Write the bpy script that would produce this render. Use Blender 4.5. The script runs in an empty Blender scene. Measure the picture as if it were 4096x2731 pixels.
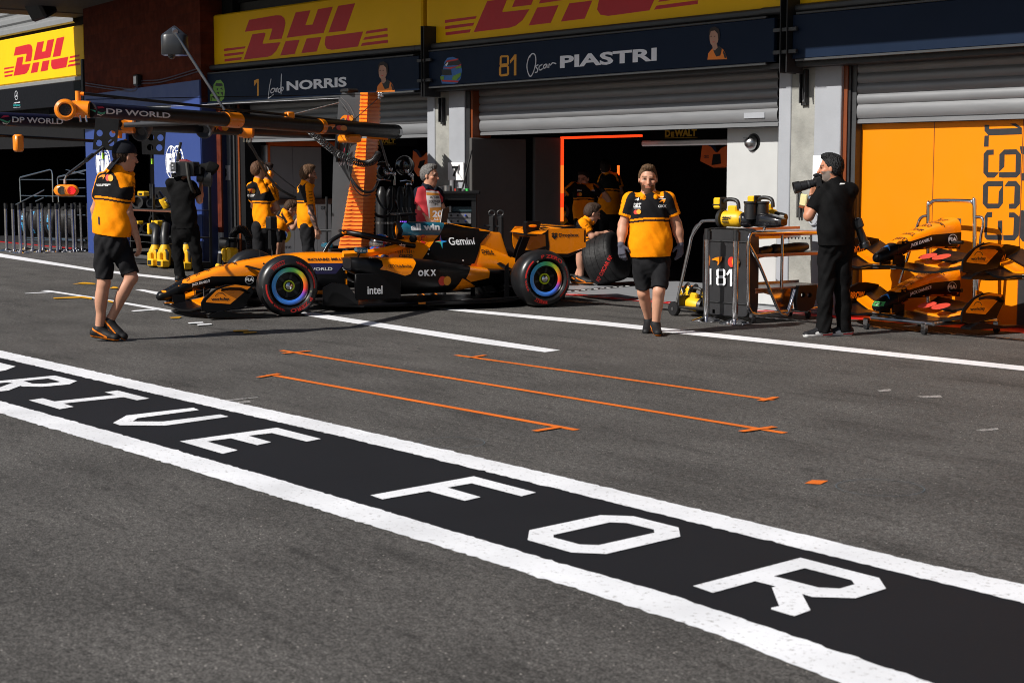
import bpy, bmesh, math, random
import numpy as np
from mathutils import Vector, Matrix, noise
from mathutils.bvhtree import BVHTree
from mathutils.geometry import tessellate_polygon
rnd = random.Random(11)
sc = bpy.context.scene
COL = sc.collection
V3 = Vector
# ---------------------------------------------------------------- survey: lines of sight of the photograph, used to measure real positions
FN, CXN, CYN = 6400.0, 2048.0, 1365.5
HC = 1.63
PIT = math.atan((1365.5 - 705.3) / FN)
AZ = math.radians(37.0)
F2 = V3((-math.cos(AZ), math.sin(AZ), 0)); R2 = V3((math.sin(AZ), math.cos(AZ), 0))
FWD = V3((F2.x * math.cos(PIT), F2.y * math.cos(PIT), -math.sin(PIT)))
UPV = V3((F2.x * math.sin(PIT), F2.y * math.sin(PIT), math.cos(PIT)))
CAM = V3((0, 0, HC))
def ray(p): return FWD + R2 * ((p[0] - CXN) / FN) + UPV * (-(p[1] - CYN) / FN)
def G(p, z=0.0):
    d = ray(p); return CAM + d * ((z - HC) / d.z)
def V(p, v):
    d = ray(p); return CAM + d * (v / d.y)
def U(p, u):
    d = ray(p); return CAM + d * (u / d.x)
def D(p, dep):                       # point seen at p whose horizontal distance along the view is dep
    d = ray(p); return CAM + d * (dep / d.dot(F2))
def dep_of(q): return (V3((q[0], q[1], 0))).dot(F2)
def cr(x0, y0, s): return lambda x, y: (x0 + x * s, y0 + y * s)
def dp(x, y): return (x * 1.7415, y * 1.7415)
S1 = 1024 / 2351.0
C1 = cr(0, 0, S1); C2 = cr(800, 0, S1); C3 = cr(1600, 0, S1); C4 = cr(2400, 0, S1); C5 = cr(3072, 0, S1)
# ---------------------------------------------------------------- materials
MATS = {}
def M(name, rgb, rough=.5, metal=0., var=.10, vs=6., bump=0., bs=80., coat=0., spec=.5, emit=None, es=0., vcol=False, rv=.12, stretch=None, sheen=0.):
    if name in MATS: return MATS[name]
    m = bpy.data.materials.new(name); m.use_nodes = True
    nt = m.node_tree; N = nt.nodes; L = nt.links
    b = N['Principled BSDF']
    b.inputs['Metallic'].default_value = metal
    b.inputs['Coat Weight'].default_value = coat
    b.inputs['Coat Roughness'].default_value = .06
    b.inputs['Specular IOR Level'].default_value = spec
    if sheen: b.inputs['Sheen Weight'].default_value = sheen
    tc = N.new('ShaderNodeTexCoord'); mp = N.new('ShaderNodeMapping')
    L.new(tc.outputs['Object'], mp.inputs['Vector'])
    if stretch: mp.inputs['Scale'].default_value = stretch
    nz = N.new('ShaderNodeTexNoise'); nz.inputs['Scale'].default_value = vs; nz.inputs['Detail'].default_value = 5
    L.new(mp.outputs[0], nz.inputs['Vector'])
    mr = N.new('ShaderNodeMapRange'); mr.inputs[1].default_value = .25; mr.inputs[2].default_value = .75
    mr.inputs[3].default_value = 1 - var; mr.inputs[4].default_value = 1 + var
    L.new(nz.outputs[0], mr.inputs[0])
    mx = N.new('ShaderNodeVectorMath'); mx.operation = 'SCALE'
    if vcol:
        at = N.new('ShaderNodeAttribute'); at.attribute_name = 'Col'; L.new(at.outputs['Color'], mx.inputs[0])
    else: mx.inputs[0].default_value = rgb[:3]
    L.new(mr.outputs[0], mx.inputs['Scale']); L.new(mx.outputs[0], b.inputs['Base Color'])
    r2 = N.new('ShaderNodeMapRange'); r2.inputs[1].default_value = .25; r2.inputs[2].default_value = .75
    r2.inputs[3].default_value = max(.02, rough * (1 - rv)); r2.inputs[4].default_value = min(1, rough * (1 + rv))
    n2 = N.new('ShaderNodeTexNoise'); n2.inputs['Scale'].default_value = vs * 2.7; n2.inputs['Detail'].default_value = 6
    L.new(mp.outputs[0], n2.inputs['Vector']); L.new(n2.outputs[0], r2.inputs[0]); L.new(r2.outputs[0], b.inputs['Roughness'])
    if bump:
        n3 = N.new('ShaderNodeTexNoise'); n3.inputs['Scale'].default_value = bs; n3.inputs['Detail'].default_value = 4
        L.new(mp.outputs[0], n3.inputs['Vector'])
        bp = N.new('ShaderNodeBump'); bp.inputs['Strength'].default_value = bump; bp.inputs['Distance'].default_value = .01
        L.new(n3.outputs[0], bp.inputs['Height']); L.new(bp.outputs[0], b.inputs['Normal'])
    if emit:
        b.inputs['Emission Color'].default_value = (*emit, 1); b.inputs['Emission Strength'].default_value = es
    MATS[name] = m
    return m
def lin(h):
    h = h.lstrip('#'); o = []
    for i in (0, 2, 4):
        c = int(h[i:i + 2], 16) / 255; o.append(c / 12.92 if c <= .04045 else ((c + .055) / 1.055) ** 2.4)
    return tuple(o)
BLK = M('black_plastic', (.012, .012, .013), .42)
BLK2 = M('black_matt', (.008, .008, .009), .8, spec=.15)
BLKG = M('black_gloss', (.009, .009, .011), .16, coat=.6)
CARB = M('carbon_black', (.011, .011, .012), .3, coat=.3, var=.3, vs=90)
DGREY = M('dark_grey_steel', (.05, .052, .055), .5, .3)
CHR = M('chrome', (.66, .66, .68), .09, 1., var=.04)
STEEL = M('brushed_steel', (.42, .42, .43), .3, 1., var=.08)
ORG = M('orange_paint', (.90, .235, .002), .30, coat=.5, var=.04)
ORGM = M('orange_matt', (.78, .19, .006), .5, var=.06)
RED = M('red_paint', (.55, .012, .012), .5)
WHT = M('white_print', (.78, .78, .79), .5, var=.05)
YEL = M('yellow_plastic', (.74, .42, .008), .42, var=.05)
NAVY = M('navy_board', (.008, .016, .036), .5, var=.08, vs=2, spec=.10)
GREYP = M('pale_grey_panel', (.45, .46, .46), .55, var=.05, vs=3)
RUB = M('tyre_rubber', (.012, .012, .012), .55, var=.25, vs=20)
RUBS = M('tyre_sidewall', (.010, .010, .011), .33, var=.2, vs=30)
# ---------------------------------------------------------------- mesh builder
ROOT = {}
class MB:
    def __init__(s, mtx=None):
        s.v = []; s.f = []; s.mi = []; s.m = []; s.M = mtx; s.col = None
    def idx(s, m):
        if m not in s.m: s.m.append(m)
        return s.m.index(m)
    def add(s, vs, fs, m):
        o = len(s.v)
        if s.M is not None: vs = [s.M @ V3(p) for p in vs]
        s.v.extend([tuple(p) for p in vs]); k = s.idx(m)
        for f in fs: s.f.append(tuple(i + o for i in f)); s.mi.append(k)
        return s
    def addw(s, vs, fs, m):
        t = s.M; s.M = None; s.add(vs, fs, m); s.M = t; return s
    def box(s, a, b, m, R=None, c=.0):
        a = V3(a); b = V3(b); ctr = (a + b) / 2; h = (b - a) / 2
        h = V3([abs(x) for x in h])
        if c <= 0:
            vs = [V3((x * h.x, y * h.y, z * h.z)) for x in (-1, 1) for y in (-1, 1) for z in (-1, 1)]
            fs = [(0, 1, 3, 2), (4, 6, 7, 5), (0, 4, 5, 1), (2, 3, 7, 6), (0, 2, 6, 4), (1, 5, 7, 3)]
        else:
            c = min(c, h.x * .9, h.y * .9, h.z * .9); vs = []; ix = {}
            for x in (-1, 1):
                for y in (-1, 1):
                    for z in (-1, 1):
                        for ax in range(3):
                            p = V3((x * (h.x - (0 if ax == 0 else c)), y * (h.y - (0 if ax == 1 else c)), z * (h.z - (0 if ax == 2 else c))))
                            ix[(x, y, z, ax)] = len(vs); vs.append(p)
            fs = []
            for ax in range(3):
                o = [i for i in range(3) if i != ax]
                for sg in (-1, 1):
                    q = []
                    for (p1, p2) in ((-1, -1), (1, -1), (1, 1), (-1, 1)):
                        k = [0, 0, 0]; k[ax] = sg; k[o[0]] = p1; k[o[1]] = p2; q.append(ix[(k[0], k[1], k[2], ax)])
                    fs.append(tuple(q))
            for ax in range(3):
                o = [i for i in range(3) if i != ax]
                for p1 in (-1, 1):
                    for p2 in (-1, 1):
                        q = []
                        for (sg, a2) in ((-1, 0), (1, 0), (1, 1), (-1, 1)):
                            k = [0, 0, 0]; k[ax] = sg; k[o[0]] = p1; k[o[1]] = p2; q.append(ix[(k[0], k[1], k[2], o[a2])])
                        fs.append(tuple(q))
            for x in (-1, 1):
                for y in (-1, 1):
                    for z in (-1, 1): fs.append(tuple(ix[(x, y, z, ax)] for ax in range(3)))
        vs = [ctr + (R @ p if R else p) for p in vs]
        return s.add(vs, fs, m)
    def tube(s, pts, r, m, n=10, cap=True, closed=False):
        pts = [V3(p) for p in pts]; k = len(pts)
        rs = r if isinstance(r, (list, tuple)) else [r] * k
        vs = []; fs = []; prev = None
        for i in range(k):
            if closed: t = pts[(i + 1) % k] - pts[i - 1]
            elif i == 0: t = pts[1] - pts[0]
            elif i == k - 1: t = pts[-1] - pts[-2]
            else: t = (pts[i + 1] - pts[i]).normalized() + (pts[i] - pts[i - 1]).normalized()
            if t.length < 1e-9: t = V3((0, 0, 1))
            t.normalize()
            if prev is None:
                a = V3((0, 0, 1)) if abs(t.z) < .9 else V3((1, 0, 0)); u = t.cross(a).normalized()
            else:
                u = prev - t * prev.dot(t)
                u = u.normalized() if u.length > 1e-6 else t.orthogonal().normalized()
            prev = u; w = t.cross(u)
            for j in range(n):
                an = 2 * math.pi * j / n; vs.append(pts[i] + (u * math.cos(an) + w * math.sin(an)) * rs[i])
        for i in range(k if closed else k - 1):
            for j in range(n):
                a = i * n; b = ((i + 1) % k) * n
                fs.append((a + j, a + (j + 1) % n, b + (j + 1) % n, b + j))
        if cap and not closed: fs.append(tuple(range(n))[::-1]); fs.append(tuple(range((k - 1) * n, k * n)))
        return s.add(vs, fs, m)
    def cyl(s, a, b, r, m, n=20, r2=None): return s.tube([a, b], [r, r if r2 is None else r2], m, n)
    def lathe(s, prof, o, ax, m, n=28, cap=False):
        o = V3(o); ax = V3(ax).normalized(); u = ax.orthogonal().normalized(); w = ax.cross(u); vs = []; fs = []
        for (h, r) in prof:
            for j in range(n):
                an = 2 * math.pi * j / n; vs.append(o + ax * h + (u * math.cos(an) + w * math.sin(an)) * r)
        for i in range(len(prof) - 1):
            for j in range(n):
                fs.append((i * n + j, i * n + (j + 1) % n, (i + 1) * n + (j + 1) % n, (i + 1) * n + j))
        if cap: fs.append(tuple(range(n))[::-1]); fs.append(tuple(range((len(prof) - 1) * n, len(prof) * n)))
        return s.add(vs, fs, m)
    def prism(s, p2, o, ax, ay, dep, m, holes=()):       # polygon in the plane (o, ax, ay), thickness dep along ax x ay
        o = V3(o); ax = V3(ax); ay = V3(ay); nz = ax.cross(ay).normalized()
        loops = [list(p2)] + [list(h) for h in holes]
        flat = [q for lp in loops for q in lp]
        tri = tessellate_polygon([[V3((q[0], q[1], 0)) for q in lp] for lp in loops]); n = len(flat)
        vs = [o + ax * q[0] + ay * q[1] for q in flat]
        if dep == 0: return s.add(vs, [tuple(t) for t in tri], m)
        vs += [p + nz * dep for p in vs]; fs = [tuple(t) for t in tri] + [tuple(i + n for i in reversed(t)) for t in tri]
        st = 0
        for lp in loops:
            k = len(lp)
            for i in range(k): fs.append((st + i, st + (i + 1) % k, n + st + (i + 1) % k, n + st + i))
            st += k
        return s.add(vs, fs, m)
    def ell(s, c, r, m, n=16, k=10, R=None):
        c = V3(c); r = (r, r, r) if not hasattr(r, '__len__') else r; vs = []; fs = []
        for i in range(k + 1):
            th = math.pi * i / k
            for j in range(n):
                ph = 2 * math.pi * j / n; p = V3((r[0] * math.sin(th) * math.cos(ph), r[1] * math.sin(th) * math.sin(ph), r[2] * math.cos(th)))
                vs.append(c + (R @ p if R else p))
        for i in range(k):
            for j in range(n): fs.append((i * n + j, (i + 1) * n + j, (i + 1) * n + (j + 1) % n, i * n + (j + 1) % n))
        return s.add(vs, fs, m)
    def loft(s, secs, m, cap=True, closed=True):
        n = len(secs[0]); vs = [p for sec in secs for p in sec]; fs = []
        for i in range(len(secs) - 1):
            for j in range(n if closed else n - 1): fs.append((i * n + j, i * n + (j + 1) % n, (i + 1) * n + (j + 1) % n, (i + 1) * n + j))
        if cap: fs.append(tuple(range(n))[::-1]); fs.append(tuple(range((len(secs) - 1) * n, len(secs) * n)))
        return s.add(vs, fs, m)
    def bvh(s): return BVHTree.FromPolygons([V3(p) for p in s.v], s.f)
    def build(s, name, parent=None, smooth=35, bevel=0., label=None, cat=None, group=None, kind=None, loc=None, sub=0):
        me = bpy.data.meshes.new(name)
        if parent is not None: o0 = ROOT[parent]
        elif loc is not None: o0 = V3(loc)
        elif kind or not s.v: o0 = V3((0, 0, 0))
        else:
            a = np.array(s.v); o0 = V3((float(a[:, 0].mean()), float(a[:, 1].mean()), float(a[:, 2].min())))
        me.from_pydata([(p[0] - o0.x, p[1] - o0.y, p[2] - o0.z) for p in s.v], [], s.f)
        for m in s.m: me.materials.append(m)
        me.polygons.foreach_set('material_index', s.mi)
        if s.col is not None:
            ca = me.color_attributes.new('Col', 'FLOAT_COLOR', 'POINT')
            ca.data.foreach_set('color', np.asarray(s.col, dtype=np.float32).ravel())
        me.validate(); 
        bm = bmesh.new(); bm.from_mesh(me); bmesh.ops.recalc_face_normals(bm, faces=bm.faces); bm.to_mesh(me); bm.free()
        if smooth:
            me.polygons.foreach_set('use_smooth', [True] * len(me.polygons)); me.set_sharp_from_angle(angle=math.radians(smooth))
        ob = bpy.data.objects.new(name, me); COL.objects.link(ob)
        if parent is not None: ob.parent = parent; ROOT[ob] = o0
        else: ob.location = o0; ROOT[ob] = o0
        if bevel:
            bv = ob.modifiers.new('Bevel', 'BEVEL'); bv.width = bevel; bv.segments = 2; bv.limit_method = 'ANGLE'; bv.angle_limit = math.radians(40)
        tagp(ob, label, cat, group, kind)
        return ob
def tagp(o, label=None, cat=None, group=None, kind=None):
    if label: o['label'] = label
    if cat: o['category'] = cat
    if group: o['group'] = group
    if kind: o['kind'] = kind
    return o
def thing(name, label, cat, loc, group=None):
    o = bpy.data.objects.new(name, None); COL.objects.link(o); o.location = V3(loc); ROOT[o] = V3(loc); o.empty_display_size = .1
    return tagp(o, label, cat, group)
def dup(o, delta, rz=0., label=None, group=None):
    r = o.copy(); COL.objects.link(r); r.location = o.location + V3(delta); r.rotation_euler.z += rz; ROOT[r] = r.location.copy()
    if label: r['label'] = label
    if group: r['group'] = group
    for ch in list(o.children):
        c = ch.copy(); COL.objects.link(c); c.parent = r; ROOT[c] = ROOT[r]
        for g in list(ch.children):
            d = g.copy(); COL.objects.link(d); d.parent = c; ROOT[d] = ROOT[r]
    return r
# ---------------------------------------------------------------- lettering
TXT = {}
def text(t, bold=0., shear=0.):
    k = (t, bold, shear)
    if k in TXT: return TXT[k]
    cu = bpy.data.curves.new('t', 'FONT'); cu.body = t; cu.size = 1; cu.offset = bold; cu.shear = shear; cu.fill_mode = 'FRONT'; cu.resolution_u = 3
    ob = bpy.data.objects.new('t', cu); COL.objects.link(ob)
    dg = bpy.context.evaluated_depsgraph_get(); me = bpy.data.meshes.new_from_object(ob.evaluated_get(dg))
    vs = [(v.co.x, v.co.y) for v in me.vertices]; fs = [tuple(p.vertices) for p in me.polygons]
    bpy.data.objects.remove(ob); bpy.data.curves.remove(cu); bpy.data.meshes.remove(me)
    a = np.array(vs); a -= a.min(0); TXT[k] = (a, fs)
    return TXT[k]
def fit(t, x0, y0, w, h, bold=.0, shear=0.):        # lettering scaled into a rectangle -> (verts2, faces)
    a, fs = text(t, bold, shear); mx = a.max(0)
    return [(x0 + p[0] / mx[0] * w, y0 + p[1] / mx[1] * h) for p in a], fs
def poly(p2, holes=()):
    loops = [list(p2)] + [list(h) for h in holes]
    tri = tessellate_polygon([[V3((q[0], q[1], 0)) for q in lp] for lp in loops])
    return [q for lp in loops for q in lp], [tuple(t) for t in tri]
def disc(cx, cy, rx, ry=None, n=24, r0=0.):
    ry = ry or rx
    o = [(cx + rx * math.cos(2 * math.pi * i / n), cy + ry * math.sin(2 * math.pi * i / n)) for i in range(n)]
    if r0 <= 0: return o, [tuple(range(n))]
    q = [(cx + rx * r0 * math.cos(2 * math.pi * i / n), cy + ry * r0 * math.sin(2 * math.pi * i / n)) for i in range(n)]
    return o + q, [(i, (i + 1) % n, n + (i + 1) % n, n + i) for i in range(n)]
def mirx(sh, cx):
    return [(2 * cx - p[0], p[1]) for p in sh[0]], sh[1]
def flat(mb, sh, o, ax, ay, m):
    o = V3(o); ax = V3(ax); ay = V3(ay)
    mb.add([o + ax * p[0] + ay * p[1] for p in sh[0]], sh[1], m)
def drape(mb, sh, o, ax, ay, hosts, m, off=.003, cell=.04, start=1.5, dirn=None):
    """lay a flat shape on the real surface of the hosts (world space), like a vinyl sticker"""
    o = V3(o); ax = V3(ax).normalized(); ay = V3(ay).normalized()
    dn = V3(dirn).normalized() if dirn is not None else -(ax.cross(ay)).normalized()
    bm = bmesh.new(); bv = [bm.verts.new((p[0], p[1], 0)) for p in sh[0]]
    for f in sh[1]:
        try: bm.faces.new([bv[i] for i in f])
        except Exception: pass
    bmesh.ops.remove_doubles(bm, verts=bm.verts, dist=1e-6)
    xs = [p[0] for p in sh[0]]; ys = [p[1] for p in sh[0]]
    for a0, a1, nrm in ((min(xs), max(xs), (1, 0, 0)), (min(ys), max(ys), (0, 1, 0))):
        k = math.floor(a0 / cell) + 1
        while k * cell < a1:
            bmesh.ops.bisect_plane(bm, geom=bm.verts[:] + bm.edges[:] + bm.faces[:], plane_co=V3(nrm) * (k * cell), plane_no=nrm, dist=1e-7); k += 1
    vs = []; ok = []
    for v in bm.verts:
        src = o + ax * v.co.x + ay * v.co.y - dn * start; best = None
        for h in hosts:
            loc, nr, ix, ds = h.ray_cast(src, dn, start * 2 + 2)
            if loc is not None and (best is None or ds < best[0]): best = (ds, loc, nr)
        if best is None: vs.append(src); ok.append(False)
        else:
            nr = best[2]
            if nr.dot(dn) > 0: nr = -nr
            vs.append(best[1] + (nr * .6 - dn * .4) * off); ok.append(True)
    bm.verts.index_update()
    fs = []
    for f in bm.faces:
        ii = [v.index for v in f.verts]
        if not all(ok[i] for i in ii): continue
        pts = [vs[i] for i in ii]; 
        if max((pts[i] - pts[i - 1]).length for i in range(len(pts))) > cell * 6: continue
        fs.append(tuple(ii))
    bm.free(); mb.addw(vs, fs, m)
def stroke(mb, pts, w, m, dz=V3((0, -1, 0))):
    mb.tube(pts, w, m, 6)
def smoothp(pts, k=6):
    pts = [V3(p) for p in pts]; out = []
    for i in range(len(pts) - 1):
        p0 = pts[max(i - 1, 0)]; p1 = pts[i]; p2 = pts[i + 1]; p3 = pts[min(i + 2, len(pts) - 1)]
        for j in range(k):
            t = j / k
            out.append(.5 * ((2 * p1) + (p2 - p0) * t + (2 * p0 - 5 * p1 + 4 * p2 - p3) * t * t + (3 * p1 - p0 - 3 * p2 + p3) * t ** 3))
    out.append(pts[-1]); return out
# ---------------------------------------------------------------- camera, light
cd = bpy.data.cameras.new('camera'); cam = bpy.data.objects.new('camera', cd); COL.objects.link(cam)
cd.sensor_width = 36; cd.lens = FN / 4096 * 36; cd.clip_end = 900; cd.clip_start = .1
cam.matrix_world = Matrix(((R2.x, UPV.x, -FWD.x, 0), (R2.y, UPV.y, -FWD.y, 0), (R2.z, UPV.z, -FWD.z, HC), (0, 0, 0, 1)))
cd.dof.use_dof = True; cd.dof.focus_distance = 18.5; cd.dof.aperture_fstop = 5.6
sc.camera = cam
SUN_EL = math.radians(38.5); th = V3((-.055, -.998, 0)).normalized()
TOSUN = th * math.cos(SUN_EL) + V3((0, 0, math.sin(SUN_EL)))
sl = bpy.data.lights.new('sun', 'SUN'); sl.energy = 4.6; sl.angle = math.radians(.5); sl.color = (1, .955, .89)
so = bpy.data.objects.new('sun', sl); COL.objects.link(so); so.rotation_euler = TOSUN.to_track_quat('Z', 'Y').to_euler(); so.location = (0, 0, 30)
w = bpy.data.worlds.new('World'); sc.world = w; w.use_nodes = True
sk = w.node_tree.nodes.new('ShaderNodeTexSky'); sk.sky_type = 'NISHITA'; sk.sun_disc = False
sk.sun_elevation = SUN_EL; sk.sun_rotation = math.atan2(TOSUN.x, TOSUN.y); sk.air_density = 1.0; sk.dust_density = 1.5
bg = w.node_tree.nodes['Background']; w.node_tree.links.new(sk.outputs[0], bg.inputs[0]); bg.inputs[1].default_value = .05
sc.view_settings.view_transform = 'Standard'; sc.view_settings.look = 'None'; sc.view_settings.exposure = .34; sc.view_settings.gamma = 1
sc.cycles.filter_width = 1.0
# ================================================================ GROUND
def asphalt():
    m = bpy.data.materials.new('asphalt'); m.use_nodes = True; nt = m.node_tree; N = nt.nodes; L = nt.links; b = N['Principled BSDF']
    tc = N.new('ShaderNodeTexCoord')
    def noi(sc_, det, st=(1, 1, 1), rough=.55):
        mp = N.new('ShaderNodeMapping'); mp.inputs['Scale'].default_value = st; L.new(tc.outputs['Object'], mp.inputs[0])
        n = N.new('ShaderNodeTexNoise'); n.inputs['Scale'].default_value = sc_; n.inputs['Detail'].default_value = det; n.inputs['Roughness'].default_value = rough; L.new(mp.outputs[0], n.inputs[0]); return n
    def ramp(src, stops):
        r = N.new('ShaderNodeValToRGB'); L.new(src, r.inputs[0]); e = r.color_ramp.elements
        while len(e) < len(stops): e.new(.5)
        for i, (p, c) in enumerate(stops): e[i].position = p; e[i].color = (*c, 1) if hasattr(c, '__len__') else (c, c, c, 1)
        return r
    def mul(a, c, fac=1., mode='MULTIPLY'):
        x = N.new('ShaderNodeMix'); x.data_type = 'RGBA'; x.blend_type = mode; x.inputs[0].default_value = fac
        L.new(a, x.inputs[6]); L.new(c, x.inputs[7]); return x
    base = ramp(noi(.9, 6, (1, 1.6, 1)).outputs[0], [(.3, (.053, .0500, .0470)), (.7, (.090, .0850, .0800))])
    grain = ramp(noi(95, 4, rough=.8).outputs[0], [(.30, .0), (.5, .9), (.70, 3.0)])
    c = mul(base.outputs[0], grain.outputs[0])
    mid = ramp(noi(27, 5, rough=.75).outputs[0], [(.3, .30), (.7, 1.75)])
    c = mul(c.outputs[2], mid.outputs[0])
    streak = ramp(noi(1.5, 5, (.55, 2.6, 1), .62).outputs[0], [(.31, .60), (.42, .93), (.55, 1.), (.75, 1.10)])
    c = mul(c.outputs[2], streak.outputs[0])
    sk2 = ramp(noi(5.5, 4, (.5, 1.8, 1), .6).outputs[0], [(.30, .45), (.41, 1.)])
    c = mul(c.outputs[2], sk2.outputs[0], .75)
    vo = N.new('ShaderNodeTexVoronoi'); vo.inputs['Scale'].default_value = 62; L.new(tc.outputs['Object'], vo.inputs['Vector'])
    rs = ramp(vo.outputs['Color'], [(.86, 0.), (.89, 1.)])
    rd = ramp(vo.outputs['Distance'], [(.16, 1.), (.30, 0.)])
    mk = mul(rs.outputs[0], rd.outputs[0]); 
    x = N.new('ShaderNodeMix'); x.data_type = 'RGBA'; L.new(mk.outputs[2], x.inputs[0]); L.new(c.outputs[2], x.inputs[6]); x.inputs[7].default_value = (.48, .44, .40, 1)
    L.new(x.outputs[2], b.inputs['Base Color']); b.inputs['Roughness'].default_value = .88; b.inputs['Specular IOR Level'].default_value = .28
    bp = N.new('ShaderNodeBump'); bp.inputs['Strength'].default_value = .55; bp.inputs['Distance'].default_value = .006
    L.new(noi(150, 4, rough=.75).outputs[0], bp.inputs['Height']); L.new(bp.outputs[0], b.inputs['Normal'])
    return m
ASPH = asphalt()
def paint(name, rgb, wear, sc_=26., lo=.30, hi=.42, rough=.6):
    m = bpy.data.materials.new(name); m.use_nodes = True; nt = m.node_tree; N = nt.nodes; L = nt.links; b = N['Principled BSDF']
    tc = N.new('ShaderNodeTexCoord'); n = N.new('ShaderNodeTexNoise'); n.inputs['Scale'].default_value = sc_; n.inputs['Detail'].default_value = 8; n.inputs['Roughness'].default_value = .7
    L.new(tc.outputs['Object'], n.inputs[0])
    r = N.new('ShaderNodeMapRange'); r.inputs[1].default_value = lo; r.inputs[2].default_value = hi; L.new(n.outputs[0], r.inputs[0])
    n2 = N.new('ShaderNodeTexNoise'); n2.inputs['Scale'].default_value = 1.7; n2.inputs['Detail'].default_value = 6; L.new(tc.outputs['Object'], n2.inputs[0])
    r2 = N.new('ShaderNodeMapRange'); r2.inputs[1].default_value = .3; r2.inputs[2].default_value = .7; r2.inputs[3].default_value = .82; r2.inputs[4].default_value = 1.06; L.new(n2.outputs[0], r2.inputs[0])
    sv = N.new('ShaderNodeVectorMath'); sv.operation = 'SCALE'; sv.inputs[0].default_value = rgb; L.new(r2.outputs[0], sv.inputs['Scale'])
    x = N.new('ShaderNodeMix'); x.data_type = 'RGBA'; L.new(r.outputs[0], x.inputs[0]); x.inputs[6].default_value = (*wear, 1); L.new(sv.outputs[0], x.inputs[7])
    L.new(x.outputs[2], b.inputs['Base Color']); b.inputs['Roughness'].default_value = rough; b.inputs['Specular IOR Level'].default_value = .3
    bp = N.new('ShaderNodeBump'); bp.inputs['Strength'].default_value = .35; bp.inputs['Distance'].default_value = .004
    n3 = N.new('ShaderNodeTexNoise'); n3.inputs['Scale'].default_value = 150; n3.inputs['Detail'].default_value = 3; L.new(tc.outputs['Object'], n3.inputs[0])
    L.new(n3.outputs[0], bp.inputs['Height']); L.new(bp.outputs[0], b.inputs['Normal'])
    return m
PW = paint('road_paint_white', (.80, .81, .84), (.30, .29, .28), 38, .33, .43)
PB = paint('road_paint_black', (.0062, .0066, .0088), (.03, .028, .026), 40, .24, .30, .75)
PO = paint('road_paint_orange', (.78, .17, .02), (.30, .08, .02), 40, .28, .36)
PY = paint('road_paint_yellow', (.74, .36, .01), (.3, .16, .02), 40, .28, .36)
g = MB(); g.add([(-220, -120, 0), (160, -120, 0), (160, 160, 0), (-220, 160, 0)], [(0, 1, 2, 3)], ASPH); g.build('asphalt_ground', kind='structure', smooth=0)
# polished band between the two thick lines, with the lettering
e1 = [(0, 1401), (700, 1556), (1300, 1686), (2200, 1894), (3700, 2252), (4096, 2336)]
e2 = [(0, 1430), (700, 1593.5), (1300, 1729.5), (2200, 1947), (2800, 2094.6), (3700, 2314), (4096, 2409)]
e3 = [(0, 1602), (600, 1769.6), (1058, 1900), (2200, 2237.8), (2700, 2382), (3735, 2731)]
e4 = [(0, 1651.5), (600, 1830.7), (1400, 2074.5), (2000, 2257), (2823, 2520), (3369, 2731)]
def edge(e, z): 
    q = [G(p, z) for p in e]; q = [V3((-80, q[0].y, z))] + q + [V3((30, q[-1].y, z))]; return q
def strip(mb, a, b, m, jit=0.):
    us = sorted(set([p.x for p in a] + [p.x for p in b] + ([-17 + .035 * i for i in range(460)] if jit else [])))
    def at(l, u):
        for i in range(len(l) - 1):
            if l[i].x <= u <= l[i + 1].x: 
                t = (u - l[i].x) / max(1e-6, l[i + 1].x - l[i].x); return l[i].lerp(l[i + 1], t)
        return l[-1]
    J_ = lambda p: p + V3((0, rnd.gauss(0, jit), 0))
    vs = [J_(at(a, u)) for u in us] + [J_(at(b, u)) for u in us]; n = len(us)
    mb.add(vs, [(i, i + 1, n + i + 1, n + i) for i in range(n - 1)], m)
b_ = MB(); strip(b_, edge(e2, .003), edge(e3, .003), PB); b_.build('black_paint_band', kind='structure', smooth=0)
l_ = MB(); strip(l_, edge(e1, .006), edge(e2, .006), PW, .0045); l_.build('white_edge_line', kind='structure', smooth=0)
l_ = MB(); strip(l_, edge(e3, .006), edge(e4, .006), PW, .0045); l_.build('white_edge_line', kind='structure', smooth=0)
K1 = cr(0, 1400, .29762); K2 = cr(600, 1600, .29762); K3 = cr(1400, 1850, .34014); K4 = cr(2000, 2000, .34014); K5 = cr(2700, 2180, .42517); KA = cr(0, 1350, .59524)
let = MB()
def gpoly(mb, k, pts, m, z=.007, holes=()):
    f = lambda l: [tuple(G(k(*p), z)[:2]) for p in l]
    sh = poly(f(pts), [f(h) for h in holes]); mb.add([(p[0], p[1], z) for p in sh[0]], sh[1], m)
gpoly(let, K1, [(-150, 135), (0, 168), (210, 218), (75, 270), (0, 282), (-150, 300)], PW)
gpoly(let, K1, [(-200, 432), (0, 412), (735, 340), (1035, 412), (935, 458), (580, 490), (300, 488), (275, 478), (115, 540), (0, 552), (-60, 556), (-60, 525), (0, 498), (120, 455), (180, 447), (105, 432), (0, 441), (-200, 462)], PW, holes=[[(315, 413), (645, 380), (808, 422), (780, 432), (600, 450), (440, 450)]])
gpoly(let, K1, [(388, 672), (575, 645), (730, 688), (1555, 600), (1408, 565), (1580, 540), (2008, 648), (1840, 672), (1660, 630), (850, 715), (992, 760), (800, 792)], PW)
gpoly(let, KA, [(760, 572), (850, 522), (1300, 470), (1337, 485), (925, 540), (890, 562), (1095, 563), (1480, 515), (1537, 530), (1110, 590), (805, 588)], PW)
gpoly(let, K2, [(400, 550), (1705, 368), (2297, 518), (2105, 555), (1640, 440), (1320, 475), (1630, 562), (1440, 602), (1085, 510), (765, 553), (1180, 670), (975, 718)], PW)
gpoly(let, K3, [(240, 380), (1455, 158), (2187, 348), (2015, 392), (1430, 240), (1145, 290), (1537, 402), (1350, 446), (925, 332), (380, 428)], PW)
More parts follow.
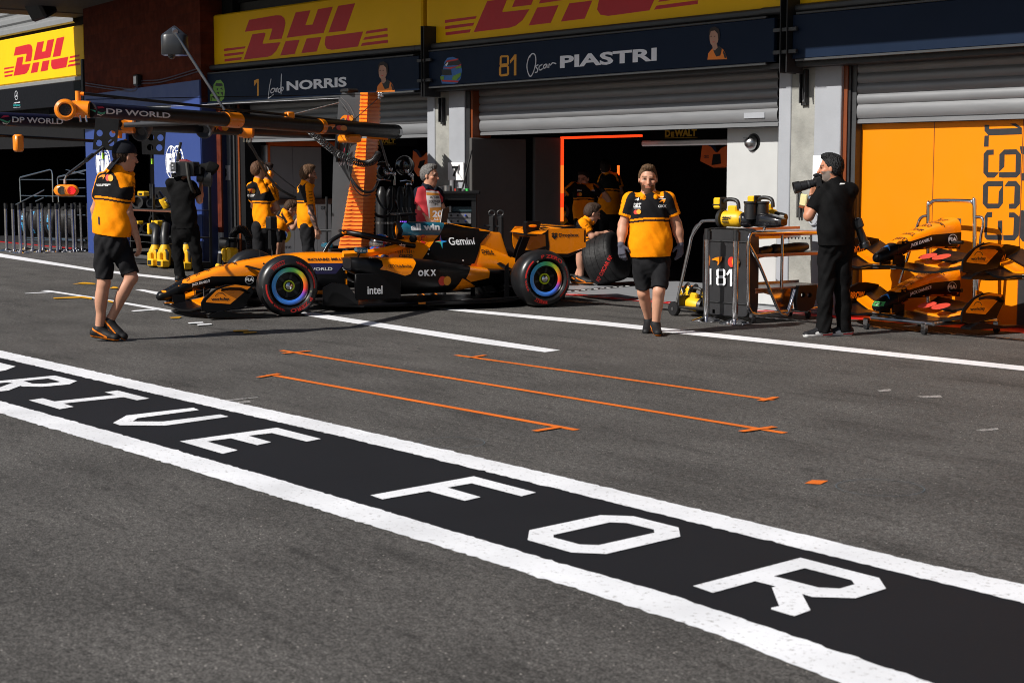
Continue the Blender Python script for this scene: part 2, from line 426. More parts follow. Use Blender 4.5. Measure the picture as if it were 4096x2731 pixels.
gpoly(let, K4, [(345, 350), (1180, 173), (1570, 185), (2100, 318), (2120, 425), (1250, 628), (840, 612), (325, 465)], PW, holes=[[(630, 405), (1290, 257), (1490, 265), (1810, 342), (1815, 380), (1160, 525), (940, 518), (630, 435)]])
gpoly(let, K5, [(170, 380), (1180, 115), (1920, 305), (1985, 405), (1700, 495), (1290, 483), (1195, 455), (1275, 608), (1120, 665), (905, 600), (905, 585), (980, 570), (912, 395), (950, 385), (755, 335), (355, 445)], PW, holes=[[(930, 288), (1220, 213), (1660, 325), (1690, 365), (1550, 405), (1350, 395)]])
let.build('white_road_lettering', kind='structure', smooth=0)
# lane line by the garages and the middle line
l_ = MB(); a = [V3((-80, 11.40, .004)), V3((-34, 11.62, .004)), G((0, 1014), .004), G((380, 1076), .004), G((1851, 1236), .004), G((2400, 1284), .004), G((4096, 1464), .004), V3((10, 11.65, .004))]
b2 = [V3((-80, 11.15, .004)), V3((-34, 11.40, .004)), G((0, 1028), .004), G((380, 1085), .004), G((1851, 1246), .004), G((2400, 1300), .004), G((4096, 1482), .004), V3((10, 11.5, .004))]
strip(l_, a, b2, PW); l_.build('white_lane_line', kind='structure', smooth=0)
KQ = cr(0, 650, .4783); KO = cr(900, 1300, 3196 / 2352)
l_ = MB()
gpoly(l_, KQ, [(1128, 1062), (1190, 1060), (1350, 1088), (1340, 1110)], PW, .004)
gpoly(l_, lambda x, y: (x, y), [(1180, 1246), (1262, 1252), (2240, 1400), (2180, 1408), (1900, 1370), (1230, 1263)], PW, .004)
l_.build('white_lane_line', kind='structure', smooth=0)
bx = MB()
gpoly(bx, KQ, [(340, 1070), (405, 1068), (770, 1122), (1500, 1244), (1420, 1250), (760, 1134)], PW, .004)
gpoly(bx, KQ, [(205, 1093), (400, 1080), (440, 1086), (215, 1096)], PW, .008)
gpoly(bx, KQ, [(1095, 1238), (1300, 1222), (1330, 1230), (1120, 1245)], PW, .008)
for q in ([(605, 1018), (690, 1001), (730, 1002), (800, 1010), (795, 1016), (660, 1013)], [(915, 1052), (950, 1035), (995, 1045), (975, 1053)], [(445, 1130), (690, 1118), (770, 1130), (765, 1142), (680, 1130), (450, 1138)], [(900, 1150), (950, 1160), (940, 1172), (905, 1163)], [(1415, 1293), (1520, 1288), (1500, 1299), (1430, 1300)], [(1945, 1402), (2070, 1398), (2082, 1406), (1955, 1413)], [(2030, 1418), (2141, 1412), (2150, 1420), (2040, 1427)]): gpoly(bx, KQ, q, PY, .012)
for q in ([(1570, 1337), (1695, 1332), (1705, 1340), (1580, 1347)], [(1645, 1352), (1765, 1345), (1775, 1353), (1655, 1361)]): gpoly(bx, KQ, q, PW, .012)
bx.build('box_marking', kind='structure', smooth=0)
def gline(mb, k, a, b, wd, m, z):
    a = G(k(*a), z); b = G(k(*b), z); t = (b - a).normalized(); n = V3((-t.y, t.x, 0)) * wd / 2
    mb.add([a - n, b - n, b + n, a + n], [(0, 1, 2, 3)], m)
for main, cross in (((( 165, 74), (1648, 317)), ((170, 83, 252, 75), (1518, 312, 1618, 298))), (((680, 88), (1612, 220)), ((722, 95, 766, 88), (1575, 222, 1623, 211))), (((130, 145), (1035, 308)), ((98, 153, 160, 142), (910, 311, 985, 299)))):
    o_ = MB(); gline(o_, KO, main[0], main[1], .062, PO, .004)
    for c in cross: gline(o_, KO, c[:2], c[2:], .055, PO, .008)
    o_.build('orange_guide_line', kind='structure', smooth=0)
o_ = MB(); gpoly(o_, KO, [(1706, 465), (1728, 455), (1776, 457), (1752, 468)], PO, .004); o_.build('orange_guide_dash', kind='structure', smooth=0)
CHALK = M('chalk_blue', (.075, .10, .12), .9, var=.5, vs=30)
o_ = MB()
for (x, y, r) in ((1928, 477, .23), (670, 345, .2)):
    c = G(KO(x, y), .004); sh = disc(c.x, c.y, r, r, 40, .978); o_.add([(p[0], p[1], .004) for p in sh[0]], sh[1], CHALK)
SCUFF = paint('scuffed_white', (.42, .41, .40), (.08, .075, .07), 60, .42, .56)
for pts in ([(1920, 192), (1958, 187), (1962, 193), (1930, 196)], [(2035, 209), (2105, 206), (2112, 212), (2060, 214)], [(-20, 222), (95, 211), (97, 213), (-18, 226)], [(5, 228), (72, 222), (78, 227), (20, 232)], [(2210, 308), (2275, 302), (2278, 307), (2230, 312)]): gpoly(o_, KO, pts, SCUFF, .004)
gpoly(o_, K5, [(570, -185), (640, -205), (690, -190), (650, -170), (600, -175)], SCUFF, .004)
o_.build('chalk_marks', kind='structure', smooth=0)
# ================================================================ FACADE FRAMES  (x along the building, y into it, z up)
class Bay:
    def __init__(s, a, b):
        s.o = V3((a[0], a[1], 0)); s.t = (V3((b[0], b[1], 0)) - s.o).normalized(); s.n = V3((-s.t.y, s.t.x, 0))
        s.M = Matrix(((s.t.x, s.n.x, 0, s.o.x), (s.t.y, s.n.y, 0, s.o.y), (0, 0, 1, 0), (0, 0, 0, 1)))
    def p(s, q, y=0.):
        d = ray(q); t = (s.o + s.n * y - CAM).dot(s.n) / d.dot(s.n); w_ = CAM + d * t - s.o
        return (w_.dot(s.t), w_.z)
    def xz(s, pts, y=0.): return [s.p(q, y) for q in pts]
    def w(s, x, y, z): return s.M @ V3((x, y, z))
B0 = Bay((-30, 14.0), (-20.5, 14.0)); B1 = Bay((-27, 13.4), (-20.5, 13.95)); B2 = Bay((-20.5, 13.95), (-13.1, 14.28)); B3 = Bay((-13.1, 14.28), (-9, 14.62)); BF = Bay((-33.2, 13.45), (-26.4, 12.95))
CONC = M('concrete', (.27, .27, .25), .85, var=.25, vs=5, bump=.4, bs=40)
PGREY = M('grey_painted_pillar', (.30, .315, .345), .6, var=.08, vs=3, bump=.1)
SLAT = M('shutter_slat', (.19, .195, .205), .45, .3, var=.08, vs=2.5, stretch=(1, 1, 6))
DARKFR = M('dark_steel_frame', (.022, .022, .024), .5, .3)
YBOARD = M('yellow_board', (.82, .47, .003), .5, var=.05, vs=1.5, spec=.2)
REDP = M('red_print', (.50, .004, .014), .45, var=.04)
ORGW = M('orange_wall_panel', (.74, .215, .0), .45, var=.03, vs=1.2, spec=.2)
BROWNFR = M('brown_orange_jamb', (.16, .035, .006), .45)
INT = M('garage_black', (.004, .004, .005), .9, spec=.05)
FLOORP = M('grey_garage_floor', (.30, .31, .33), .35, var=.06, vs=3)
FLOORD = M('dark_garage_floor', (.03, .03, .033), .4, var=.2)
FIAB = M('blue_wall_panel', (.024, .050, .20), .45, var=.04, vs=2)
def brickm():
    m = bpy.data.materials.new('red_brick'); m.use_nodes = True; nt = m.node_tree; N = nt.nodes; L = nt.links; b = N['Principled BSDF']
    tc = N.new('ShaderNodeTexCoord'); mp = N.new('ShaderNodeMapping'); mp.inputs['Rotation'].default_value = (math.pi / 2, 0, 0); L.new(tc.outputs['Object'], mp.inputs[0])
    br = N.new('ShaderNodeTexBrick'); br.inputs['Scale'].default_value = 1; br.inputs['Brick Width'].default_value = .42; br.inputs['Row Height'].default_value = .19; br.inputs['Mortar Size'].default_value = .006
    br.inputs['Color1'].default_value = (.105, .022, .011, 1); br.inputs['Color2'].default_value = (.075, .016, .009, 1); br.inputs['Mortar'].default_value = (.07, .02, .013, 1)
    L.new(mp.outputs[0], br.inputs[0]); n = N.new('ShaderNodeTexNoise'); n.inputs['Scale'].default_value = 7; n.inputs['Detail'].default_value = 6; L.new(tc.outputs['Object'], n.inputs[0])
    r = N.new('ShaderNodeMapRange'); r.inputs[1].default_value = .3; r.inputs[2].default_value = .7; r.inputs[3].default_value = .75; r.inputs[4].default_value = 1.25; L.new(n.outputs[0], r.inputs[0])
    s = N.new('ShaderNodeVectorMath'); s.operation = 'SCALE'; L.new(br.outputs[0], s.inputs[0]); L.new(r.outputs[0], s.inputs['Scale']); L.new(s.outputs[0], b.inputs['Base Color']); b.inputs['Roughness'].default_value = .9; b.inputs['Specular IOR Level'].default_value = .1
    return m
BRICK = brickm()
def board(bay, name, x0, x1, z0, z1, y0, y1, m, label, cat, extra=None, c=.01, parts=None):
    mb = MB(bay.M); mb.box((x0, y0, z0), (x1, y1, z1), m, c=c)
    if extra: extra(mb)
    return mb.build(name, label=label, cat=cat, smooth=30)
# ---- DHL boards
DH = [[(453, 185), (700, 143), (745, 145), (775, 170), (785, 215), (770, 290), (750, 358), (635, 370), (665, 270), (655, 265), (413, 295)],
 [(482, 318), (590, 302), (602, 312), (575, 400), (580, 405), (740, 390), (700, 470), (660, 510), (620, 525), (402, 550)],
 [(880, 117), (1015, 97), (968, 235), (1035, 228), (1085, 87), (1220, 65), (1135, 305), (797, 350)],
 [(788, 380), (915, 368), (870, 498), (738, 513)], [(980, 357), (1115, 342), (1072, 475), (932, 491)],
 [(1270, 57), (1425, 33), (1335, 285), (1180, 302)], [(1155, 338), (1498, 292), (1450, 430), (1210, 461), (1165, 450), (1145, 410)],
 [(222, 450), (418, 428), (412, 447), (222, 474)], [(224, 498), (404, 477), (396, 500), (224, 522)], [(227, 545), (384, 527), (376, 551), (227, 569)],
 [(1532, 287), (1722, 260), (1722, 285), (1520, 314)], [(1515, 344), (1724, 314), (1724, 340), (1500, 370)], [(1492, 397), (1726, 368), (1726, 395), (1477, 426)]]
YD = -.2
DHP = [[B1.p(C2(*q), YD) for q in pl] for pl in DH]
def dhl(bay, name, x0, x1, z0, z1, dx, dz, ref, label, sc_=1.):
    def ex(mb):
        for pl in DHP: mb.prism([((q[0] - ref[0]) * sc_ + ref[0] + dx, q[1] + dz) for q in pl], (0, YD - .003, 0), (1, 0, 0), (0, 0, 1), -.003, REDP)
    return board(bay, name, x0, x1, z0, z1, YD, YD + .18, YBOARD, label, 'sign', ex, .025)
xl1 = B1.p(C2(34, 400), YD)[0]; xr1 = B1.p(C2(2040, 450), YD)[0]
zt = B1.p(C2(28, 155), YD)[1]; zb = B1.p(C2(2010, 455), YD)[1]
dhl(B1, 'advertising_board', xl1, xr1, zb, zt, 0, 0, (0, 0), 'yellow board with the whole red DHL logo, above the navy NORRIS board')
x2s = B2.p(C3(240, 400), YD)[0]; x2e = B2.p(C4(1680, 60), YD)[0]; zb2 = B2.p(C4(800, 170), YD)[1]
a0 = B2.p(C3(678, 298), YD)[0]; a1 = B2.p(C4(898, 22), YD)[0]; b0 = DHP[1][9][0]; b1 = DHP[12][2][0]; s_ = (a1 - a0) / (b1 - b0)
dhl(B2, 'advertising_board', x2s, x2e, zb2, zb2 + 1.06, a0 - b0, B2.p(C3(678, 298), YD)[1] - DHP[1][9][1], (b0, 0), 'yellow board with a cropped red DHL logo, above the navy PIASTRI board', s_)
x0e = B0.p(C1(768, 400), -.05)[0]; z0b = B0.p(C1(775, 690), -.05)[1]; z0t = B0.p(C1(765, 225), -.05)[1]
dl = B0.p(C1(500, 640), -.05); l1 = DHP[6][3]
YD = -.05
dhl(B0, 'advertising_board', x0e - 8, x0e, z0b, z0t, dl[0] - l1[0], dl[1] - l1[1], (0, 0), 'sunlit yellow board with red DHL logo at the far left')
YD = -.2
x3s = B3.p(C4(1745, 40), YD)[0]
board(B3, 'advertising_board', x3s, x3s + 8, B3.p(C4(1760, 62), YD)[1], B3.p(C4(1760, 62), YD)[1] + 1.06, YD, YD + .18, YBOARD, 'plain yellow end of a board at the top right corner', 'sign', c=.025)
# ---- navy name boards
def lit(mb, bay, k, t, xa, ya, xb, yb, m, y, bold=.0, shear=0.):   # text between pixel corners: lower-left and upper-right
    p0 = bay.p(k(xa, ya), y); p1 = bay.p(k(xb, yb), y)
    flat(mb, fit(t, p0[0], p0[1], p1[0] - p0[0], p1[1] - p0[1], bold, shear), (0, y - .002, 0), (1, 0, 0), (0, 0, 1), m)
def pp(mb, bay, k, pts, m, y, n=1, holes=()):
    flat(mb, poly(bay.xz([k(*p) for p in pts], y), [bay.xz([k(*p) for p in h], y) for h in holes]), (0, y - .002 * n, 0), (1, 0, 0), (0, 0, 1), m)
def ss(mb, bay, k, pts, r, m, y, sm=5):
    q = smoothp([V3((*bay.p(k(*p), y), 0)) for p in pts], sm); mb.tube([(a.x, y - .001, a.y) for a in q], r, m, 6)
WHS = M('white_sign_print', (.72, .74, .80), .5, var=.03)
ORS = M('amber_sign_print', (.62, .27, .01), .5, var=.03)
LIME = M('lime_print', (.13, .30, .03), .5); SKIN_S = M('skin_print', (.42, .23, .16), .6, var=.1); HAIR_S = M('hair_print', (.02, .012, .01), .7); BLUE_S = M('blue_print', (.03, .14, .42), .5); REDS = M('red_sign_print', (.55, .03, .03), .5); BLK_S = M('black_print', (.006, .006, .007), .5); ORG_S = M('orange_print', (.78, .20, .01), .5)
def portrait(mb, bay, k, cx, cy, s):
    Q = lambda pts: [(cx + x * s, cy + y * s) for x, y in pts]
    pp(mb, bay, k, Q([(-55, 190), (-48, 130), (-10, 85), (25, 70), (60, 60), (100, 95), (118, 130), (135, 185)]), ORG_S, YN, 1)
    pp(mb, bay, k, Q([(0, 90), (30, 70), (62, 58), (85, 85), (70, 150), (30, 160), (10, 120)]), BLK_S, YN, 2)
    pp(mb, bay, k, Q([(92, 90), (120, 135), (128, 172), (112, 175), (98, 130)]), BLK_S, YN, 2)
    pp(mb, bay, k, Q([(-5, 60), (40, 40), (45, 75), (20, 100), (0, 95)]), SKIN_S, YN, 3)
    pp(mb, bay, k, Q([(-32, -50), (-20, -95), (15, -110), (50, -85), (58, -30), (48, 20), (25, 55), (-2, 60), (-22, 35), (-30, 0)]), SKIN_S, YN, 4)
    pp(mb, bay, k, Q([(-34, -30), (-38, -85), (-15, -120), (20, -130), (60, -105), (72, -50), (62, 0), (52, -10), (48, -60), (20, -92), (-18, -85)]), HAIR_S, YN, 5)
    for ex in (-14, 18): pp(mb, bay, k, Q([(ex - 8, -38), (ex + 8, -40), (ex + 7, -33), (ex - 7, -31)]), HAIR_S, YN, 5)
    pp(mb, bay, k, Q([(-8, 18), (22, 15), (10, 25)]), REDS, YN, 5)
YN = -.34
def navy(bay, name, x0, x1, z0, z1, label, ex):
    mb = MB(bay.M); mb.box((x0, YN, z0), (x1, YN + .06, z1), NAVY, c=.006); ex(mb)
    o = mb.build(name, label=label, cat='sign', smooth=30)
    r = MB(bay.M); r.box((x0 + .05, YN - .012, z0 - .03), (x1 - .12, YN + .03, z0 - .002), DGREY, c=.004); r.box((x0 + .05, YN - .012, z1 + .002), (x1 - .12, YN + .03, z1 + .028), DGREY, c=.004); r.build('edge_rail', o)
    return o
def norris(mb):
    pp(mb, B1, C2, [(498, 742), (528, 728), (540, 728), (540, 884), (526, 886), (526, 752), (500, 792)], ORS, YN)
    for st in ([(655, 725), (640, 800), (631, 880), (628, 903), (650, 890), (678, 868)], [(692, 815), (668, 815), (652, 835), (656, 855), (678, 845), (692, 815), (695, 848)], [(702, 850), (706, 818), (716, 812), (718, 846)], [(745, 815), (724, 822), (722, 845), (740, 838), (750, 682), (748, 770), (746, 868)], [(764, 800), (750, 815), (756, 836), (768, 815), (762, 800)]): ss(mb, B1, C2, st, .009, WHS, YN)
    lit(mb, B1, C2, 'NORRIS', 797, 836, 1347, 706, WHS, YN, .035)
    pp(mb, B1, C2, [(95, 870), (120, 850), (125, 780), (150, 742), (190, 735), (218, 770), (229, 840), (222, 905), (200, 930), (95, 930)], LIME, YN)
    pp(mb, B1, C2, [(140, 790), (150, 765), (205, 768), (212, 790), (180, 796)], BLK_S, YN, 2)
    for q in ([(150, 820), (170, 810), (165, 835)], [(185, 815), (205, 805), (210, 830)], [(150, 850), (180, 845), (175, 870)], [(190, 850), (215, 845), (210, 885)], [(110, 885), (140, 880), (135, 915)], [(160, 885), (190, 890), (180, 915)], [(105, 900), (112, 898), (112, 928), (105, 928)]): pp(mb, B1, C2, q, BLK_S, YN, 2)
    portrait(mb, B1, C2, 1672, 680, .88)
navy(B1, 'name_board', B1.p(C2(-60, 840), YN)[0], B1.p(C2(2010, 700), YN)[0], B1.p(C2(1900, 835), YN)[1], B1.p(C2(1900, 522), YN)[1], 'navy board lettered 1 Lando NORRIS with a lime helmet', norris)
def piastri(mb):
    pp(mb, B2, C3, [(918, 525), (930, 512), (992, 510), (1001, 522), (1001, 590), (990, 603), (1002, 615), (1002, 685), (985, 700), (925, 705), (910, 690), (910, 625), (920, 605), (915, 595)], ORS, YN, 1, [[(934, 530), (984, 527), (984, 583), (934, 588)], [(930, 622), (984, 616), (984, 678), (930, 684)]])
    pp(mb, B2, C3, [(1010, 560), (1052, 504), (1070, 502), (1069, 694), (1047, 696), (1048, 545), (1014, 586)], ORS, YN)
    for st in ([(1215, 496), (1185, 530), (1168, 600), (1176, 665), (1200, 704), (1228, 660), (1248, 580), (1243, 510), (1215, 496), (1190, 530)], [(1272, 598), (1248, 612), (1266, 640), (1260, 664), (1243, 668)], [(1308, 594), (1282, 612), (1280, 640), (1296, 644), (1312, 630)], [(1345, 590), (1322, 606), (1322, 628), (1338, 622), (1350, 592), (1353, 626)], [(1368, 626), (1372, 590), (1384, 600), (1404, 580), (1436, 588)]): ss(mb, B2, C3, st, .009, WHS, YN)
    p0 = B2.p(C3(1470, 630), YN); p1 = B2.p(C4(522, 438), YN)
    flat(mb, fit('PIASTRI', p0[0], p0[1], p1[0] - p0[0], p1[1] - p0[1], .035), (0, YN - .002, 0), (1, 0, 0), (0, 0, 1), WHS)
    pp(mb, B2, C3, [(370, 710), (385, 690), (400, 620), (410, 570), (435, 535), (485, 524), (535, 545), (562, 580), (570, 650), (560, 720), (530, 765), (490, 772), (385, 770)], BLUE_S, YN)
    pp(mb, B2, C3, [(405, 600), (440, 553), (535, 548), (560, 575), (562, 600), (440, 605)], BLK_S, YN, 2)
    pp(mb, B2, C3, [(420, 575), (432, 560), (540, 540), (530, 555)], REDS, YN, 3)
    pp(mb, B2, C3, [(398, 625), (520, 612), (565, 590), (566, 602), (470, 635)], REDS, YN, 3)
    pp(mb, B2, C3, [(385, 640), (470, 640), (478, 690), (420, 695), (388, 690)], BLK_S, YN, 3)
    pp(mb, B2, C3, [(515, 620), (565, 605), (566, 625), (515, 636)], LIME, YN, 4)
    pp(mb, B2, C3, [(490, 700), (565, 668), (560, 700), (520, 740), (480, 735)], LIME, YN, 4)
    pp(mb, B2, C3, [(372, 705), (410, 700), (405, 735), (378, 735)], LIME, YN, 4)
    pp(mb, B2, C3, [(385, 735), (545, 745), (530, 760), (390, 750)], REDS, YN, 4)
    pp(mb, B2, C3, [(418, 600), (440, 575), (448, 580), (432, 610)], WHS, YN, 4)
    portrait(mb, B2, C4, 1040, 370, .95)
navy(B2, 'name_board', B2.p(C3(240, 700), YN)[0], B2.p(C4(1598, 400), YN)[0], B2.p(C4(1300, 590), YN)[1], B2.p(C4(1300, 195), YN)[1], 'navy board lettered 81 Oscar PIASTRI with a colourful helmet', piastri)
x3 = B3.p(C5(225, 300), YN)[0]
navy(B3, 'name_board', x3, x3 + 8, B3.p(C5(400, 532), YN)[1], B3.p(C5(400, 125), YN)[1], 'blank navy board at the top right with no lettering', lambda mb: None)
# ---- black team board of the far left garage
def merc(mb):
    ym = -.12
    c = B0.p(C1(150, 878), ym); c2 = B0.p(C1(150, 836), ym); R_ = c2[1] - c[1]
    flat(mb, disc(c[0], c[1], R_, R_, 36, .9), (0, ym - .002, 0), (1, 0, 0), (0, 0, 1), WHS)
    for a_ in (90, 210, 330):
        a_ = math.radians(a_); d = V3((math.cos(a_), math.sin(a_), 0)); n = V3((-d.y, d.x, 0)) * R_ * .13
        flat(mb, ([(c[0] + n.x, c[1] + n.y), (c[0] - n.x, c[1] - n.y), (c[0] + d.x * R_ * .93, c[1] + d.y * R_ * .93)], [(0, 1, 2)]), (0, ym - .004, 0), (1, 0, 0), (0, 0, 1), WHS)
    lit(mb, B0, C1, 'AMG', 126, 953, 186, 936, WHS, ym, .04, .3)
    lit(mb, B0, C1, 'PETRONAS', 125, 979, 186, 958, M('teal_print', (.01, .35, .36), .5), ym, .03)
    lit(mb, B0, C1, 'FORMULA 1 TEAM', 126, 994, 187, 984, WHS, ym, .03)
xm = B0.p(C1(745, 850), -.12)[0]
board(B0, 'team_board', xm - 8, xm, B0.p(C1(500, 985), -.12)[1], B0.p(C1(500, 765), -.12)[1], -.12, -.02, M('black_board', (.005, .005, .007), .5, spec=.1), 'black board with a silver star emblem at the far left', 'sign', merc)
# ================================================================ PIT BUILDING
PB_ = thing('pit_building', 'long pit building with brick column, grey pillars and roller shutters behind the race car', 'building', (-20, 14, 0))
def part(mb, name, label=None, parent=None, smooth=30, bevel=0): return mb.build(name, parent or PB_, smooth=smooth, label=label, bevel=bevel)
px7 = [B2.p(C3(x, 1000), 0)[0] for x in (248, 318, 445, 588, 626, 642)]
pxr = [B3.p(C4(x, 1000), 0)[0] for x in (1640, 1752, 1966, 2210)]
xP7 = B1.p(C3(255, 1000), 0)[0]; xR2 = B2.p(C4(1640, 1000), 0)[0]; xR2e = B2.p(C4(2210, 1000), 0)[0]
jr = [B3.p(C5(x, 1200), .05)[0] for x in (665, 722, 742, 781)]
px8 = [B1.p(C1(x, 1350), 0)[0] for x in (2025, 2050, 2110, 2165)]
ZP = 3.1
q = MB(B2.M); q.box((px7[0], 0, 0), (px7[1], .5, ZP), PGREY, c=.008); q.box((px7[1], .015, 0), (px7[2], .5, ZP), CONC); q.box((px7[2], .004, 0), (px7[3], .5, ZP), PGREY, c=.008); part(q, 'pillar')
q = MB(B2.M); q.box((px7[3], .03, 0), (px7[4], .4, ZP), DARKFR); q.box((px7[4], .05, 0), (px7[5], .4, ZP), BROWNFR); part(q, 'door_jamb')
q = MB(B3.M); q.box((pxr[0], 0, 0), (pxr[1], .5, ZP), PGREY, c=.008); q.box((pxr[1], .015, 0), (pxr[2], .5, ZP), CONC); q.box((pxr[2], .004, 0), (pxr[3], .5, ZP), PGREY, c=.008); part(q, 'pillar')
q = MB(B3.M); q.box((jr[0], .05, 0), (jr[1], .4, ZP), BROWNFR); q.box((jr[1], .07, 0), (jr[2], .4, ZP), DARKFR); q.box((jr[2], .10, 0), (jr[3], .3, ZP), DGREY); part(q, 'door_jamb')
q = MB(B1.M); q.box((px8[0], 0, 0), (px8[2], .5, ZP), PGREY, c=.008); part(q, 'pillar')
q = MB(B1.M); q.box((px8[2], .02, 0), (px8[2] + .12, .4, ZP), DGREY); q.box((px8[2] + .12, .05, 0), (px8[2] + .22, .4, ZP), BLK2); q.box((px8[2] + .22, .03, 0), (px8[2] + .27, .4, ZP), BROWNFR); q.box((px8[2] + .27, .05, 0), (px8[2] + .42, .4, ZP), BLK2); part(q, 'door_jamb')
# lintels and the dark wall above
for bay, xa, xb in ((B1, px8[0] - 2.6, xP7 + .05), (B2, px7[0] + .05, xR2 + .03), (B3, pxr[0] - .06, pxr[0] + 9)):
    q = MB(bay.M); q.box((xa, .16, 2.95), (xb, .6, 3.5), BLK2); q.box((xa, -.26, 2.90), (xb, .15, 2.955), DARKFR); q.box((xa, .02, 3.5), (xb, .6, 7.2), DARKFR); part(q, 'lintel')
    q = MB(bay.M); z_ = 3.575 if bay is not B3 else bay.p(C5(400, 75), -.25)[1] + .02; q.tube([(xl1 if bay is B1 else xa, -.25, z_ - .012), (xb, -.25, z_ - .012)], .05, DGREY, 12); part(q, 'roller_tube')
    q = MB(bay.M)
    for k in range(12): q.box((xa, -.02, 4.68 + k * .16), (xb, .02, 4.68 + k * .16 + .12), BLK2, c=.01)
    part(q, 'upper_cladding')
def shutter(bay, xa, xb, zb, n, y, h=.118, bottom=.16):
    q = MB(bay.M); prof = [(y + .02, zb), (y - .012, zb), (y - .012, zb + .035), (y, zb + .04), (y, zb + .055), (y - .015, zb + .06)]
    z = zb + .06
    for k in range(n):
        hh = bottom if k == 0 else h
        for j in range(7):
            t = j / 6; prof.append((y - .010 - .022 * math.sin(math.pi * t) ** .6, z + hh * t * .97))
        prof.append((y + .004, z + hh * .985)); prof.append((y + .004, z + hh)); z += hh
    secs = [[V3((x, a, b)) for a, b in prof] for x in (xa, xb)]
    q.loft(secs, SLAT, cap=False, closed=False); q.box((xa, y + .03, zb - .006), (xb, y + .05, zb + .03), DARKFR)
    return q
zb2 = B2.p(C4(800, 1185), .2)[1]; xs2 = B2.p(C3(640, 1000), .2)[0]; xe2 = B2.p(C4(1642, 1000), .2)[0]
q = shutter(B2, xs2, xe2, zb2, 7, .2); part(q, 'garage_door')
q = MB(B2.M); p_ = B2.p(C4(1415, 1062), .16); q.box((p_[0] - .17, .158, p_[1] - .035), (p_[0] + .17, .17, p_[1] + .035), PGREY, c=.003); part(q, 'name_plate', parent=PB_.children[-1])
zb1 = B1.p(C2(2080, 1262), .2)[1]; xs1 = px8[2] + .4; xe1 = xP7
q = shutter(B1, xs1, xe1 + .02, zb1, 7, .2); part(q, 'garage_door')
zb3 = B3.p(C5(760, 1138), .14)[1]; xs3 = B3.p(C5(738, 1000), .14)[0]
q = shutter(B3, xs3, xs3 + 8, zb3, 8, .14); part(q, 'garage_door')
xw = B3.p(C5(781, 1200), .22)[0]
q = MB(B3.M); q.box((xw, .22, .02), (xw + 9, .4, zb3 + .3), ORGW)
for nx in (1526, 2340): 
    xx = B3.p(C5(nx, 1300), .22)[0]; q.box((xx - .004, .217, .02), (xx + .004, .23, zb3 + .2), BROWNFR)
BLKP = M('black_wall_print', (.016, .016, .018), .5)
# big block lettering turned on its side on the orange wall
KW = cr(3300, 500, 900 / 1568)
def wl(pts, n=1, holes=()): pp(q, B3, KW, pts, BLKP, .22, n, holes)
wl([(1112, 0), (1145, 0), (1145, 28), (1372, 22), (1372, 66), (1140, 74), (1112, 42)]); wl([(1290, -8), (1330, -10), (1372, 20), (1372, 36)])
wl([(1112, 76), (1142, 74), (1140, 152), (1108, 152)])
wl([(1130, 174), (1176, 172), (1176, 208), (1140, 210), (1138, 330), (1185, 330), (1212, 332), (1180, 368), (1132, 368), (1104, 334), (1106, 202)])
wl([(1250, 172), (1335, 170), (1367, 205), (1364, 335), (1335, 367), (1235, 368), (1213, 364), (1214, 330), (1328, 328), (1330, 206), (1252, 208), (1250, 292), (1214, 326), (1216, 206)])
wl([(1132, 392), (1243, 390), (1240, 545), (1212, 582), (1130, 584), (1099, 548), (1102, 420)], 1, [[(1138, 428), (1236, 428), (1212, 465), (1208, 548), (1134, 548)]])
wl([(1278, 390), (1332, 390), (1362, 425), (1358, 550), (1328, 584), (1284, 584), (1282, 550), (1318, 548), (1322, 428), (1250, 428)])
wl([(1130, 608), (1166, 606), (1164, 642), (1134, 644), (1130, 765), (1238, 765), (1236, 802), (1128, 800), (1112, 780), (1112, 640)]); wl([(1205, 668), (1236, 666), (1236, 765), (1204, 712)])
wl([(1284, 610), (1320, 610), (1356, 640), (1350, 770), (1320, 805), (1244, 802), (1242, 768), (1312, 766), (1318, 646), (1282, 645)])
wl([(1358, 150), (1400, 150), (1400, 390), (1365, 388), (1362, 340), (1384, 335), (1384, 205), (1366, 200)]); wl([(1362, 595), (1400, 592), (1400, 820), (1374, 808), (1352, 775), (1354, 640)])
wl([(1345, 1020), (1420, 1020), (1420, 1410), (1335, 1410)])
part(q, 'orange_wall_panel')
# brackets that carry the boards
def bracket(bay, k, xt, yt, yb, w_=.085):
    p0 = bay.p(k(xt, yt), -.42); p1 = bay.p(k(xt, yb), -.42); q = MB(bay.M); x = p0[0]
    q.box((x - w_ / 2, -.43, p1[1]), (x - w_ / 2 + .014, -.12, p0[1]), DARKFR, c=.003); q.box((x + w_ / 2 - .014, -.43, p1[1]), (x + w_ / 2, -.12, p0[1]), DARKFR, c=.003); q.box((x - w_ / 2 + .014, -.34, p1[1] + .01), (x + w_ / 2 - .014, -.12, p0[1] - .02), BLK2)
    for z in (p0[1] - .62 * (p0[1] - p1[1]) + .12, p1[1] + .22): q.box((x - .17, -.41, z), (x + .17, -.37, z + .045), DGREY, c=.004)
    return q
q = bracket(B2, C3, 208, 240, 890); q.build('sign_bracket', label='dark steel bracket between the NORRIS and PIASTRI boards', cat='bracket', group='brackets holding the boards')
q = bracket(B3, C5, 152, -80, 670, .11); q.build('sign_bracket', label='tall dark steel bracket beside the blank navy board', cat='bracket', group='brackets holding the boards')
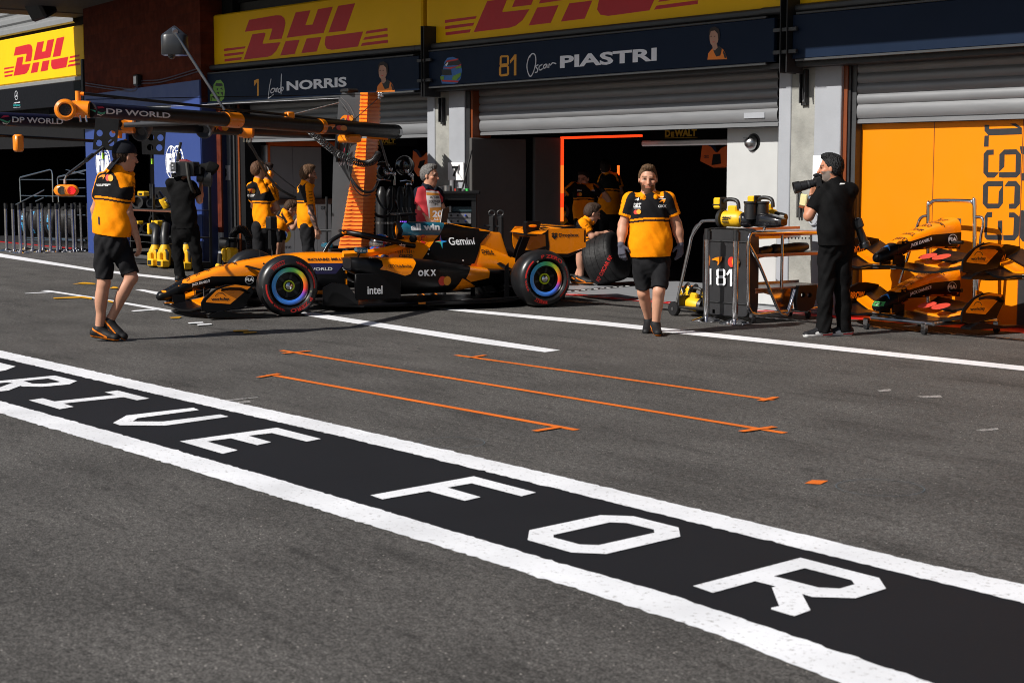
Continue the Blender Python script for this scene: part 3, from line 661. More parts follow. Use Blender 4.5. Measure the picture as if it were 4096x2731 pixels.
for bay, k, x, ya, yb, lb in ((B2, C3, 371, 900, 1140, 'short dark bracket on the pillar numbered 7'), (B3, C5, 320, 640, 970, 'short dark bracket on the pillar near the photographer')):
    p0 = bay.p(k(x, ya), -.05); p1 = bay.p(k(x, yb), -.05); q = MB(bay.M)
    q.box((p0[0] - .045, -.02, p1[1]), (p0[0] + .045, .012, p0[1]), DARKFR, c=.003); q.box((p0[0] - .045, -.06, p1[1] + .03), (p0[0] - .03, -.02, p0[1]), DARKFR); q.box((p0[0] + .03, -.06, p1[1] + .03), (p0[0] + .045, -.02, p0[1]), DARKFR)
    q.lathe([(0, .018), (.012, .018), (.014, .008), (.02, .008)], (p0[0], -.02, p1[1] + .05), (0, -1, 0), STEEL, 8, True)
    q.build('pillar_bracket', label=lb, cat='bracket')
xq = B0.p(C1(755, 600), -.2)[0]; p0 = B0.p(C1(755, 545), -.2); p1 = B0.p(C1(765, 850), -.2); q = MB(B0.M); q.box((xq - .05, -.22, p1[1] - .3), (xq + .05, -.1, p0[1]), DARKFR, c=.01); q.build('sign_bracket', label='dark bracket beside the far left yellow board', cat='bracket', group='brackets holding the boards')
# canopy and its left end beam
q = MB(Bay((-30, 14), (-20, 14)).M); c0 = -34.6 + 30
CONCB = M('canopy_soffit', (.05, .045, .04), .9)
q.M = None; q.prism([(-34.1, 10.15), (-27, 10.3), (-20.5, 10.85), (-13.05, 11.18), (-13.05, 11.37), (8, 13.1), (8, 17), (-34.1, 14.02)], (0, 0, 5.15), (1, 0, 0), (0, 1, 0), .35, CONCB); part(q, 'canopy')
q = MB(Bay((-30, 14), (-20, 14)).M); q.box((-4.75, -3.5, 5.13), (-3.82, -.0, 5.75), M('canopy_beam_face', (.075, .06, .05), .85), c=.02); part(q, 'canopy_beam')
# far left garage: cladding, sill, shutter
q = MB(B0.M); prof = []
zc0 = z0t + .08
for k in range(14):
    z = zc0 + k * .235
    prof += [(.0, z), (-.05, z + .03), (-.05, z + .13), (.0, z + .17)]
secs = [[V3((x, a, b)) for a, b in prof] for x in (-13.5, -4.75)]
CLAD = M('grey_cladding', (.27, .275, .28), .45, .4, var=.06); q.loft(secs, CLAD, cap=False, closed=False); q.box((-13.5, .06, 2.3), (-4.3, .3, 8.4), BLK2); part(q, 'upper_cladding')
q = MB(B0.M); zs_ = B0.p(C1(500, 745), -.1)[1]; q.box((-13.5, -.08, zs_ - .06), (-4.3, .05, z0b - .01), CLAD, c=.02); part(q, 'grey_sill')
zb0 = B0.p(C1(500, 1300), .1)[1]; q = shutter(B0, -13.5, -4.2, zb0, 9, .1, .16, .2); part(q, 'garage_door')
q = MB(B0.M); q.box((-4.72, -.03, 5.25), (-4.3, .05, 5.36), RED); part(q, 'red_trim')
# brick column and blue wall
xl = BF.p(C1(779, 1100), 0)[0]; xr = BF.p(C1(1836, 1100), 0)[0]; zt_ = BF.p(C1(1300, 805), 0)[1]
q = MB(BF.M); q.box((xl - .02, .03, zt_ - .4), (xr + .02, 1.3, 8), BRICK); part(q, 'brick_column')
xbr = BF.p(C1(2024, 1300), .30)[0]
q = MB(BF.M); q.box((xr + .021, .30, .62), (xbr, .33, 2.9), BRICK); q.box((xr + .021, .295, 0), (xbr, .33, .618), PGREY); q.box((xr + .021, .45, 2.9), (xbr + .3, .6, 8), BLK2); part(q, 'brick_column')
xd0 = BF.p(C1(1157, 1400), 0)[0]; xd1 = BF.p(C1(1412, 1400), 0)[0]; zd = BF.p(C1(1280, 1215), 0)[1]
q = MB(BF.M); q.box((xl, 0, 0), (xd0, .06, zd), FIAB); q.box((xd1, 0, 0), (xr, .5, zd), FIAB); q.box((xl, .001, zd), (xr, .5, zt_), FIAB); q.box((xd0 - .1, .5, 0), (xd1 + .1, .9, zd), INT)
q.box((xr, .02, 0), (xr + .02, .5, zt_), M('blue_panel_shaded_side', (.012, .025, .10), .5))  # side face in a darker copy of the blue, shade put into its colour
FW = M('white_emblem', (.80, .81, .84), .5, var=.03)
def fia(cx, cz, s):
    def f(sh): flat(q, ([(cx + p[0] * s * 2.0, cz + p[1] * s) for p in sh[0]], sh[1]), (0, -.004, 0), (1, 0, 0), (0, 0, 1), FW)
    f(disc(-.25, 0, .50, 1.0, 40, .93)); f(disc(.25, 0, .50, 1.0, 40, .91))
    for k in range(20):
        a = 2 * math.pi * k / 20 
        if math.cos(a) > -.35: f(([(.25 + .455 * math.cos(a - .05), .91 * math.sin(a - .05)), (.25 + .455 * math.cos(a + .05), .91 * math.sin(a + .05)), (.25 + .40 * math.cos(a + .05), .83 * math.sin(a + .05)), (.25 + .40 * math.cos(a - .05), .83 * math.sin(a - .05))], [(0, 1, 2, 3)]))
    f(disc(.25, 0, .33, .70, 32, .93)); f(disc(-.25, 0, .14, .98, 28, .86))
    f(([(-.73, .44), (.0, .44), (.0, .475), (-.73, .475)], [(0, 1, 2, 3)])); f(([(-.73, -.62), (.0, -.62), (.0, -.585), (-.73, -.585)], [(0, 1, 2, 3)]))
    for sh in (poly([(-.66, .52), (-.24, .52), (-.24, .26), (-.42, .26), (-.42, .12), (-.28, .12), (-.28, -.14), (-.42, -.14), (-.42, -.62), (-.66, -.62)]), disc(-.05, .42, .12, .18, 20), poly([(-.16, .2), (.05, .2), (.05, -.62), (-.16, -.62)]), poly([(.24, .52), (.50, .52), (.66, -.62), (.45, -.62), (.42, -.35), (.33, -.35), (.30, -.62), (.10, -.62)], [[(.35, -.1), (.41, -.1), (.38, .24)]])):
        flat(q, ([(cx + p[0] * s * 2.0, cz + p[1] * s) for p in sh[0]], sh[1]), (0, -.006, 0), (1, 0, 0), (0, 0, 1), FW)
for cxp, cyp in ((948, 1500), (1605, 1490)):
    c = BF.p(C1(cxp, cyp), 0); fia(c[0], c[1], .31)
q.build('blue_wall', label='blue panelled wall with white FIA emblems left of the cameraman', cat='wall')
# small floodlight and cable on the bricks, speaker under the beam
p0 = BF.p(C1(1238, 738), -.1); q = MB(BF.M); q.box((p0[0] - .1, -.1, p0[1] - .11), (p0[0] + .1, .0, p0[1] + .11), BLK, c=.02); q.box((p0[0] - .07, -.104, p0[1] - .07), (p0[0] + .07, -.1, p0[1] + .07), WHT); q.build('floodlight', label='small black floodlight on the brick column', cat='lamp')
q = MB(BF.M)
for dz in (0, .05): q.tube(smoothp([(BF.p(C1(785, 765 + dz * 300), 0)[0], .0, BF.p(C1(785, 765), 0)[1] - dz), (p0[0] - .5, .0, p0[1] - .14 - dz), (p0[0], .0, p0[1] - .02 - dz), (p0[0] + 1.2, .0, p0[1] - .04 - dz), (xr, .0, p0[1] + .06 - dz)]), .012, M('purple_cable', (.06, .045, .07), .5), 6)
q.build('wall_cable', label='pair of thin cables sagging across the brick column', cat='cable')
c = V(C1(380, 70), 12.6); q = MB(); q.box((c.x - .28, c.y - .2, c.z - .22), (c.x + .22, c.y + .2, c.z + .2), BLK, R=Matrix.Rotation(.5, 3, 'X') @ Matrix.Rotation(.3, 3, 'Z'), c=.05); q.box((c.x - .05, c.y - .03, c.z + .15), (c.x + .05, c.y + .03, c.z + .6), BLK); q.build('loudspeaker', label='black loudspeaker hanging under the canopy beam', cat='speaker')
# number boards
def numb(bay, k, x0, y0, x1, y1, t, lb, tx=None):
    a = bay.p(k(x0, y1), -.02); b_ = bay.p(k(x1, y0), -.02); q = MB(bay.M); q.box((a[0], -.03, a[1]), (b_[0], -.006, b_[1]), WHT, c=.003)
    if t: w_ = b_[0] - a[0]; h_ = b_[1] - a[1]; flat(q, fit(t, a[0] + w_ * tx, a[1] + h_ * .20, w_ * .42, h_ * .60, .05), (0, -.033, 0), (1, 0, 0), (0, 0, 1), BLK_S)
    q.build('number_board', label=lb, cat='sign')
KP = cr(1600, 600, 700 / 2352)
numb(B2, KP, 650, 168, 858, 410, '7', 'white board with a black number 7 on the middle pillar', .29)
KC = cr(550, 560, 450 / 2352)
numb(B1, KC, 1748, 528, 1930, 840, '8', 'white board with a black number 8 beside the brick column', .29)
KH = cr(3100, 600, 400 / 1568)
numb(B3, KH, 593, 85, 1005, 480, None, 'blank white board on the pillar behind the photographer')
# sockets on pillars
q = MB(BF.M); p0 = BF.p(KC(1450, 1190), .29)
q.box((p0[0] - .02, .26, p0[1] - .14), (p0[0] + .02, .295, p0[1] + .16), DGREY); q.box((p0[0] + .07, .24, p0[1] - .04), (p0[0] + .13, .295, p0[1] + .08), PGREY, c=.006); q.box((p0[0] + .11, .22, p0[1] - .06), (p0[0] + .20, .26, p0[1] + .08), M('cream_label', (.55, .50, .26), .6), c=.006); q.tube(smoothp([(p0[0] + .02, .28, p0[1] - .13), (p0[0] + .16, .28, p0[1] - .17), (p0[0] + .28, .28, p0[1] - .10)]), .006, DGREY, 6)
q.build('socket_box', label='socket box with cream label on the brick beside the cameraman', cat='socket')
q = MB(B3.M); p0 = B3.p(KH(400, 850), 0)
q.box((p0[0] - .04, -.03, p0[1] - .16), (p0[0] - .02, .0, p0[1] + .14), STEEL); q.box((p0[0] - .005, -.03, p0[1] - .16), (p0[0] + .02, .0, p0[1] + .14), DGREY); q.box((p0[0] + .03, -.06, p0[1] - .02), (p0[0] + .13, -.03, p0[1] + .12), M('cream_label', (.5, .5, .3), .6), R=Matrix.Rotation(.15, 3, 'Y'), c=.01); q.box((p0[0] + .02, -.07, p0[1] - .05), (p0[0] + .10, -.02, p0[1] - .02), BROWNFR, R=Matrix.Rotation(.15, 3, 'Y'), c=.01)
q.tube([(p0[0] + .20 + .06 * math.cos(a), -.02, p0[1] - .17 + .07 * math.sin(a)) for a in [i * .35 for i in range(18)]], .010, PGREY, 8)
q.build('socket_box', label='socket rail with cream label on the pillar by the photographer', cat='socket')
# ================================================================ GARAGE INTERIORS
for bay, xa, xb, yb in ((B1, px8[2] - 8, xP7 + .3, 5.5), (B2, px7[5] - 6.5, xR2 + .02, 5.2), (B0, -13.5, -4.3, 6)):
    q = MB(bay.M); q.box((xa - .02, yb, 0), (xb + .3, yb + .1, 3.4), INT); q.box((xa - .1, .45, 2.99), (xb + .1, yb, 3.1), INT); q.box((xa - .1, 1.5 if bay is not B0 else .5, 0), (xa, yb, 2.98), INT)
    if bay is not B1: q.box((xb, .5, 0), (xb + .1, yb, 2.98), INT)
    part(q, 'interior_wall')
class Side:                                     # a wall square to the facade: coordinates (depth, height)
    def __init__(s, bay, x): s.b = bay; s.x = x
    def p(s, q, off=0.):
        d = ray(q); o = s.b.o + s.b.t * (s.x + off); t = (o - CAM).dot(s.b.t) / d.dot(s.b.t); w_ = CAM + d * t - s.b.o
        return (w_.dot(s.b.n), w_.z)
# floors
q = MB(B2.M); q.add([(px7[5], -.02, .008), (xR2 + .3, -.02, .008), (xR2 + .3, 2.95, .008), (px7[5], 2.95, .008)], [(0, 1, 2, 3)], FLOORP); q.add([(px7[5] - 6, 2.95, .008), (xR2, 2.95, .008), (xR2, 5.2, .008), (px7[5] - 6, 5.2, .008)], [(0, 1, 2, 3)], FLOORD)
KF = cr(2200, 1050, 700 / 2352)
q.M = None
gpoly(q, KF, [(280, 375), (1150, 290), (1160, 312), (290, 392)], BLKP, .012); gpoly(q, KF, [(1710, 322), (1960, 305), (2000, 320), (1860, 326), (2000, 348), (1900, 356)], ORGM, .012)
for k in range(9): x = 330 + k * 85; gpoly(q, KF, [(x, 378 - (x - 330) * .095), (x + 55, 373 - (x - 330) * .095), (x + 60, 379 - (x - 330) * .095), (x + 5, 385 - (x - 330) * .095)], WHT, .016)
q.build('garage_floor', kind='structure', smooth=0)
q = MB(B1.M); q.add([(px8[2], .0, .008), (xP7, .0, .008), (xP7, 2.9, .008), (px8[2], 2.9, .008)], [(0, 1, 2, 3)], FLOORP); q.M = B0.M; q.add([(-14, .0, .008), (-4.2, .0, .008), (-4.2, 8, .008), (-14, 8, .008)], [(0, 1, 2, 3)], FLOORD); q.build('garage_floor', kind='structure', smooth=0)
q = MB(B2.M); 
for a, b in ((px7[2], 7.4),): q.add([(a, -.26, .004), (b, -.26, .004), (b, -.02, .004), (a, -.02, .004)], [(0, 1, 2, 3)], RED)
for k in range(16): x = 2.2 + k * .34; q.add([(x, -.2, .008), (x + .16, -.2, .008), (x + .22, -.08, .008), (x + .16, -.08, .008)], [(0, 1, 2, 3)], WHT)
q.M = B3.M; q.add([(0, -.26, .004), (9, -.26, .004), (9, .22, .004), (0, .22, .004)], [(0, 1, 2, 3)], RED); q.M = B0.M; q.add([(-14, -.22, .004), (-4.3, -.22, .004), (-4.3, -.005, .004), (-14, -.005, .004)], [(0, 1, 2, 3)], RED)
q.build('red_threshold_strip', kind='structure', smooth=0)
q = MB(); dr = [G(p, .005) for p in ((2265, 1203), (2676, 1238), (4063, 1357))]; dr = [V3((-27, 13.05, .005)), V3((-19, 13.08, .005))] + dr + [V3((2, 14.3, .005))]
for i in range(len(dr) - 1):
    a, b = dr[i], dr[i + 1]; t = (b - a).normalized(); n = V3((-t.y, t.x, 0)); L_ = (b - a).length
    q.add([a - n * .07, b - n * .07, b + n * .07, a + n * .07], [(0, 1, 2, 3)], BLK2)
    for k in range(int(L_ / .075)):
        c = a + t * (k * .075); q.add([c - n * .068 + V3((0, 0, .004)), c + t * .018 - n * .068 + V3((0, 0, .004)), c + t * .018 + n * .068 + V3((0, 0, .004)), c + n * .068 + V3((0, 0, .004))], [(0, 1, 2, 3)], STEEL)
q.build('drain_grating', kind='structure', smooth=0)
# bay 2 interior fittings
DPAN = M('dark_grey_partition', (.075, .072, .07), .6, var=.05)
def panel(bay, k, x0, x1, yt, y, m, zb=0.02, name='partition_panel', lb='', th=.05, ex=None):
    a = bay.p(k(x0, yt), y); b_ = bay.p(k(x1, yt), y); q = MB(bay.M); q.box((a[0], y, zb), (b_[0], y + th, a[1]), m, c=.012)
    if ex: ex(q)
    return q.build(name, label=lb, cat='partition') if lb else q
SW2 = Side(B2, px7[5] + .02)
def swpanel(sw, k, xa, xb, yt, m, lb, q=None, zb=.02, name='partition_panel'):
    a = sw.p(k(xa, yt)); b_ = sw.p(k(xb, yt)); qq = q or MB(sw.b.M); qq.box((sw.x - .06, a[0], zb), (sw.x, b_[0], b_[1]), m, c=.01)
    return qq.build(name, label=lb, cat='partition') if not q else qq
swpanel(SW2, C3, 657, 1160, 1276, DPAN, 'dark grey side partition just inside the PIASTRI garage')
swpanel(SW2, C3, 1238, 1480, 1264, DPAN, 'narrower dark side partition beside the glowing orange strip')
a = SW2.p(C3(1150, 1000)); b_ = SW2.p(C3(1245, 1000)); q = MB(B2.M); q.box((SW2.x - .08, a[0], 0), (SW2.x - .03, b_[0], .78), DPAN); q.build('low_cupboard', label='low dark cupboard between the two side partitions', cat='cupboard')
YL = SW2.p(C3(1497, 1300))[0]
LED1 = M('led_red', (.8, .05, .01), .5, emit=(1, .05, .008), es=1.1); LED2 = M('led_orange', (.8, .2, .02), .5, emit=(1, .17, .02), es=1.1)
q = MB(B2.M); a = B2.p(C3(1497, 1258), YL); e_ = B2.p(C4(390, 1262), YL)
zz = a[1]; n_ = 0
while zz > 1.0: q.box((a[0] - .02, YL - .04, zz - .219), (a[0] + .02, YL, zz), LED1 if n_ in (0, 1, 4, 6) else LED2); zz -= .22; n_ += 1
q.box((a[0] + .021, YL - .04, a[1] - .035), (e_[0] - .12, YL, a[1] + .001), LED1); q.box((e_[0] - .08, YL - .04, a[1] - .035), (e_[0], YL, a[1] + .001), LED1); q.build('light_strip', label='glowing orange and red strip framing the garage opening', cat='light')
q = MB(B2.M); a = B2.p(C4(165, 1520), 4.5); q.box((a[0] - .02, 4.5, a[1] - .16), (a[0] + .02, 4.52, a[1]), LED2); q.box((a[0] - .02, 4.5, a[1] - .28), (a[0] + .02, 4.52, a[1] - .161), LED1); q.build('light_strip', label='short glowing orange strip deep inside the garage', cat='light')
q = MB(B2.M); a = B2.p(C4(400, 1318), 2.2); b_ = B2.p(C4(1160, 1290), 2.2); q.box((a[0], 2.14, a[1] - .045), (b_[0] + .1, 2.26, a[1] + .04), WHT, c=.02); q.build('tube_light', label='long white ceiling tube below the DeWALT lettering', cat='light')
def dw(bay, k, x0, y0, x1, y1, lb, y=2.0):
    a = bay.p(k(x0, y1), y); b_ = bay.p(k(x1, y0), y); q = MB(bay.M); w_ = b_[0] - a[0]; h_ = b_[1] - a[1]
    q.box((a[0] - .3, y, a[1] - .03), (b_[0] + .6, y + .03, b_[1] + .3), INT)
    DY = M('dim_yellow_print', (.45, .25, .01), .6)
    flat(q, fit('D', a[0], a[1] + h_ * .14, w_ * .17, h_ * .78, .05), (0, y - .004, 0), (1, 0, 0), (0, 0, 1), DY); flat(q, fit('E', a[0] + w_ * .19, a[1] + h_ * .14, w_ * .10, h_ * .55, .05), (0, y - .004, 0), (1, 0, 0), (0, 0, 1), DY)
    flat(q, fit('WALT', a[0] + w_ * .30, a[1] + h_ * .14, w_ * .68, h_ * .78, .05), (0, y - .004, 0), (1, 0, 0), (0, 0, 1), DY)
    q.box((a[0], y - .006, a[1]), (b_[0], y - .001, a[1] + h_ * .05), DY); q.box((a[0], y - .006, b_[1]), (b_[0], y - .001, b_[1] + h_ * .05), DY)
    q.build('lettered_fascia', label=lb, cat='sign')
dw(B2, C4, 598, 1178, 897, 1272, 'black fascia lettered DeWALT inside the right hand garage'); dw(B1, C2, 1560, 1270, 1800, 1332, 'black fascia lettered DeWALT inside the left hand garage')
def vent(bay, k, x, y, yy, s, lb):
    a = bay.p(k(x, y), yy); c = V3((a[0], yy - .001, a[1])); q = MB(bay.M)
    q.lathe([(0, .10 * s), (-.01, .11 * s), (.0, .112 * s)], (c.x + .02, c.y, c.z + .01), (0, -1, 0), BLK, 24, True)
    q.lathe([(-.004, .092 * s), (.02, .092 * s), (.055, .078 * s), (.09, .05 * s), (.105, .0)], (c.x, c.y, c.z), V3((-.25, -1, .1)), STEEL, 24)
    for j in range(4): q.box((c.x - .06 * s, c.y - .095 - j * .003, c.z + (.012 + j * .016) * s), (c.x + .02 * s, c.y - .08, c.z + (.019 + j * .016) * s), BLK)
    q.build('wall_vent', label=lb, cat='vent')
xWP = 1165
panel(B2, C4, 1165, 1640, 1172, .42, GREYP, lb='tall pale grey panel in the sun right of the open garage', th=.06); vent(B2, C4, 1400, 1315, .42, 1., 'steel dome vent on the pale grey panel right of the garage')
panel(B1, C2, 355, 606, 1338, .5, GREYP, lb='pale grey panel beside the pillar numbered 8'); vent(B1, C2, 460, 1420, .5, 1., 'steel dome vent on the pale panel beside the pillar numbered 8')
# hanging orange wing covers
KHW = cr(2200, 500, 800 / 1930)
def hang(bay, k, out, hole, top, y, lb, txt=None):
    q = MB(bay.M); q.prism(bay.xz([k(*p) for p in out], y), (0, y, 0), (1, 0, 0), (0, 0, 1), -.25, M('dull_orange', (.55, .085, .006), .5)); pp(q, bay, k, hole, BLK2, y - .001, 2)
    pp(q, bay, k, top, NAVY, y - .001, 2)
    if txt: lit(q, bay, k, txt[0], *txt[1:], BLKP, y - .003, .03)
    q.build('wing_cover', label=lb, cat='car part')
hang(B2, KHW, [(1470, 178), (1495, 172), (1560, 205), (1600, 262), (1620, 265), (1650, 225), (1705, 200), (1760, 230), (1760, 380), (1575, 412), (1450, 350)], [(1575, 285), (1645, 280), (1652, 375), (1560, 390)], [(1475, 178), (1530, 168), (1590, 190), (1615, 262), (1598, 262), (1556, 212)], 2.4, 'orange wing cover hanging beside the pale grey panel', ('CISCO', 1485, 322, 1535, 292))
hang(B1, C2, [(1955, 1385), (2000, 1400), (2030, 1450), (2085, 1400), (2140, 1400), (2140, 1640), (2000, 1620), (1950, 1540)], [(2020, 1480), (2070, 1470), (2040, 1560), (2000, 1540)], [(1955, 1380), (1985, 1370), (2015, 1390), (2040, 1440), (2020, 1450), (1990, 1405)], 2.0, 'orange wing cover hanging above the compressed air bottles')
# bay 1 fittings: framed back wall with round logo
K7 = cr(900, 600, 900 / 2352)
PINK = M('mauve_grey_panel', (.24, .215, .22), .5, var=.04); PALE = M('pale_cupboard', (.50, .48, .48), .4, var=.04)
xsw = B1.p(C2(612, 1500), .5)[0]; SW1 = Side(B1, xsw); OFR = M('orange_frame', (.6, .09, .01), .5)
a = SW1.p(K7(460, 510)); t_ = SW1.p(C2(640, 1345)); m_ = SW1.p(K7(712, 300)); e_ = SW1.p(K7(1010, 300)); zS = SW1.p(K7(700, 510))[1]; zT = t_[1]
q = MB(B1.M); q.box((xsw - .06, a[0], zS), (xsw, m_[0] - .004, zT), PINK, c=.004); q.box((xsw - .06, m_[0] + .004, zS), (xsw, e_[0], zT), PINK, c=.004)
q.box((xsw - .07, .56, 0), (xsw + .03, a[0] - .004, zT + .1), OFR); q.box((xsw - .07, a[0], zT + .01), (xsw + .03, e_[0] + .5, zT + .1), OFR); q.build('side_partition', label='mauve grey double panel in an orange frame inside the NORRIS garage', cat='partition')
xc = xsw + .02; SC = Side(B1, xc); y0_ = SC.p(K7(480, 700))[0]; ym1 = SC.p(K7(728, 700))[0]; ym2 = SC.p(K7(970, 700))[0]; y3_ = SC.p(K7(1110, 700))[0]; zc = SC.p(K7(700, 568))[1]
q = MB(B1.M); q.box((xc - .4, y0_, zc), (xc + .05, y3_ + .2, zc + .1), M('copper_worktop', (.14, .07, .05), .4, .4), c=.01)
for xa, xb in ((y0_, ym1 - .006), (ym1, ym2 - .006), (ym2, y3_)): q.box((xc - .3, xa, .03), (xc, xb, zc - .005), PALE, c=.006)
c = SC.p(K7(618, 888)); R_ = SC.p(K7(618, 804))[1] - c[1]
def sflat(sh, off, m): flat(q, sh, (xc + off, 0, 0), (0, 1, 0), (0, 0, 1), m)
def sect(a0, a1, r0, r1, m, n=14):
    vs = [(c[0] + r * math.cos(a0 + (a1 - a0) * i / n), c[1] + r * math.sin(a0 + (a1 - a0) * i / n)) for r in (r0, r1) for i in range(n + 1)]; sflat((vs, [(i, i + 1, n + 2 + i, n + 1 + i) for i in range(n)]), .003, m)
d_ = math.radians
sect(d_(30), d_(150), R_ * .5, R_, M('logo_red', (.55, .05, .02), .5)); sect(d_(150), d_(270), R_ * .5, R_, M('logo_green', (.04, .26, .06), .5)); sect(d_(270), d_(390), R_ * .5, R_, M('logo_yellow', (.62, .38, .02), .5))
sflat(disc(c[0], c[1], R_ * .5, R_ * .5, 28), .005, WHT); sflat(disc(c[0], c[1], R_ * .4, R_ * .4, 28), .007, M('logo_blue', (.03, .14, .6), .5))
p0 = SC.p(K7(600, 1035)); p1 = SC.p(K7(692, 1002)); w3 = (p1[0] - p0[0]); sflat(fit('chrome', p0[0] - w3 * .95, p0[1], w3 * 1.95, (p1[1] - p0[1]) * 1.4, .01), .004, BLKP)
p0 = SC.p(K7(1000, 625)); p1 = SC.p(K7(1060, 588)); sflat(fit('GR', p0[0], p0[1], p1[0] - p0[0], p1[1] - p0[1], .02), .004, BLKP)
q.build('cupboard', label='pale cupboards with a round coloured logo under a worktop', cat='cupboard')
# ================================================================ THE RACE CAR   (x from the front axle backwards, y to the side facing the camera, z up)
AA = G((1164, 1268)); BB = G((2187, 1231)); cb = (BB - AA).normalized(); cn = V3((cb.y, -cb.x, 0)); CO = AA - cn * .95
CARM = Matrix(((cb.x, cn.x, 0, CO.x), (cb.y, cn.y, 0, CO.y), (0, 0, 1, 0), (0, 0, 0, 1)))
def cpx(p, yc):
    d = ray(p); P0 = CO + cn * yc; t = (P0 - CAM).dot(cn) / d.dot(cn); w_ = CAM + d * t - CO
    return (w_.dot(cb), w_.z)
KA1 = cr(600, 800, 900 / 2352); KA2 = cr(1250, 800, 1150 / 2352)
CORG = M('car_orange', (.92, .255, .001), .28, coat=.5, var=.03, vs=2)
CBLK = M('car_carbon', (.0035, .0035, .0042), .32, coat=.04, var=.2, vs=60, spec=.22)
CTEAL = M('car_teal', (.010, .105, .165), .3, coat=.5, var=.03)
CNAVY = M('car_navy', (.014, .010, .060), .35, coat=.3)
TRED = M('tyre_red', (.50, .018, .014), .5)
LETW = M('car_white_print', (.74, .75, .77), .45, var=.02); LETB = M('car_black_print', (.012, .010, .009), .45)
CAR = thing('race_car', 'orange and black open wheel race car with its driver aboard, rolling out of the garage', 'race car', CO)
def cpart(mb, name, parent=None, smooth=40, label=None): return mb.build(name, parent or CAR, smooth=smooth, label=label)
def sup(cy, cz, hw, hh, n=24, e=2.4, et=None):
    out = []
    for i in range(n):
        a = 2 * math.pi * i / n; c, s = math.cos(a), math.sin(a); ee = (et or e) if s > 0 else e
        out.append((cy + hw * math.copysign(abs(c) ** (2 / ee), c), cz + hh * math.copysign(abs(s) ** (2 / ee), s)))
    return out
def interp(tab, x):
    if x <= tab[0][0]: return tab[0][1:]
    for i in range(len(tab) - 1):
        if tab[i][0] <= x <= tab[i + 1][0]:
            t = (x - tab[i][0]) / (tab[i + 1][0] - tab[i][0]); return tuple(a + (b - a) * t for a, b in zip(tab[i][1:], tab[i + 1][1:]))
    return tab[-1][1:]
def body(mb, tab, m, step=.05, n=28, cy=0.):
    x0, x1 = tab[0][0], tab[-1][0]; k = max(2, int((x1 - x0) / step)); secs = []
    for i in range(k + 1):
        x = x0 + (x1 - x0) * i / k; hw, zb, zt, eb, et = interp(tab, x)[:5]; off = interp(tab, x)[5] if len(tab[0]) > 6 else cy
        secs.append([V3((x, y, z)) for y, z in sup(off, (zb + zt) / 2, hw, (zt - zb) / 2, n, eb, et)])
    mb.loft(secs, m)
def decal(mb, hosts, sh, m, yc, px=None, off=.004, cell=.025):        # shape given in (x, z) of the plane y = yc, thrown on the body along -y
    o = CARM @ V3((0, yc, 0)); drape(mb, sh, o, cb, V3((0, 0, 1)), hosts, m, off, cell, .9, dirn=-cn)
def inside(p, pl):
    r = False; j = len(pl) - 1
    for i in range(len(pl)):
        if (pl[i][1] > p[1]) != (pl[j][1] > p[1]) and p[0] < (pl[j][0] - pl[i][0]) * (p[1] - pl[i][1]) / (pl[j][1] - pl[i][1]) + pl[i][0]: r = not r
        j = i
    return r
CARI = CARM.inverted()
def repaint(mb, p2, m):
    k = mb.idx(m)
    for i, f in enumerate(mb.f):
        if len(f) < 9:
            c = [CARI @ V3(mb.v[j]) for j in f]
            if c[0].y > 0 and all(inside((a.x, a.z), p2) for a in c): mb.mi[i] = k
def dpoly(mb, hosts, k, pts, m, yc, off=.006, holes=()):
    p2 = [cpx(k(*p), yc) for p in pts]; repaint(mb, p2, m)
    decal(mb, hosts, poly(p2, [[cpx(k(*p), yc) for p in h] for h in holes]), m, yc, off=off)
def dtext(mb, hosts, k, t, x0, y0, x1, y1, m, yc, bold=.02, off=.005, shear=0., rot=None):
    a = cpx(k(x0, y0), yc); b_ = cpx(k(x1, y1), yc); w_, h_ = b_[0] - a[0], b_[1] - a[1]
    sh = fit(t, 0, 0, w_, h_, bold, shear)
    if rot is None: rot = 0
    sh = ([(a[0] + p[0], a[1] + p[1] + p[0] * rot) for p in sh[0]], sh[1])
    decal(mb, hosts, sh, m, yc, off=off + .002, cell=.03)
def dswoosh(x, y, s):     # the curved orange emblem
    return poly([(x + a * s, y + b_ * s) for a, b_ in ((-.5, -.12), (-.25, .14), (.05, .27), (.35, .30), (.5, .22), (.48, .02), (.30, -.22), (.02, -.42), (.12, -.16), (.10, .0), (-.08, .06), (-.28, .0))])
# ---- nose and survival cell
mono = MB(CARM)
body(mono, [(-1.36, .02, .19, .235, 2, 2), (-1.34, .055, .165, .262, 2.2, 2.2), (-1.25, .085, .17, .305, 2.4, 2.4), (-1.09, .105, .215, .385, 2.6, 2.6), (-.93, .12, .275, .455, 3, 3), (-.64, .145, .30, .552, 3.4, 3.2), (-.28, .175, .285, .632, 3.6, 3.2), (.0, .20, .265, .668, 3.8, 3.2), (.37, .235, .22, .704, 4, 3.2), (.67, .265, .18, .706, 4, 3.2), (.90, .29, .13, .698, 4, 3.2)], CORG, .03, 40)
bm_ = mono.bvh(); H = [bm_]
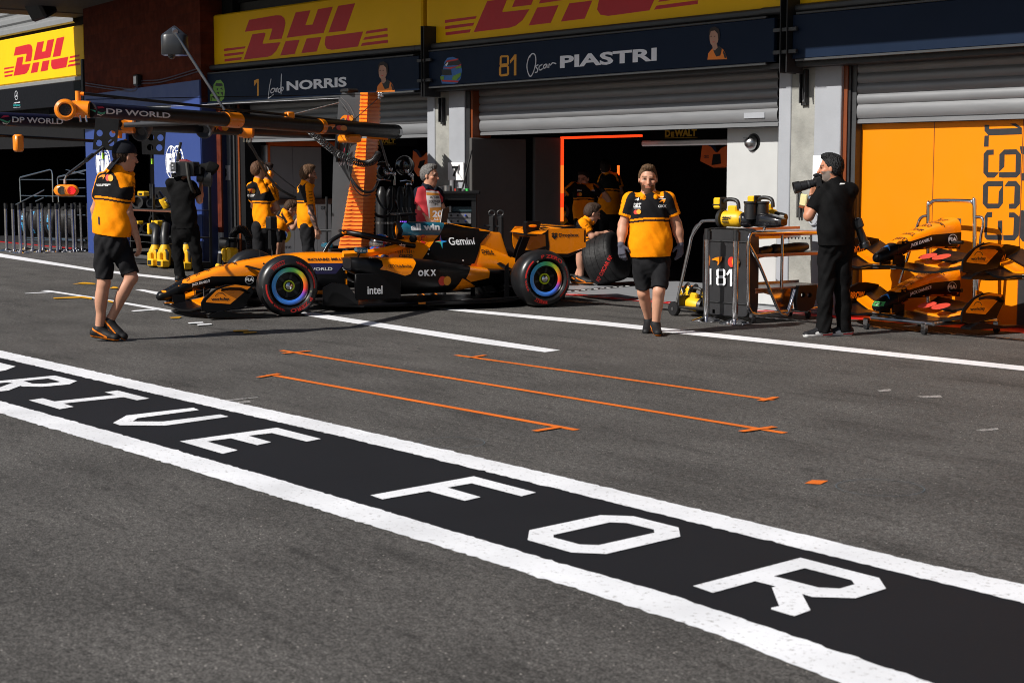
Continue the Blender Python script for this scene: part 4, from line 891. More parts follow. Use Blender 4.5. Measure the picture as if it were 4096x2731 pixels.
# black lower flank: nose side, both sides
def flank(mb, pts, yc, m):
    p2 = [cpx(KA1(*p), yc) for p in pts]
    for sg in (1, -1):
        o = CARM @ V3((0, sg * yc, 0)); drape(mb, poly(p2), o, cb, V3((0, 0, 1)), H, m, .004, .03, .9, dirn=-cn * sg)
flank(mono, [(60, 930), (180, 900), (310, 868), (420, 876), (650, 800), (1130, 790), (1180, 1000), (900, 1080), (480, 1080), (60, 1100)], .16, CBLK)
flank(mono, [(1130, 790), (1300, 760), (1700, 664), (2025, 660), (2140, 590), (2240, 600), (2240, 900), (1180, 1000)], .25, CBLK)
tip = MB(CARM); body(tip, [(-1.372, .012, .195, .225, 2, 2), (-1.366, .035, .18, .245, 2.1, 2.1), (-1.345, .062, .163, .266, 2.2, 2.2), (-1.25, .091, .166, .310, 2.4, 2.4), (-1.13, .107, .198, .371, 2.6, 2.6)], CBLK, .02, 40)
tb = tip.bvh()
for sg in (1, -1): tip.loft([[V3((x, sg * y + dy, z + dz)) for dy, dz in ((-.004, -.004), (.004, -.004), (.004, .004), (-.004, .004))] for x, y, z in ((-1.13, .107, .30), (-1.0, .116, .36))], CBLK)
c = cpx(KA1(145, 957), .05); decal(tip, [tb], disc(c[0], c[1], .025, .012, 14), CORG, .05, off=.004, cell=.02)
cpart(tip, 'nose_tip')
drape(mono, poly([(-1.16, -.2), (-1.13, -.2), (-1.05, 0), (-1.13, .2), (-1.16, .2)]), CARM @ V3((0, 0, 1.5)), cb, cn, H, CBLK, .004, .02, .2, dirn=(0, 0, -1))
dpoly(mono, H, KA1, [(1560, 664), (2022, 660), (1935, 770), (1560, 775)], CNAVY, .25, .005)
dtext(mono, H, KA1, 'DP WORLD', 1560, 742, 1900, 702, LETW, .25, .02, .008)
dtext(mono, H, KA1, '# Team', 2002, 716, 2062, 698, LETW, .25, .02, .008); dtext(mono, H, KA1, 'Bahrain', 2012, 733, 2084, 716, LETW, .25, .02, .008)
dtext(mono, H, KA1, 'RICHARD MILLE', 1648, 636, 2015, 603, LETB, .22, .03, .006)
dtext(mono, H, KA1, "JACK DANIEL'S", 440, 908, 620, 868, LETW, .12, .02, .008, rot=.22)
c = cpx(KA1(1040, 834), .18); 
decal(mono, H, disc(c[0], c[1], .055, .050, 24, .9), LETW, .18, off=.010)
decal(mono, H, fit('FIA', c[0] - .05, c[1] - .02, .10, .042, .04), LETW, .18, off=.010)
# lettering across the nose top
def toptext(t, x, size, m=LETB):
    w_ = size * .58 * len(t); sh = fit(t, -w_ / 2, 0, w_, size, .02)
    drape(mono, ([(-p[0], p[1]) for p in sh[0]], sh[1]), CARM @ V3((x, .0, 1.6)), cn * -1, cb * -1, H, m, .004, .04, .2, dirn=(0, 0, -1))
for t, x, s_ in (('PIRELLI', -.98, .045), ('DEWALT', -.86, .05), ('rubrik', -.73, .05), ('CISCO', -.56, .055), ('Deloitte.', -.42, .05), ('DELL', -.25, .065)): toptext(t, x, s_)
c = cpx(KA1(240, 900), .06); decal(mono, H, poly([(c[0] - .06, c[1] - .035), (c[0], c[1] - .005), (c[0] + .06, c[1] + .04), (c[0] + .01, c[1] + .02), (c[0] - .02, c[1] + .015)]), M('nose_blue', (.03, .22, .62), .4), .06, off=.008, cell=.02)
mono.tube([(.02, .06, .66), (.02, .06, .80)], .004, BLK, 6); mono.tube([(-.10, -.03, .65), (-.10, -.03, .74)], .004, BLK, 6); mono.ell((-.11, .175, .585), (.012, .006, .012), BLK)
MONO = cpart(mono, 'nose_and_survival_cell')
# ---- engine cover, airbox, headrest
eng = MB(CARM)
body(eng, [(1.36, .215, .30, .72, 4, 3), (1.50, .225, .28, .80, 4, 3), (1.62, .225, .26, .83, 4, 2.6), (1.80, .215, .25, .89, 4, 1.7), (2.05, .20, .23, .91, 4, 1.45), (2.33, .175, .22, .90, 4, 1.4), (2.70, .145, .22, .80, 3.4, 1.4), (3.0, .115, .24, .68, 3, 1.5), (3.28, .085, .28, .57, 2.6, 1.7), (3.52, .06, .33, .50, 2.2, 2)], CORG, .03, 64)
body(eng, [(1.66, .115, .86, 1.045, 2.8, 2.8), (1.72, .125, .855, 1.055, 2.8, 2.8), (1.9, .125, .80, 1.062, 2.6, 2.8), (2.15, .085, .78, 1.052, 2.4, 2.4), (2.36, .045, .76, 1.036, 2.4, 2.2), (2.6, .022, .7, .99, 2.2, 2.2), (2.86, .012, .62, .945, 2, 2), (2.97, .010, .55, .915, 2, 2), (3.07, .009, .5, .912, 2, 2), (3.17, .009, .46, .63, 2, 2)], CORG, .03, 48)
he = [eng.bvh()]; repaint(eng, [(1.6, .886), (2.22, .886), (2.31, 1.1), (1.6, 1.1)], CTEAL)
dpoly(eng, he, KA2, [(775, 190), (850, 180), (1100, 188), (1042, 285), (830, 288), (770, 285)], CTEAL, .10)
dpoly(eng, he, KA2, [(1100, 188), (1140, 196), (1250, 222), (1382, 238), (1386, 255), (1480, 262), (1395, 355), (1310, 520), (845, 516), (940, 395), (1042, 285)], CBLK, .10)
dpoly(eng, he, KA2, [(845, 516), (1310, 520), (1230, 638), (1600, 600), (1600, 900), (700, 900), (745, 620), (790, 605)], CBLK, .18)
dpoly(eng, he, KA2, [(1540, 262), (1700, 260), (1720, 470), (1660, 475), (1596, 462), (1592, 420)], CBLK, .03)
dtext(eng, he, KA2, 'all win', 800, 250, 1048, 195, LETW, .11, .045, .010)
dtext(eng, he, KA2, 'Gemini', 1115, 372, 1340, 305, LETW, .10, .015, .010)
cg = cpx(KA2(1055, 342), .12)
for a0, mm in ((0, M('spark_blue', (.03, .16, .7), .4)), (90, M('spark_red', (.65, .08, .05), .4)), (180, M('spark_green', (.05, .40, .22), .4)), (270, M('spark_cyan', (.03, .32, .62), .4))):
    a = math.radians(a0); R_ = .088; q4 = [(0, 0), (math.cos(a), math.sin(a)), (.26 * math.cos(a + .785), .26 * math.sin(a + .785)), (math.cos(a + 1.571), math.sin(a + 1.571))]
    decal(eng, he, poly([(cg[0] + x * R_, cg[1] + y * R_) for x, y in q4]), mm, .12, off=.010, cell=.04)
c = cpx(KA2(915, 325), .17); decal(eng, he, disc(c[0], c[1], .062, .062, 24, .93), TRED, .17, off=.010); decal(eng, he, fit('E', c[0] - .025, c[1] - .045, .05, .09, .03), TRED, .17, off=.010)
dtext(eng, he, KA2, 'DELL', 1383, 440, 1490, 405, LETB, .09, .03, .007, rot=-.08)
dtext(eng, he, KA2, 'CISCO', 706, 472, 822, 446, LETB, .23, .04, .010)
for i, hgt in enumerate((.014, .026, .05, .03, .014, .03, .05, .026, .014)):
    c = cpx(KA2(684 + i * 19, 428), .23); decal(eng, he, poly([(c[0] - .004, c[1] - hgt * .4), (c[0] + .004, c[1] - hgt * .4), (c[0] + .004, c[1] + hgt), (c[0] - .004, c[1] + hgt)]), LETB, .23, off=.010)
for (x, y) in ((955, 405), (942, 442), (1232, 495)):
    c = cpx(KA2(x, y), .17); decal(eng, he, disc(c[0], c[1], .010, .010, 10), LETW, .17, off=.008)
# airbox mouth
eng.lathe([(0, .093), (-.03, .10), (-.035, .112), (-.0, .122), (.06, .118)], (1.66, 0, .953), (1, 0, 0), CBLK, 28); eng.lathe([(.012, .0), (.012, .093)], (1.66, 0, .953), (1, 0, 0), BLK2, 24); eng.box((1.645, -.006, .86), (1.67, .006, 1.04), CBLK)
c = cpx(KA2(830, 318), .2); 
eng.ell((c[0], .17, c[1]), (.05, .05, .05), BLK2)
cpart(eng, 'engine_cover')
# roll hoop camera and winglets
q = MB(CARM); q.box((1.70, -.02, 1.05), (1.80, .02, 1.14), CBLK, c=.008); q.box((1.62, -.17, 1.145), (1.86, .17, 1.172), CBLK, c=.01)
for y in (-.10, 0., .09): q.tube([(1.80 + y * .2, y, 1.17), (1.78 + y * .2, y, 1.24)], .006, BLK, 6)
for i in range(4): q.ell((1.68 + i * .025, .05, 1.066), .006, M('led_violet', (.2, .05, .8), .4, emit=(.3, .1, 1), es=2.), 6, 4)
cpart(q, 'roll_hoop_camera')
# ---- sidepods and floor, each side
for sg in (1, -1):
    sp = MB(CARM)
    def sec(x, yi, yo, zb, zt, e=3.2): return [V3((x, sg * y, z)) for y, z in sup((yi + yo) / 2, (zb + zt) / 2, (yo - yi) / 2, (zt - zb) / 2, 64, e)]
    tab = [(.84, .30, .66, .50, .665), (.90, .28, .70, .46, .668), (1.05, .26, .735, .40, .665), (1.20, .25, .75, .30, .655), (1.40, .22, .75, .22, .645), (1.65, .2, .74, .20, .63), (1.95, .16, .70, .20, .60), (2.25, .1, .60, .21, .55), (2.55, .06, .46, .23, .50), (2.85, .04, .33, .25, .46), (3.10, .03, .24, .27, .44)]
    secs = []
    k = 90
    for i in range(k + 1):
        x = .84 + (3.10 - .84) * i / k; secs.append(sec(x, *interp(tab, x)))
    sp.loft(secs, CBLK)
    hs = [sp.bvh()]
    # raised lip and dark mouth
    mouth = sup(.49, .585, .17, .062, 28, 3.2)
    sp.add([(.835, sg * y, z) for y, z in mouth], [tuple(range(28))], BLK2)
    if sg == 1:
        dpoly(sp, hs, KA2, [(500, 480), (530, 474), (565, 500), (566, 540), (540, 566), (600, 575), (745, 618), (790, 604), (845, 516), (850, 470), (700, 440), (560, 455)], CORG, .70)
        dpoly(sp, hs, KA2, [(1230, 638), (1310, 520), (1330, 470), (1500, 480), (1640, 500), (1480, 540), (1460, 640), (1280, 668)], CORG, .45)
        dpoly(sp, hs, KA2, [(1140, 757), (1232, 640), (1372, 712)], CORG, .60)
        dtext(sp, hs, KA2, 'ClubAvolta', 665, 554, 806, 528, LETB, .73, .02, .010)
        for i in range(3):
            c = cpx(KA2(628 + i * 13, 541), .73); decal(sp, hs, disc(c[0], c[1], .017, .022, 14, .75), LETB, .73, off=.010)
        c = cpx(KA2(856, 623), .72); c2 = cpx(KA2(1013, 570), .72); w_, h_ = c2[0] - c[0], c2[1] - c[1]
        for i, ch in enumerate('OKX'): decal(sp, hs, fit(ch, c[0] + w_ * (.0 + i * .345), c[1], w_ * .30, h_, .06, .0), LETW, .72, off=.010)
        c = cpx(KA2(1065, 662), .70); 
        decal(sp, hs, disc(c[0], c[1], .058, .058, 28), M('circle_red', (.55, .035, .02), .4), .70, off=.006); c = cpx(KA2(1103, 662), .70); decal(sp, hs, disc(c[0] + .012, c[1], .056, .056, 28), M('circle_amber', (.72, .27, .02), .4), .70, off=.008)
    else:
        drape(sp, poly([(1.1, .2), (1.7, .2), (1.7, .75), (1.1, .75)]), CARM @ V3((0, -1.5, 0)), cb, V3((0, 0, 1)), hs, CORG, .003, .06, .5, dirn=cn)
    cpart(sp, 'sidepod')
    # upper shoulder that joins sidepod and engine cover
    fl = MB(CARM)
    fp = [(.62, .35), (.66, .58), (.80, .66), (.95, .78), (1.35, .80), (1.9, .80), (2.5, .80), (2.9, .74), (3.05, .62), (3.5, .60), (3.62, .55), (3.62, 0), (.62, 0)]
    fl.prism([(x, y * sg) for x, y in fp], (0, 0, .07), (1, 0, 0), (0, 1, 0), .022 * sg, CBLK)
    fl.tube([(.95, sg * .78, .09), (1.5, sg * .80, .10), (2.5, sg * .80, .11), (2.95, sg * .72, .12)], .018, CBLK, 8)
    fl.box((2.2, sg * .79 - .01, .10), (2.55, sg * .79 + .012, .125), LETW if sg == 1 else CBLK)
    if sg == 1: fl.box((1.63, .80, .09), (1.72, .822, .11), CORG)
    # undercut barge board
    fl.prism([cpx(KA2(x, y), .72) for x, y in ((340, 612), (420, 600), (432, 700), (432, 805), (345, 805))], (0, sg * .72, 0), (1, 0, 0), (0, 0, 1), -.02, CBLK)
    fl.loft([[V3((x, sg * (y0 + dy), z)) for dy, z in ((0, .09), (.02, .09), (.03, h), (.01, h))] for x, y0, h in ((.52, .50, .30), (.62, .56, .36), (.78, .62, .34), (.90, .68, .18))], CBLK)
    fo = cpart(fl, 'floor')
lo = MB(CARM)
dtx = cpx(KA2(512, 735), .745)
bp = MB(CARM); bp.box((.86, .742, .155), (1.43, .75, .47), CBLK, c=.004)
# panel that carries the word intel stands proud of the undercut
a = cpx(KA2(450, 772), .752); b_ = cpx(KA2(572, 700), .752)
flat(bp, fit('intel', a[0], a[1], b_[0] - a[0], b_[1] - a[1], .015), CARM.inverted() @ (CARM @ V3((0, .7525, 0))), (1, 0, 0), (0, 0, 1), LETW)
cpart(bp, 'lower_side_panel')
# ---- cockpit rim, headrest, halo, mirrors
q = MB(CARM)
for sg in (1, -1):
    q.loft([[V3((x, sg * (y + dy), z + dz)) for dy, dz in ((-.03, 0), (.035, -.02), (.05, .03), (.02, .065), (-.03, .055))] for x, y, z in ((.86, .25, .66), (1.0, .27, .665), (1.2, .275, .675), (1.4, .265, .70), (1.6, .235, .74), (1.72, .20, .78))], CORG if sg == 1 else CBLK)
    hq = [q.bvh()]
q.box((1.45, -.2, .60), (1.62, .2, .80), BLK2, c=.04)
cpart(q, 'cockpit_surround')
q = MB(CARM)
hl = [(.70, 0, .70), (.80, 0, .84), (.96, 0, .925)]
q.tube(smoothp(hl), [.026] * 13, CBLK, 12)
for sg in (1, -1): q.tube(smoothp([(.955, 0, .93), (1.02, sg * .13, .935), (1.2, sg * .27, .90), (1.45, sg * .31, .845), (1.66, sg * .27, .79), (1.80, sg * .22, .765)]), .032, CBLK, 12)
q.tube(smoothp([(.94, -.10, .955), (.925, 0, .952), (.94, .10, .955)]), .022, CBLK, 10)
q.ell((.945, .06, .945), (.035, .045, .028), CORG)
hh = [q.bvh()]
dtext(q, hh, KA2, 'okta', 700, 378, 757, 350, LETW, .29, .02, .006, rot=-.1); dtext(q, hh, KA2, 'IRON MOUNTAIN', 552, 338, 638, 330, LETW, .31, .02, .006, rot=-.18)
cpart(q, 'halo')
for sg in (1, -1):
    q = MB(CARM); q.box((.90, sg * .56, .715), (1.00, sg * .80, .785), CTEAL, c=.02)
    q.box((1.0, sg * .58, .725), (1.004, sg * .78, .775), CHR); q.tube([(.95, sg * .58, .72), (1.0, sg * .42, .69), (1.05, sg * .30, .66)], .012, CBLK, 6); q.tube([(.93, sg * .70, .715), (.92, sg * .66, .67)], .01, CBLK, 6)
    if sg == 1: flat(q, fit('all win', .902, .733, .075, .03, .03), (0, .8005, 0), (1, 0, 0), (0, 0, 1), LETW)
    cpart(q, 'wing_mirror')
q = MB(CARM); q.tube([(.98 + .0, .14 * math.cos(a), .64 + .09 * math.sin(a)) for a in [i * .42 for i in range(15)]], .014, BLK, 8, closed=True); q.box((.97, -.08, .60), (.99, .08, .68), BLK, c=.01); cpart(q, 'steering_wheel')
# ---- wheels
def rainbow(t):
    st = [(0, (.80, .05, .02)), (.05, (.88, .13, .02)), (.10, (.88, .32, .02)), (.16, (.62, .62, .03)), (.22, (.25, .72, .10)), (.29, (.08, .62, .24)), (.37, (.05, .45, .50)), (.46, (.05, .36, .78)), (.62, (.05, .28, .80)), (.88, (.05, .17, .72)), (.95, (.20, .06, .45)), (1, (.80, .05, .02))]
    t %= 1
    for i in range(len(st) - 1):
        if st[i][0] <= t <= st[i + 1][0]:
            f = (t - st[i][0]) / (st[i + 1][0] - st[i][0]); return tuple(a + (b - a) * f for a, b in zip(st[i][1], st[i + 1][1]))
RING = M('rainbow_ring', (1, 1, 1), .3, vcol=True, coat=.4, var=.03); NEON = M('neon_ring', (.50, .62, .01), .4)
def arctext(mb, t, r, h, a_mid, wid, y, m, sgn=1):
    a, fs = text(t, .03); mx = a.max(0); vs = []
    for p in a:
        an = a_mid - (p[0] / mx[0] - .5) * wid; rr = r + (p[1] / mx[1] - .5) * h
        vs.append((rr * math.cos(an) * 1., y, rr * math.sin(an)))
    mb.add(vs, fs, m)
def wheel(x, y0, R, wd, rim, sg, rot, name):
    Mw = CARM @ Matrix.Translation((x, 0, R)) @ Matrix(((1, 0, 0, 0), (0, sg, 0, 0), (0, 0, 1, 0), (0, 0, 0, 1)))
    w_ = thing('wheel', None, None, CARM @ V3((x, y0 * sg, 0))) ; w_.parent = CAR; w_.location = w_.location - ROOT[CAR]; 
    yo, yi = y0, y0 - wd
    q = MB(Mw)
    prof = [(yi + .01, rim + .01), (yi, rim + .03), (yi + .0, R - .09), (yi + .015, R - .045), (yi + .05, R - .012), (yi + .12, R), (yo - .12, R), (yo - .05, R - .010), (yo - .015, R - .045), (yo - .002, R - .085), (yo - .006, rim + .035), (yo - .02, rim + .012), (yo - .03, rim + .004)]
    vs = []; fs = []; n = 64
    q.lathe([(a, b) for a, b in prof], (0, 0, 0), (0, 1, 0), RUBS, n)
    ty = yo + .0015
    def arc(r0, r1, a0, a1, m, k=16, y=ty):
        q.add([(r * math.cos(a0 + (a1 - a0) * i / k), y - (max(0, r - (R - .085)) * .22), r * math.sin(a0 + (a1 - a0) * i / k)) for r in (r0, r1) for i in range(k + 1)], [(i, i + 1, k + 2 + i, k + 1 + i) for i in range(k)], m)
    rm = R - .085
    d = math.radians
    arctext(q, 'P ZERO', rm + .012, .045, d(rot), d(62), yo + .0015, TRED); 
    arctext(q, 'PIRELLI', rm + .012, .035, d(rot + 180), d(32), yo + .0015, TRED); arc(rm + .034, rm + .040, d(rot + 162), d(rot + 198), TRED)
    for s2 in (1, -1):
        base = rot + 90 * s2
        arc(rm + .006, rm + .024, d(base - 36), d(base + 12), TRED, 14)
        for i in range(7):
            for j in (0, 1): arc(rm + .002 + j * .012, rm + .013 + j * .012, d(base + 16 + i * 4.2 + j * 2.1), d(base + 18.1 + i * 4.2 + j * 2.1), TRED, 2)
    arc(rm - .03, rm - .012, d(rot + 42), d(rot + 48), M('tyre_tag', (.35, .34, .25), .6), 3)
    q.build('tyre', w_, smooth=50)
    q = MB(Mw); q.lathe([(yo - .02, rim + .012), (yo - .035, rim), (yo - .05, rim - .01), (yo - .055, rim - .09), (yo - .085, rim - .10), (yo - .10, .06), (yo - .09, .035), (yo - .08, 0)], (0, 0, 0), (0, 1, 0), CBLK, 48)
    for i in range(6):
        a = i * math.pi / 3 + .3; c_, s_ = math.cos(a), math.sin(a)
        q.add([(r * c_ - t * s_, y, r * s_ + t * c_) for r, y in ((.05, yo - .088), (rim - .098, yo - .076)) for t in (-.014, .014)], [(0, 1, 3, 2)], BLK)
    q.build('rim', w_, smooth=40)
    q = MB(Mw); k = 72; r0, r1 = rim - .072, rim - .020; vs = []; col = []
    for j, (r, y) in enumerate(((r0, yo - .034), ((r0 + r1) / 2, yo - .018), (r1, yo - .026))):
        for i in range(k):
            a = 2 * math.pi * i / k; vs.append((r * math.cos(a), y, r * math.sin(a))); col.append((*rainbow((i / k) + .03), 1))
    q.add(vs, [(j * k + i, j * k + (i + 1) % k, (j + 1) * k + (i + 1) % k, (j + 1) * k + i) for j in (0, 1) for i in range(k)], RING); q.col = col
    q.build('colour_ring', w_, smooth=60)
    q = MB(Mw); q.lathe([(yo - .082, .050), (yo - .064, .052), (yo - .062, .067), (yo - .082, .069)], (0, 0, 0), (0, 1, 0), NEON, 32); q.lathe([(yo - .088, .045), (yo - .06, .04), (yo - .05, .024), (yo - .045, .0)], (0, 0, 0), (0, 1, 0), CHR, 20); q.build('wheel_nut', w_, smooth=40)
    return w_
wheel(0.0, .95, .358, .29, .238, 1, -60, 'FL'); wheel(0.0, .95, .358, .29, .238, -1, -60, 'FR')
wheel(3.285, .95, .358, .375, .238, 1, 75, 'RL'); wheel(3.285, .95, .358, .375, .238, -1, 75, 'RR')
# ---- suspension
q = MB(CARM)
def arm(a, b_, w_=.035, t=.010):
    a, b_ = V3(a), V3(b_); d = (b_ - a).normalized(); x = V3((1, 0, 0)) - d * d.x; x.normalize(); z = d.cross(x)
    vs = []
    for p in (a, b_):
        for i in range(8):
            an = 2 * math.pi * i / 8; vs.append(p + x * w_ * math.cos(an) + z * t * math.sin(an))
    q.add(vs, [(i, (i + 1) % 8, 8 + (i + 1) % 8, 8 + i) for i in range(8)] + [tuple(range(8)), tuple(range(8, 16))], CBLK)
for sg in (1, -1):
    for a, b_ in (((-.32, .17, .56), (-.02, .68, .47)), ((.30, .22, .58), (.03, .68, .47)), ((-.28, .16, .33), (-.02, .68, .21)), ((.30, .22, .33), (.03, .68, .21)), ((.05, .2, .62), (.0, .66, .25)), ((-.12, .17, .45), (-.10, .68, .36))): arm((a[0], a[1] * sg, a[2]), (b_[0], b_[1] * sg, b_[2]))
    q.lathe([(.60, .10), (.60, .17), (.66, .175), (.68, .12)], (0, 0, .358), (0, sg, 0), CBLK, 24)
    for a, b_ in (((2.85, .10, .44), (3.25, .58, .44)), ((3.5, .07, .44), (3.32, .58, .44)), ((2.80, .12, .26), (3.25, .58, .22)), ((3.5, .08, .26), (3.32, .58, .22)), ((3.0, .10, .52), (3.28, .56, .28)), ((3.3, .08, .33), (3.30, .6, .34))): arm((a[0], a[1] * sg, a[2]), (b_[0], b_[1] * sg, b_[2]), .04, .012)
    q.loft([[V3((x, sg * y, z)) for x, z in ((x0, .06), (x0 + .06, .06), (x0 + .05, .55), (x0 + .0, .5))] for x0, y in ((2.88, .56), (2.88, .575))], CBLK)
    q.lathe([(.50, .20), (.50, .30), (.57, .30), (.575, .2)], (3.285, 0, .355), (0, sg, 0), CBLK, 28)
cpart(q, 'suspension')
# ---- front wing
q = MB(CARM)
def wingsec(x0, ch, z0, camber, y, tilt, sag=0.):
    out = []
    for t in (0, .25, .5, .75, 1): out.append(V3((x0 + ch * t, y, z0 + tilt * t + camber * 4 * t * (1 - t) * -1 + .012)))
    for t in (1, .75, .5, .25, 0): out.append(V3((x0 + ch * t, y, z0 + tilt * t + camber * 4 * t * (1 - t) * -1 - .010 * (1 - t) - .002)))
    return out
def fw(orange=CORG, M_=CARM, q=None, top=False):
    ys = [-.90, -.8, -.65, -.45, -.25, -.1, 0, .1, .25, .45, .65, .8, .90]
    def zb(y): a = abs(y); return .095 + (.03 if a < .2 else (.03 - .055 * min(1, (a - .2) / .35) if a < .55 else -.025 + .075 * (a - .55) / .35))
    def xb(y): return -1.28 + .26 * (abs(y) / .9) ** 1.6
    q.loft([wingsec(xb(y), .26, zb(y), .012, y, .03) for y in ys], CBLK)
    for i, (dx, dz, ch, ti, m) in enumerate(((.20, .045, .20, .055, orange), (.34, .10, .20, .075, CBLK))):
        for rng in ([-.90, -.75, -.55, -.35, -.2], [.2, .35, .55, .75, .90]): q.loft([wingsec(xb(y) + dx + .08 * (1 - abs(y)), ch, zb(y) + dz + .03 * (abs(y) - .2), .01, y, ti) for y in rng], m)
    for sg in (1, -1):
        q.loft([[V3((x, sg * (y + dy), z)) for dy, z in ((0, zz), (.018, zz), (.018, .24), (0, .24))] for x, y, zz in ((-1.20, .09, .13), (-1.05, .10, .15))], CBLK)
        q.box((-1.24, sg * .10, .10), (-1.22, sg * .17, .135), LETW)
        q.tube([(-.86, sg * .25, .20), (-.86, sg * .25, .31)], .004, STEEL, 6)
    q.box((-1.285, .02, .142), (-1.19, .13, .148), orange); 
q = MB(CARM); fw(q=q)
cpart(q, 'front_wing')
EPL = [(540, 1150), (537, 1075), (560, 1035), (610, 985), (700, 925), (800, 888), (880, 880), (1056, 903), (1078, 965), (1020, 1050), (985, 1120), (860, 1135), (700, 1165), (610, 1165)]
EPO = [(582, 1068), (585, 1050), (690, 945), (770, 912), (885, 883), (1050, 905), (835, 1086)]
def endplate(q, sg, deco=True):
    q.prism([cpx(KA1(*p), .93) for p in EPL], (0, sg * .93, 0), (1, 0, 0), (0, 0, 1), -.014 * sg, CBLK)
    yy = sg * (.946)
    flat(q, poly([cpx(KA1(*p), .93) for p in EPO]), (0, yy, 0), (1, 0, 0), (0, 0, 1), CORG)
    q.tube([(*[cpx(KA1(*p), .93)[0]], sg * .937, cpx(KA1(*p), .93)[1]) for p in ((985, 1120), (860, 1135), (700, 1165), (610, 1165), (540, 1150), (537, 1075), (560, 1035), (610, 985), (700, 925), (800, 888))], .010, CBLK, 6)
    a = cpx(KA1(745, 940), .95); b_ = cpx(KA1(1010, 960), .95)
    q.loft([[V3((x, sg * y, z)) for y, z in ((.945, z0 + .012), (y1, z0 + .02), (y1, z0 + .005), (.945, z0 - .018))] for x, y1, z0 in ((a[0], .96, a[1]), (a[0] + .1, 1.0, a[1] + .012), (a[0] + .22, 1.0, a[1] + .004), (b_[0] + .03, .985, b_[1] - .008))], CBLK)
    q.prism([(-.97, -.0), (-.86, .045), (-.80, .05), (-.70, .03), (-.50, .0), (-.30, -.005), (-.18, -.015), (-.18, -.03), (-.97, -.02)], (0, sg * .86, .05), (1, 0, 0), (0, 0, 1), .14 * -sg, CBLK)
    if deco:
        dA = cpx(KA1(640, 1052), .95); dB = cpx(KA1(832, 1018), .95)
        sh = fit('workday', dA[0], dA[1] - .008, dB[0] - dA[0], dB[1] - dA[1] + .012, .04); 
        if sg < 0: sh = mirx(sh, (dA[0] + dB[0]) / 2)
        flat(q, sh, (0, sg * .9485, 0), (1, 0, 0), (0, 0, 1), LETB)
        cx_ = (dA[0] + dB[0]) / 2; cz_ = dB[1] - .005
        flat(q, ([(cx_ + r * math.cos(a), cz_ + r * math.sin(a)) for r in (.058, .066) for a in [math.pi * (.12 + .76 * i / 14) for i in range(15)]], [(i, i + 1, 16 + i, 15 + i) for i in range(14)]), (0, sg * .9485, 0), (1, 0, 0), (0, 0, 1), LETB)
for sg in (1, -1):
    q = MB(CARM); endplate(q, sg); cpart(q, 'front_wing_endplate')
# ---- rear wing
q = MB(CARM)
EPR = [(1905, 265), (1932, 235), (2235, 233), (2232, 385), (2082, 440), (1930, 436), (1912, 400)]
def rws(x0, ch, z0, y, ti, th=.02):
    return [V3((x0, y, z0)), V3((x0 + ch * .3, y, z0 - .02 + ti * .3)), V3((x0 + ch * .7, y, z0 - .015 + ti * .7)), V3((x0 + ch, y, z0 + ti)), V3((x0 + ch * .97, y, z0 + ti + .008)), V3((x0 + ch * .6, y, z0 + th + ti * .6)), V3((x0 + ch * .2, y, z0 + th + ti * .2))]
q.loft([rws(3.38 + .06 * abs(y) , .36, .868 + .05 * abs(y), y, .07) for y in [-.52 + i * .065 for i in range(17)]], CBLK)
q.loft([rws(3.66 + .05 * abs(y), .24, .955 + .015 * abs(y), y, .03) for y in [-.52 + i * .065 for i in range(17)]], CBLK)
hq = [q.bvh()]
drape(q, poly([(3.42, -.5), (3.70, -.5), (3.70, .5), (3.42, .5)]), CARM @ V3((0, 0, 1.5)), cb, cn, hq, CORG, .003, .06, .2, dirn=(0, 0, -1))
drape(q, poly([(3.74, -.5), (3.94, -.5), (3.94, .5), (3.74, .5)]), CARM @ V3((0, 0, 1.5)), cb, cn, hq, CORG, .003, .06, .2, dirn=(0, 0, -1))
sh = fit('McLAREN', -.42, 0, .84, .14, .04); drape(q, sh, CARM @ V3((3.93, 0, 1.5)), cn, -cb, hq, LETB, .006, .06, .2, dirn=(0, 0, -1))
sh = fit('DP WORLD', -.42, 0, .84, .12, .04); drape(q, sh, CARM @ V3((3.66, 0, 1.5)), cn, -cb, hq, LETB, .006, .06, .2, dirn=(0, 0, -1))
cpart(q, 'rear_wing_flaps')
for sg in (1, -1):
    q = MB(CARM); pr = [cpx(KA2(*p), .52) for p in EPR]
    q.prism(pr, (0, sg * .52, 0), (1, 0, 0), (0, 0, 1), -.014 * sg, CORG)
    yy = sg * .5365; f2 = [cpx(KA2(*p), .535) for p in ((1903, 266), (1932, 236), (1926, 270), (1928, 300), (1938, 380), (1932, 434), (1910, 400))]; flat(q, poly(f2), (0, yy, 0), (1, 0, 0), (0, 0, 1), CBLK)
    f2 = [cpx(KA2(*p), .535) for p in ((2222, 246), (2234, 246), (2232, 345), (2221, 345))]; flat(q, poly(f2), (0, yy + .001 * sg, 0), (1, 0, 0), (0, 0, 1), CBLK)
    q.loft([[V3((x, sg * y, z)) for y, z in ((.50, z0), (.535, z0), (.535, z1), (.50, z1))] for x, z0, z1 in ((3.50, .62, .655), (3.78, .60, .645), (3.98, .68, .70))], CBLK)
    if sg == 1:
        a = cpx(KA2(2015, 312), .536); b_ = cpx(KA2(2180, 270), .536); flat(q, fit('Dropbox', a[0], a[1], b_[0] - a[0], b_[1] - a[1], .03), (0, .537, 0), (1, 0, 0), (0, 0, 1), LETB)
        for (x, y) in ((1968, 278), (1992, 278), (1968, 297), (1992, 297), (1980, 310)):
            c = cpx(KA2(x, y), .536); flat(q, poly([(c[0] - .026, c[1]), (c[0], c[1] - .018), (c[0] + .026, c[1]), (c[0], c[1] + .018)]), (0, .537, 0), (1, 0, 0), (0, 0, 1), LETB)
    cpart(q, 'rear_wing_endplate')
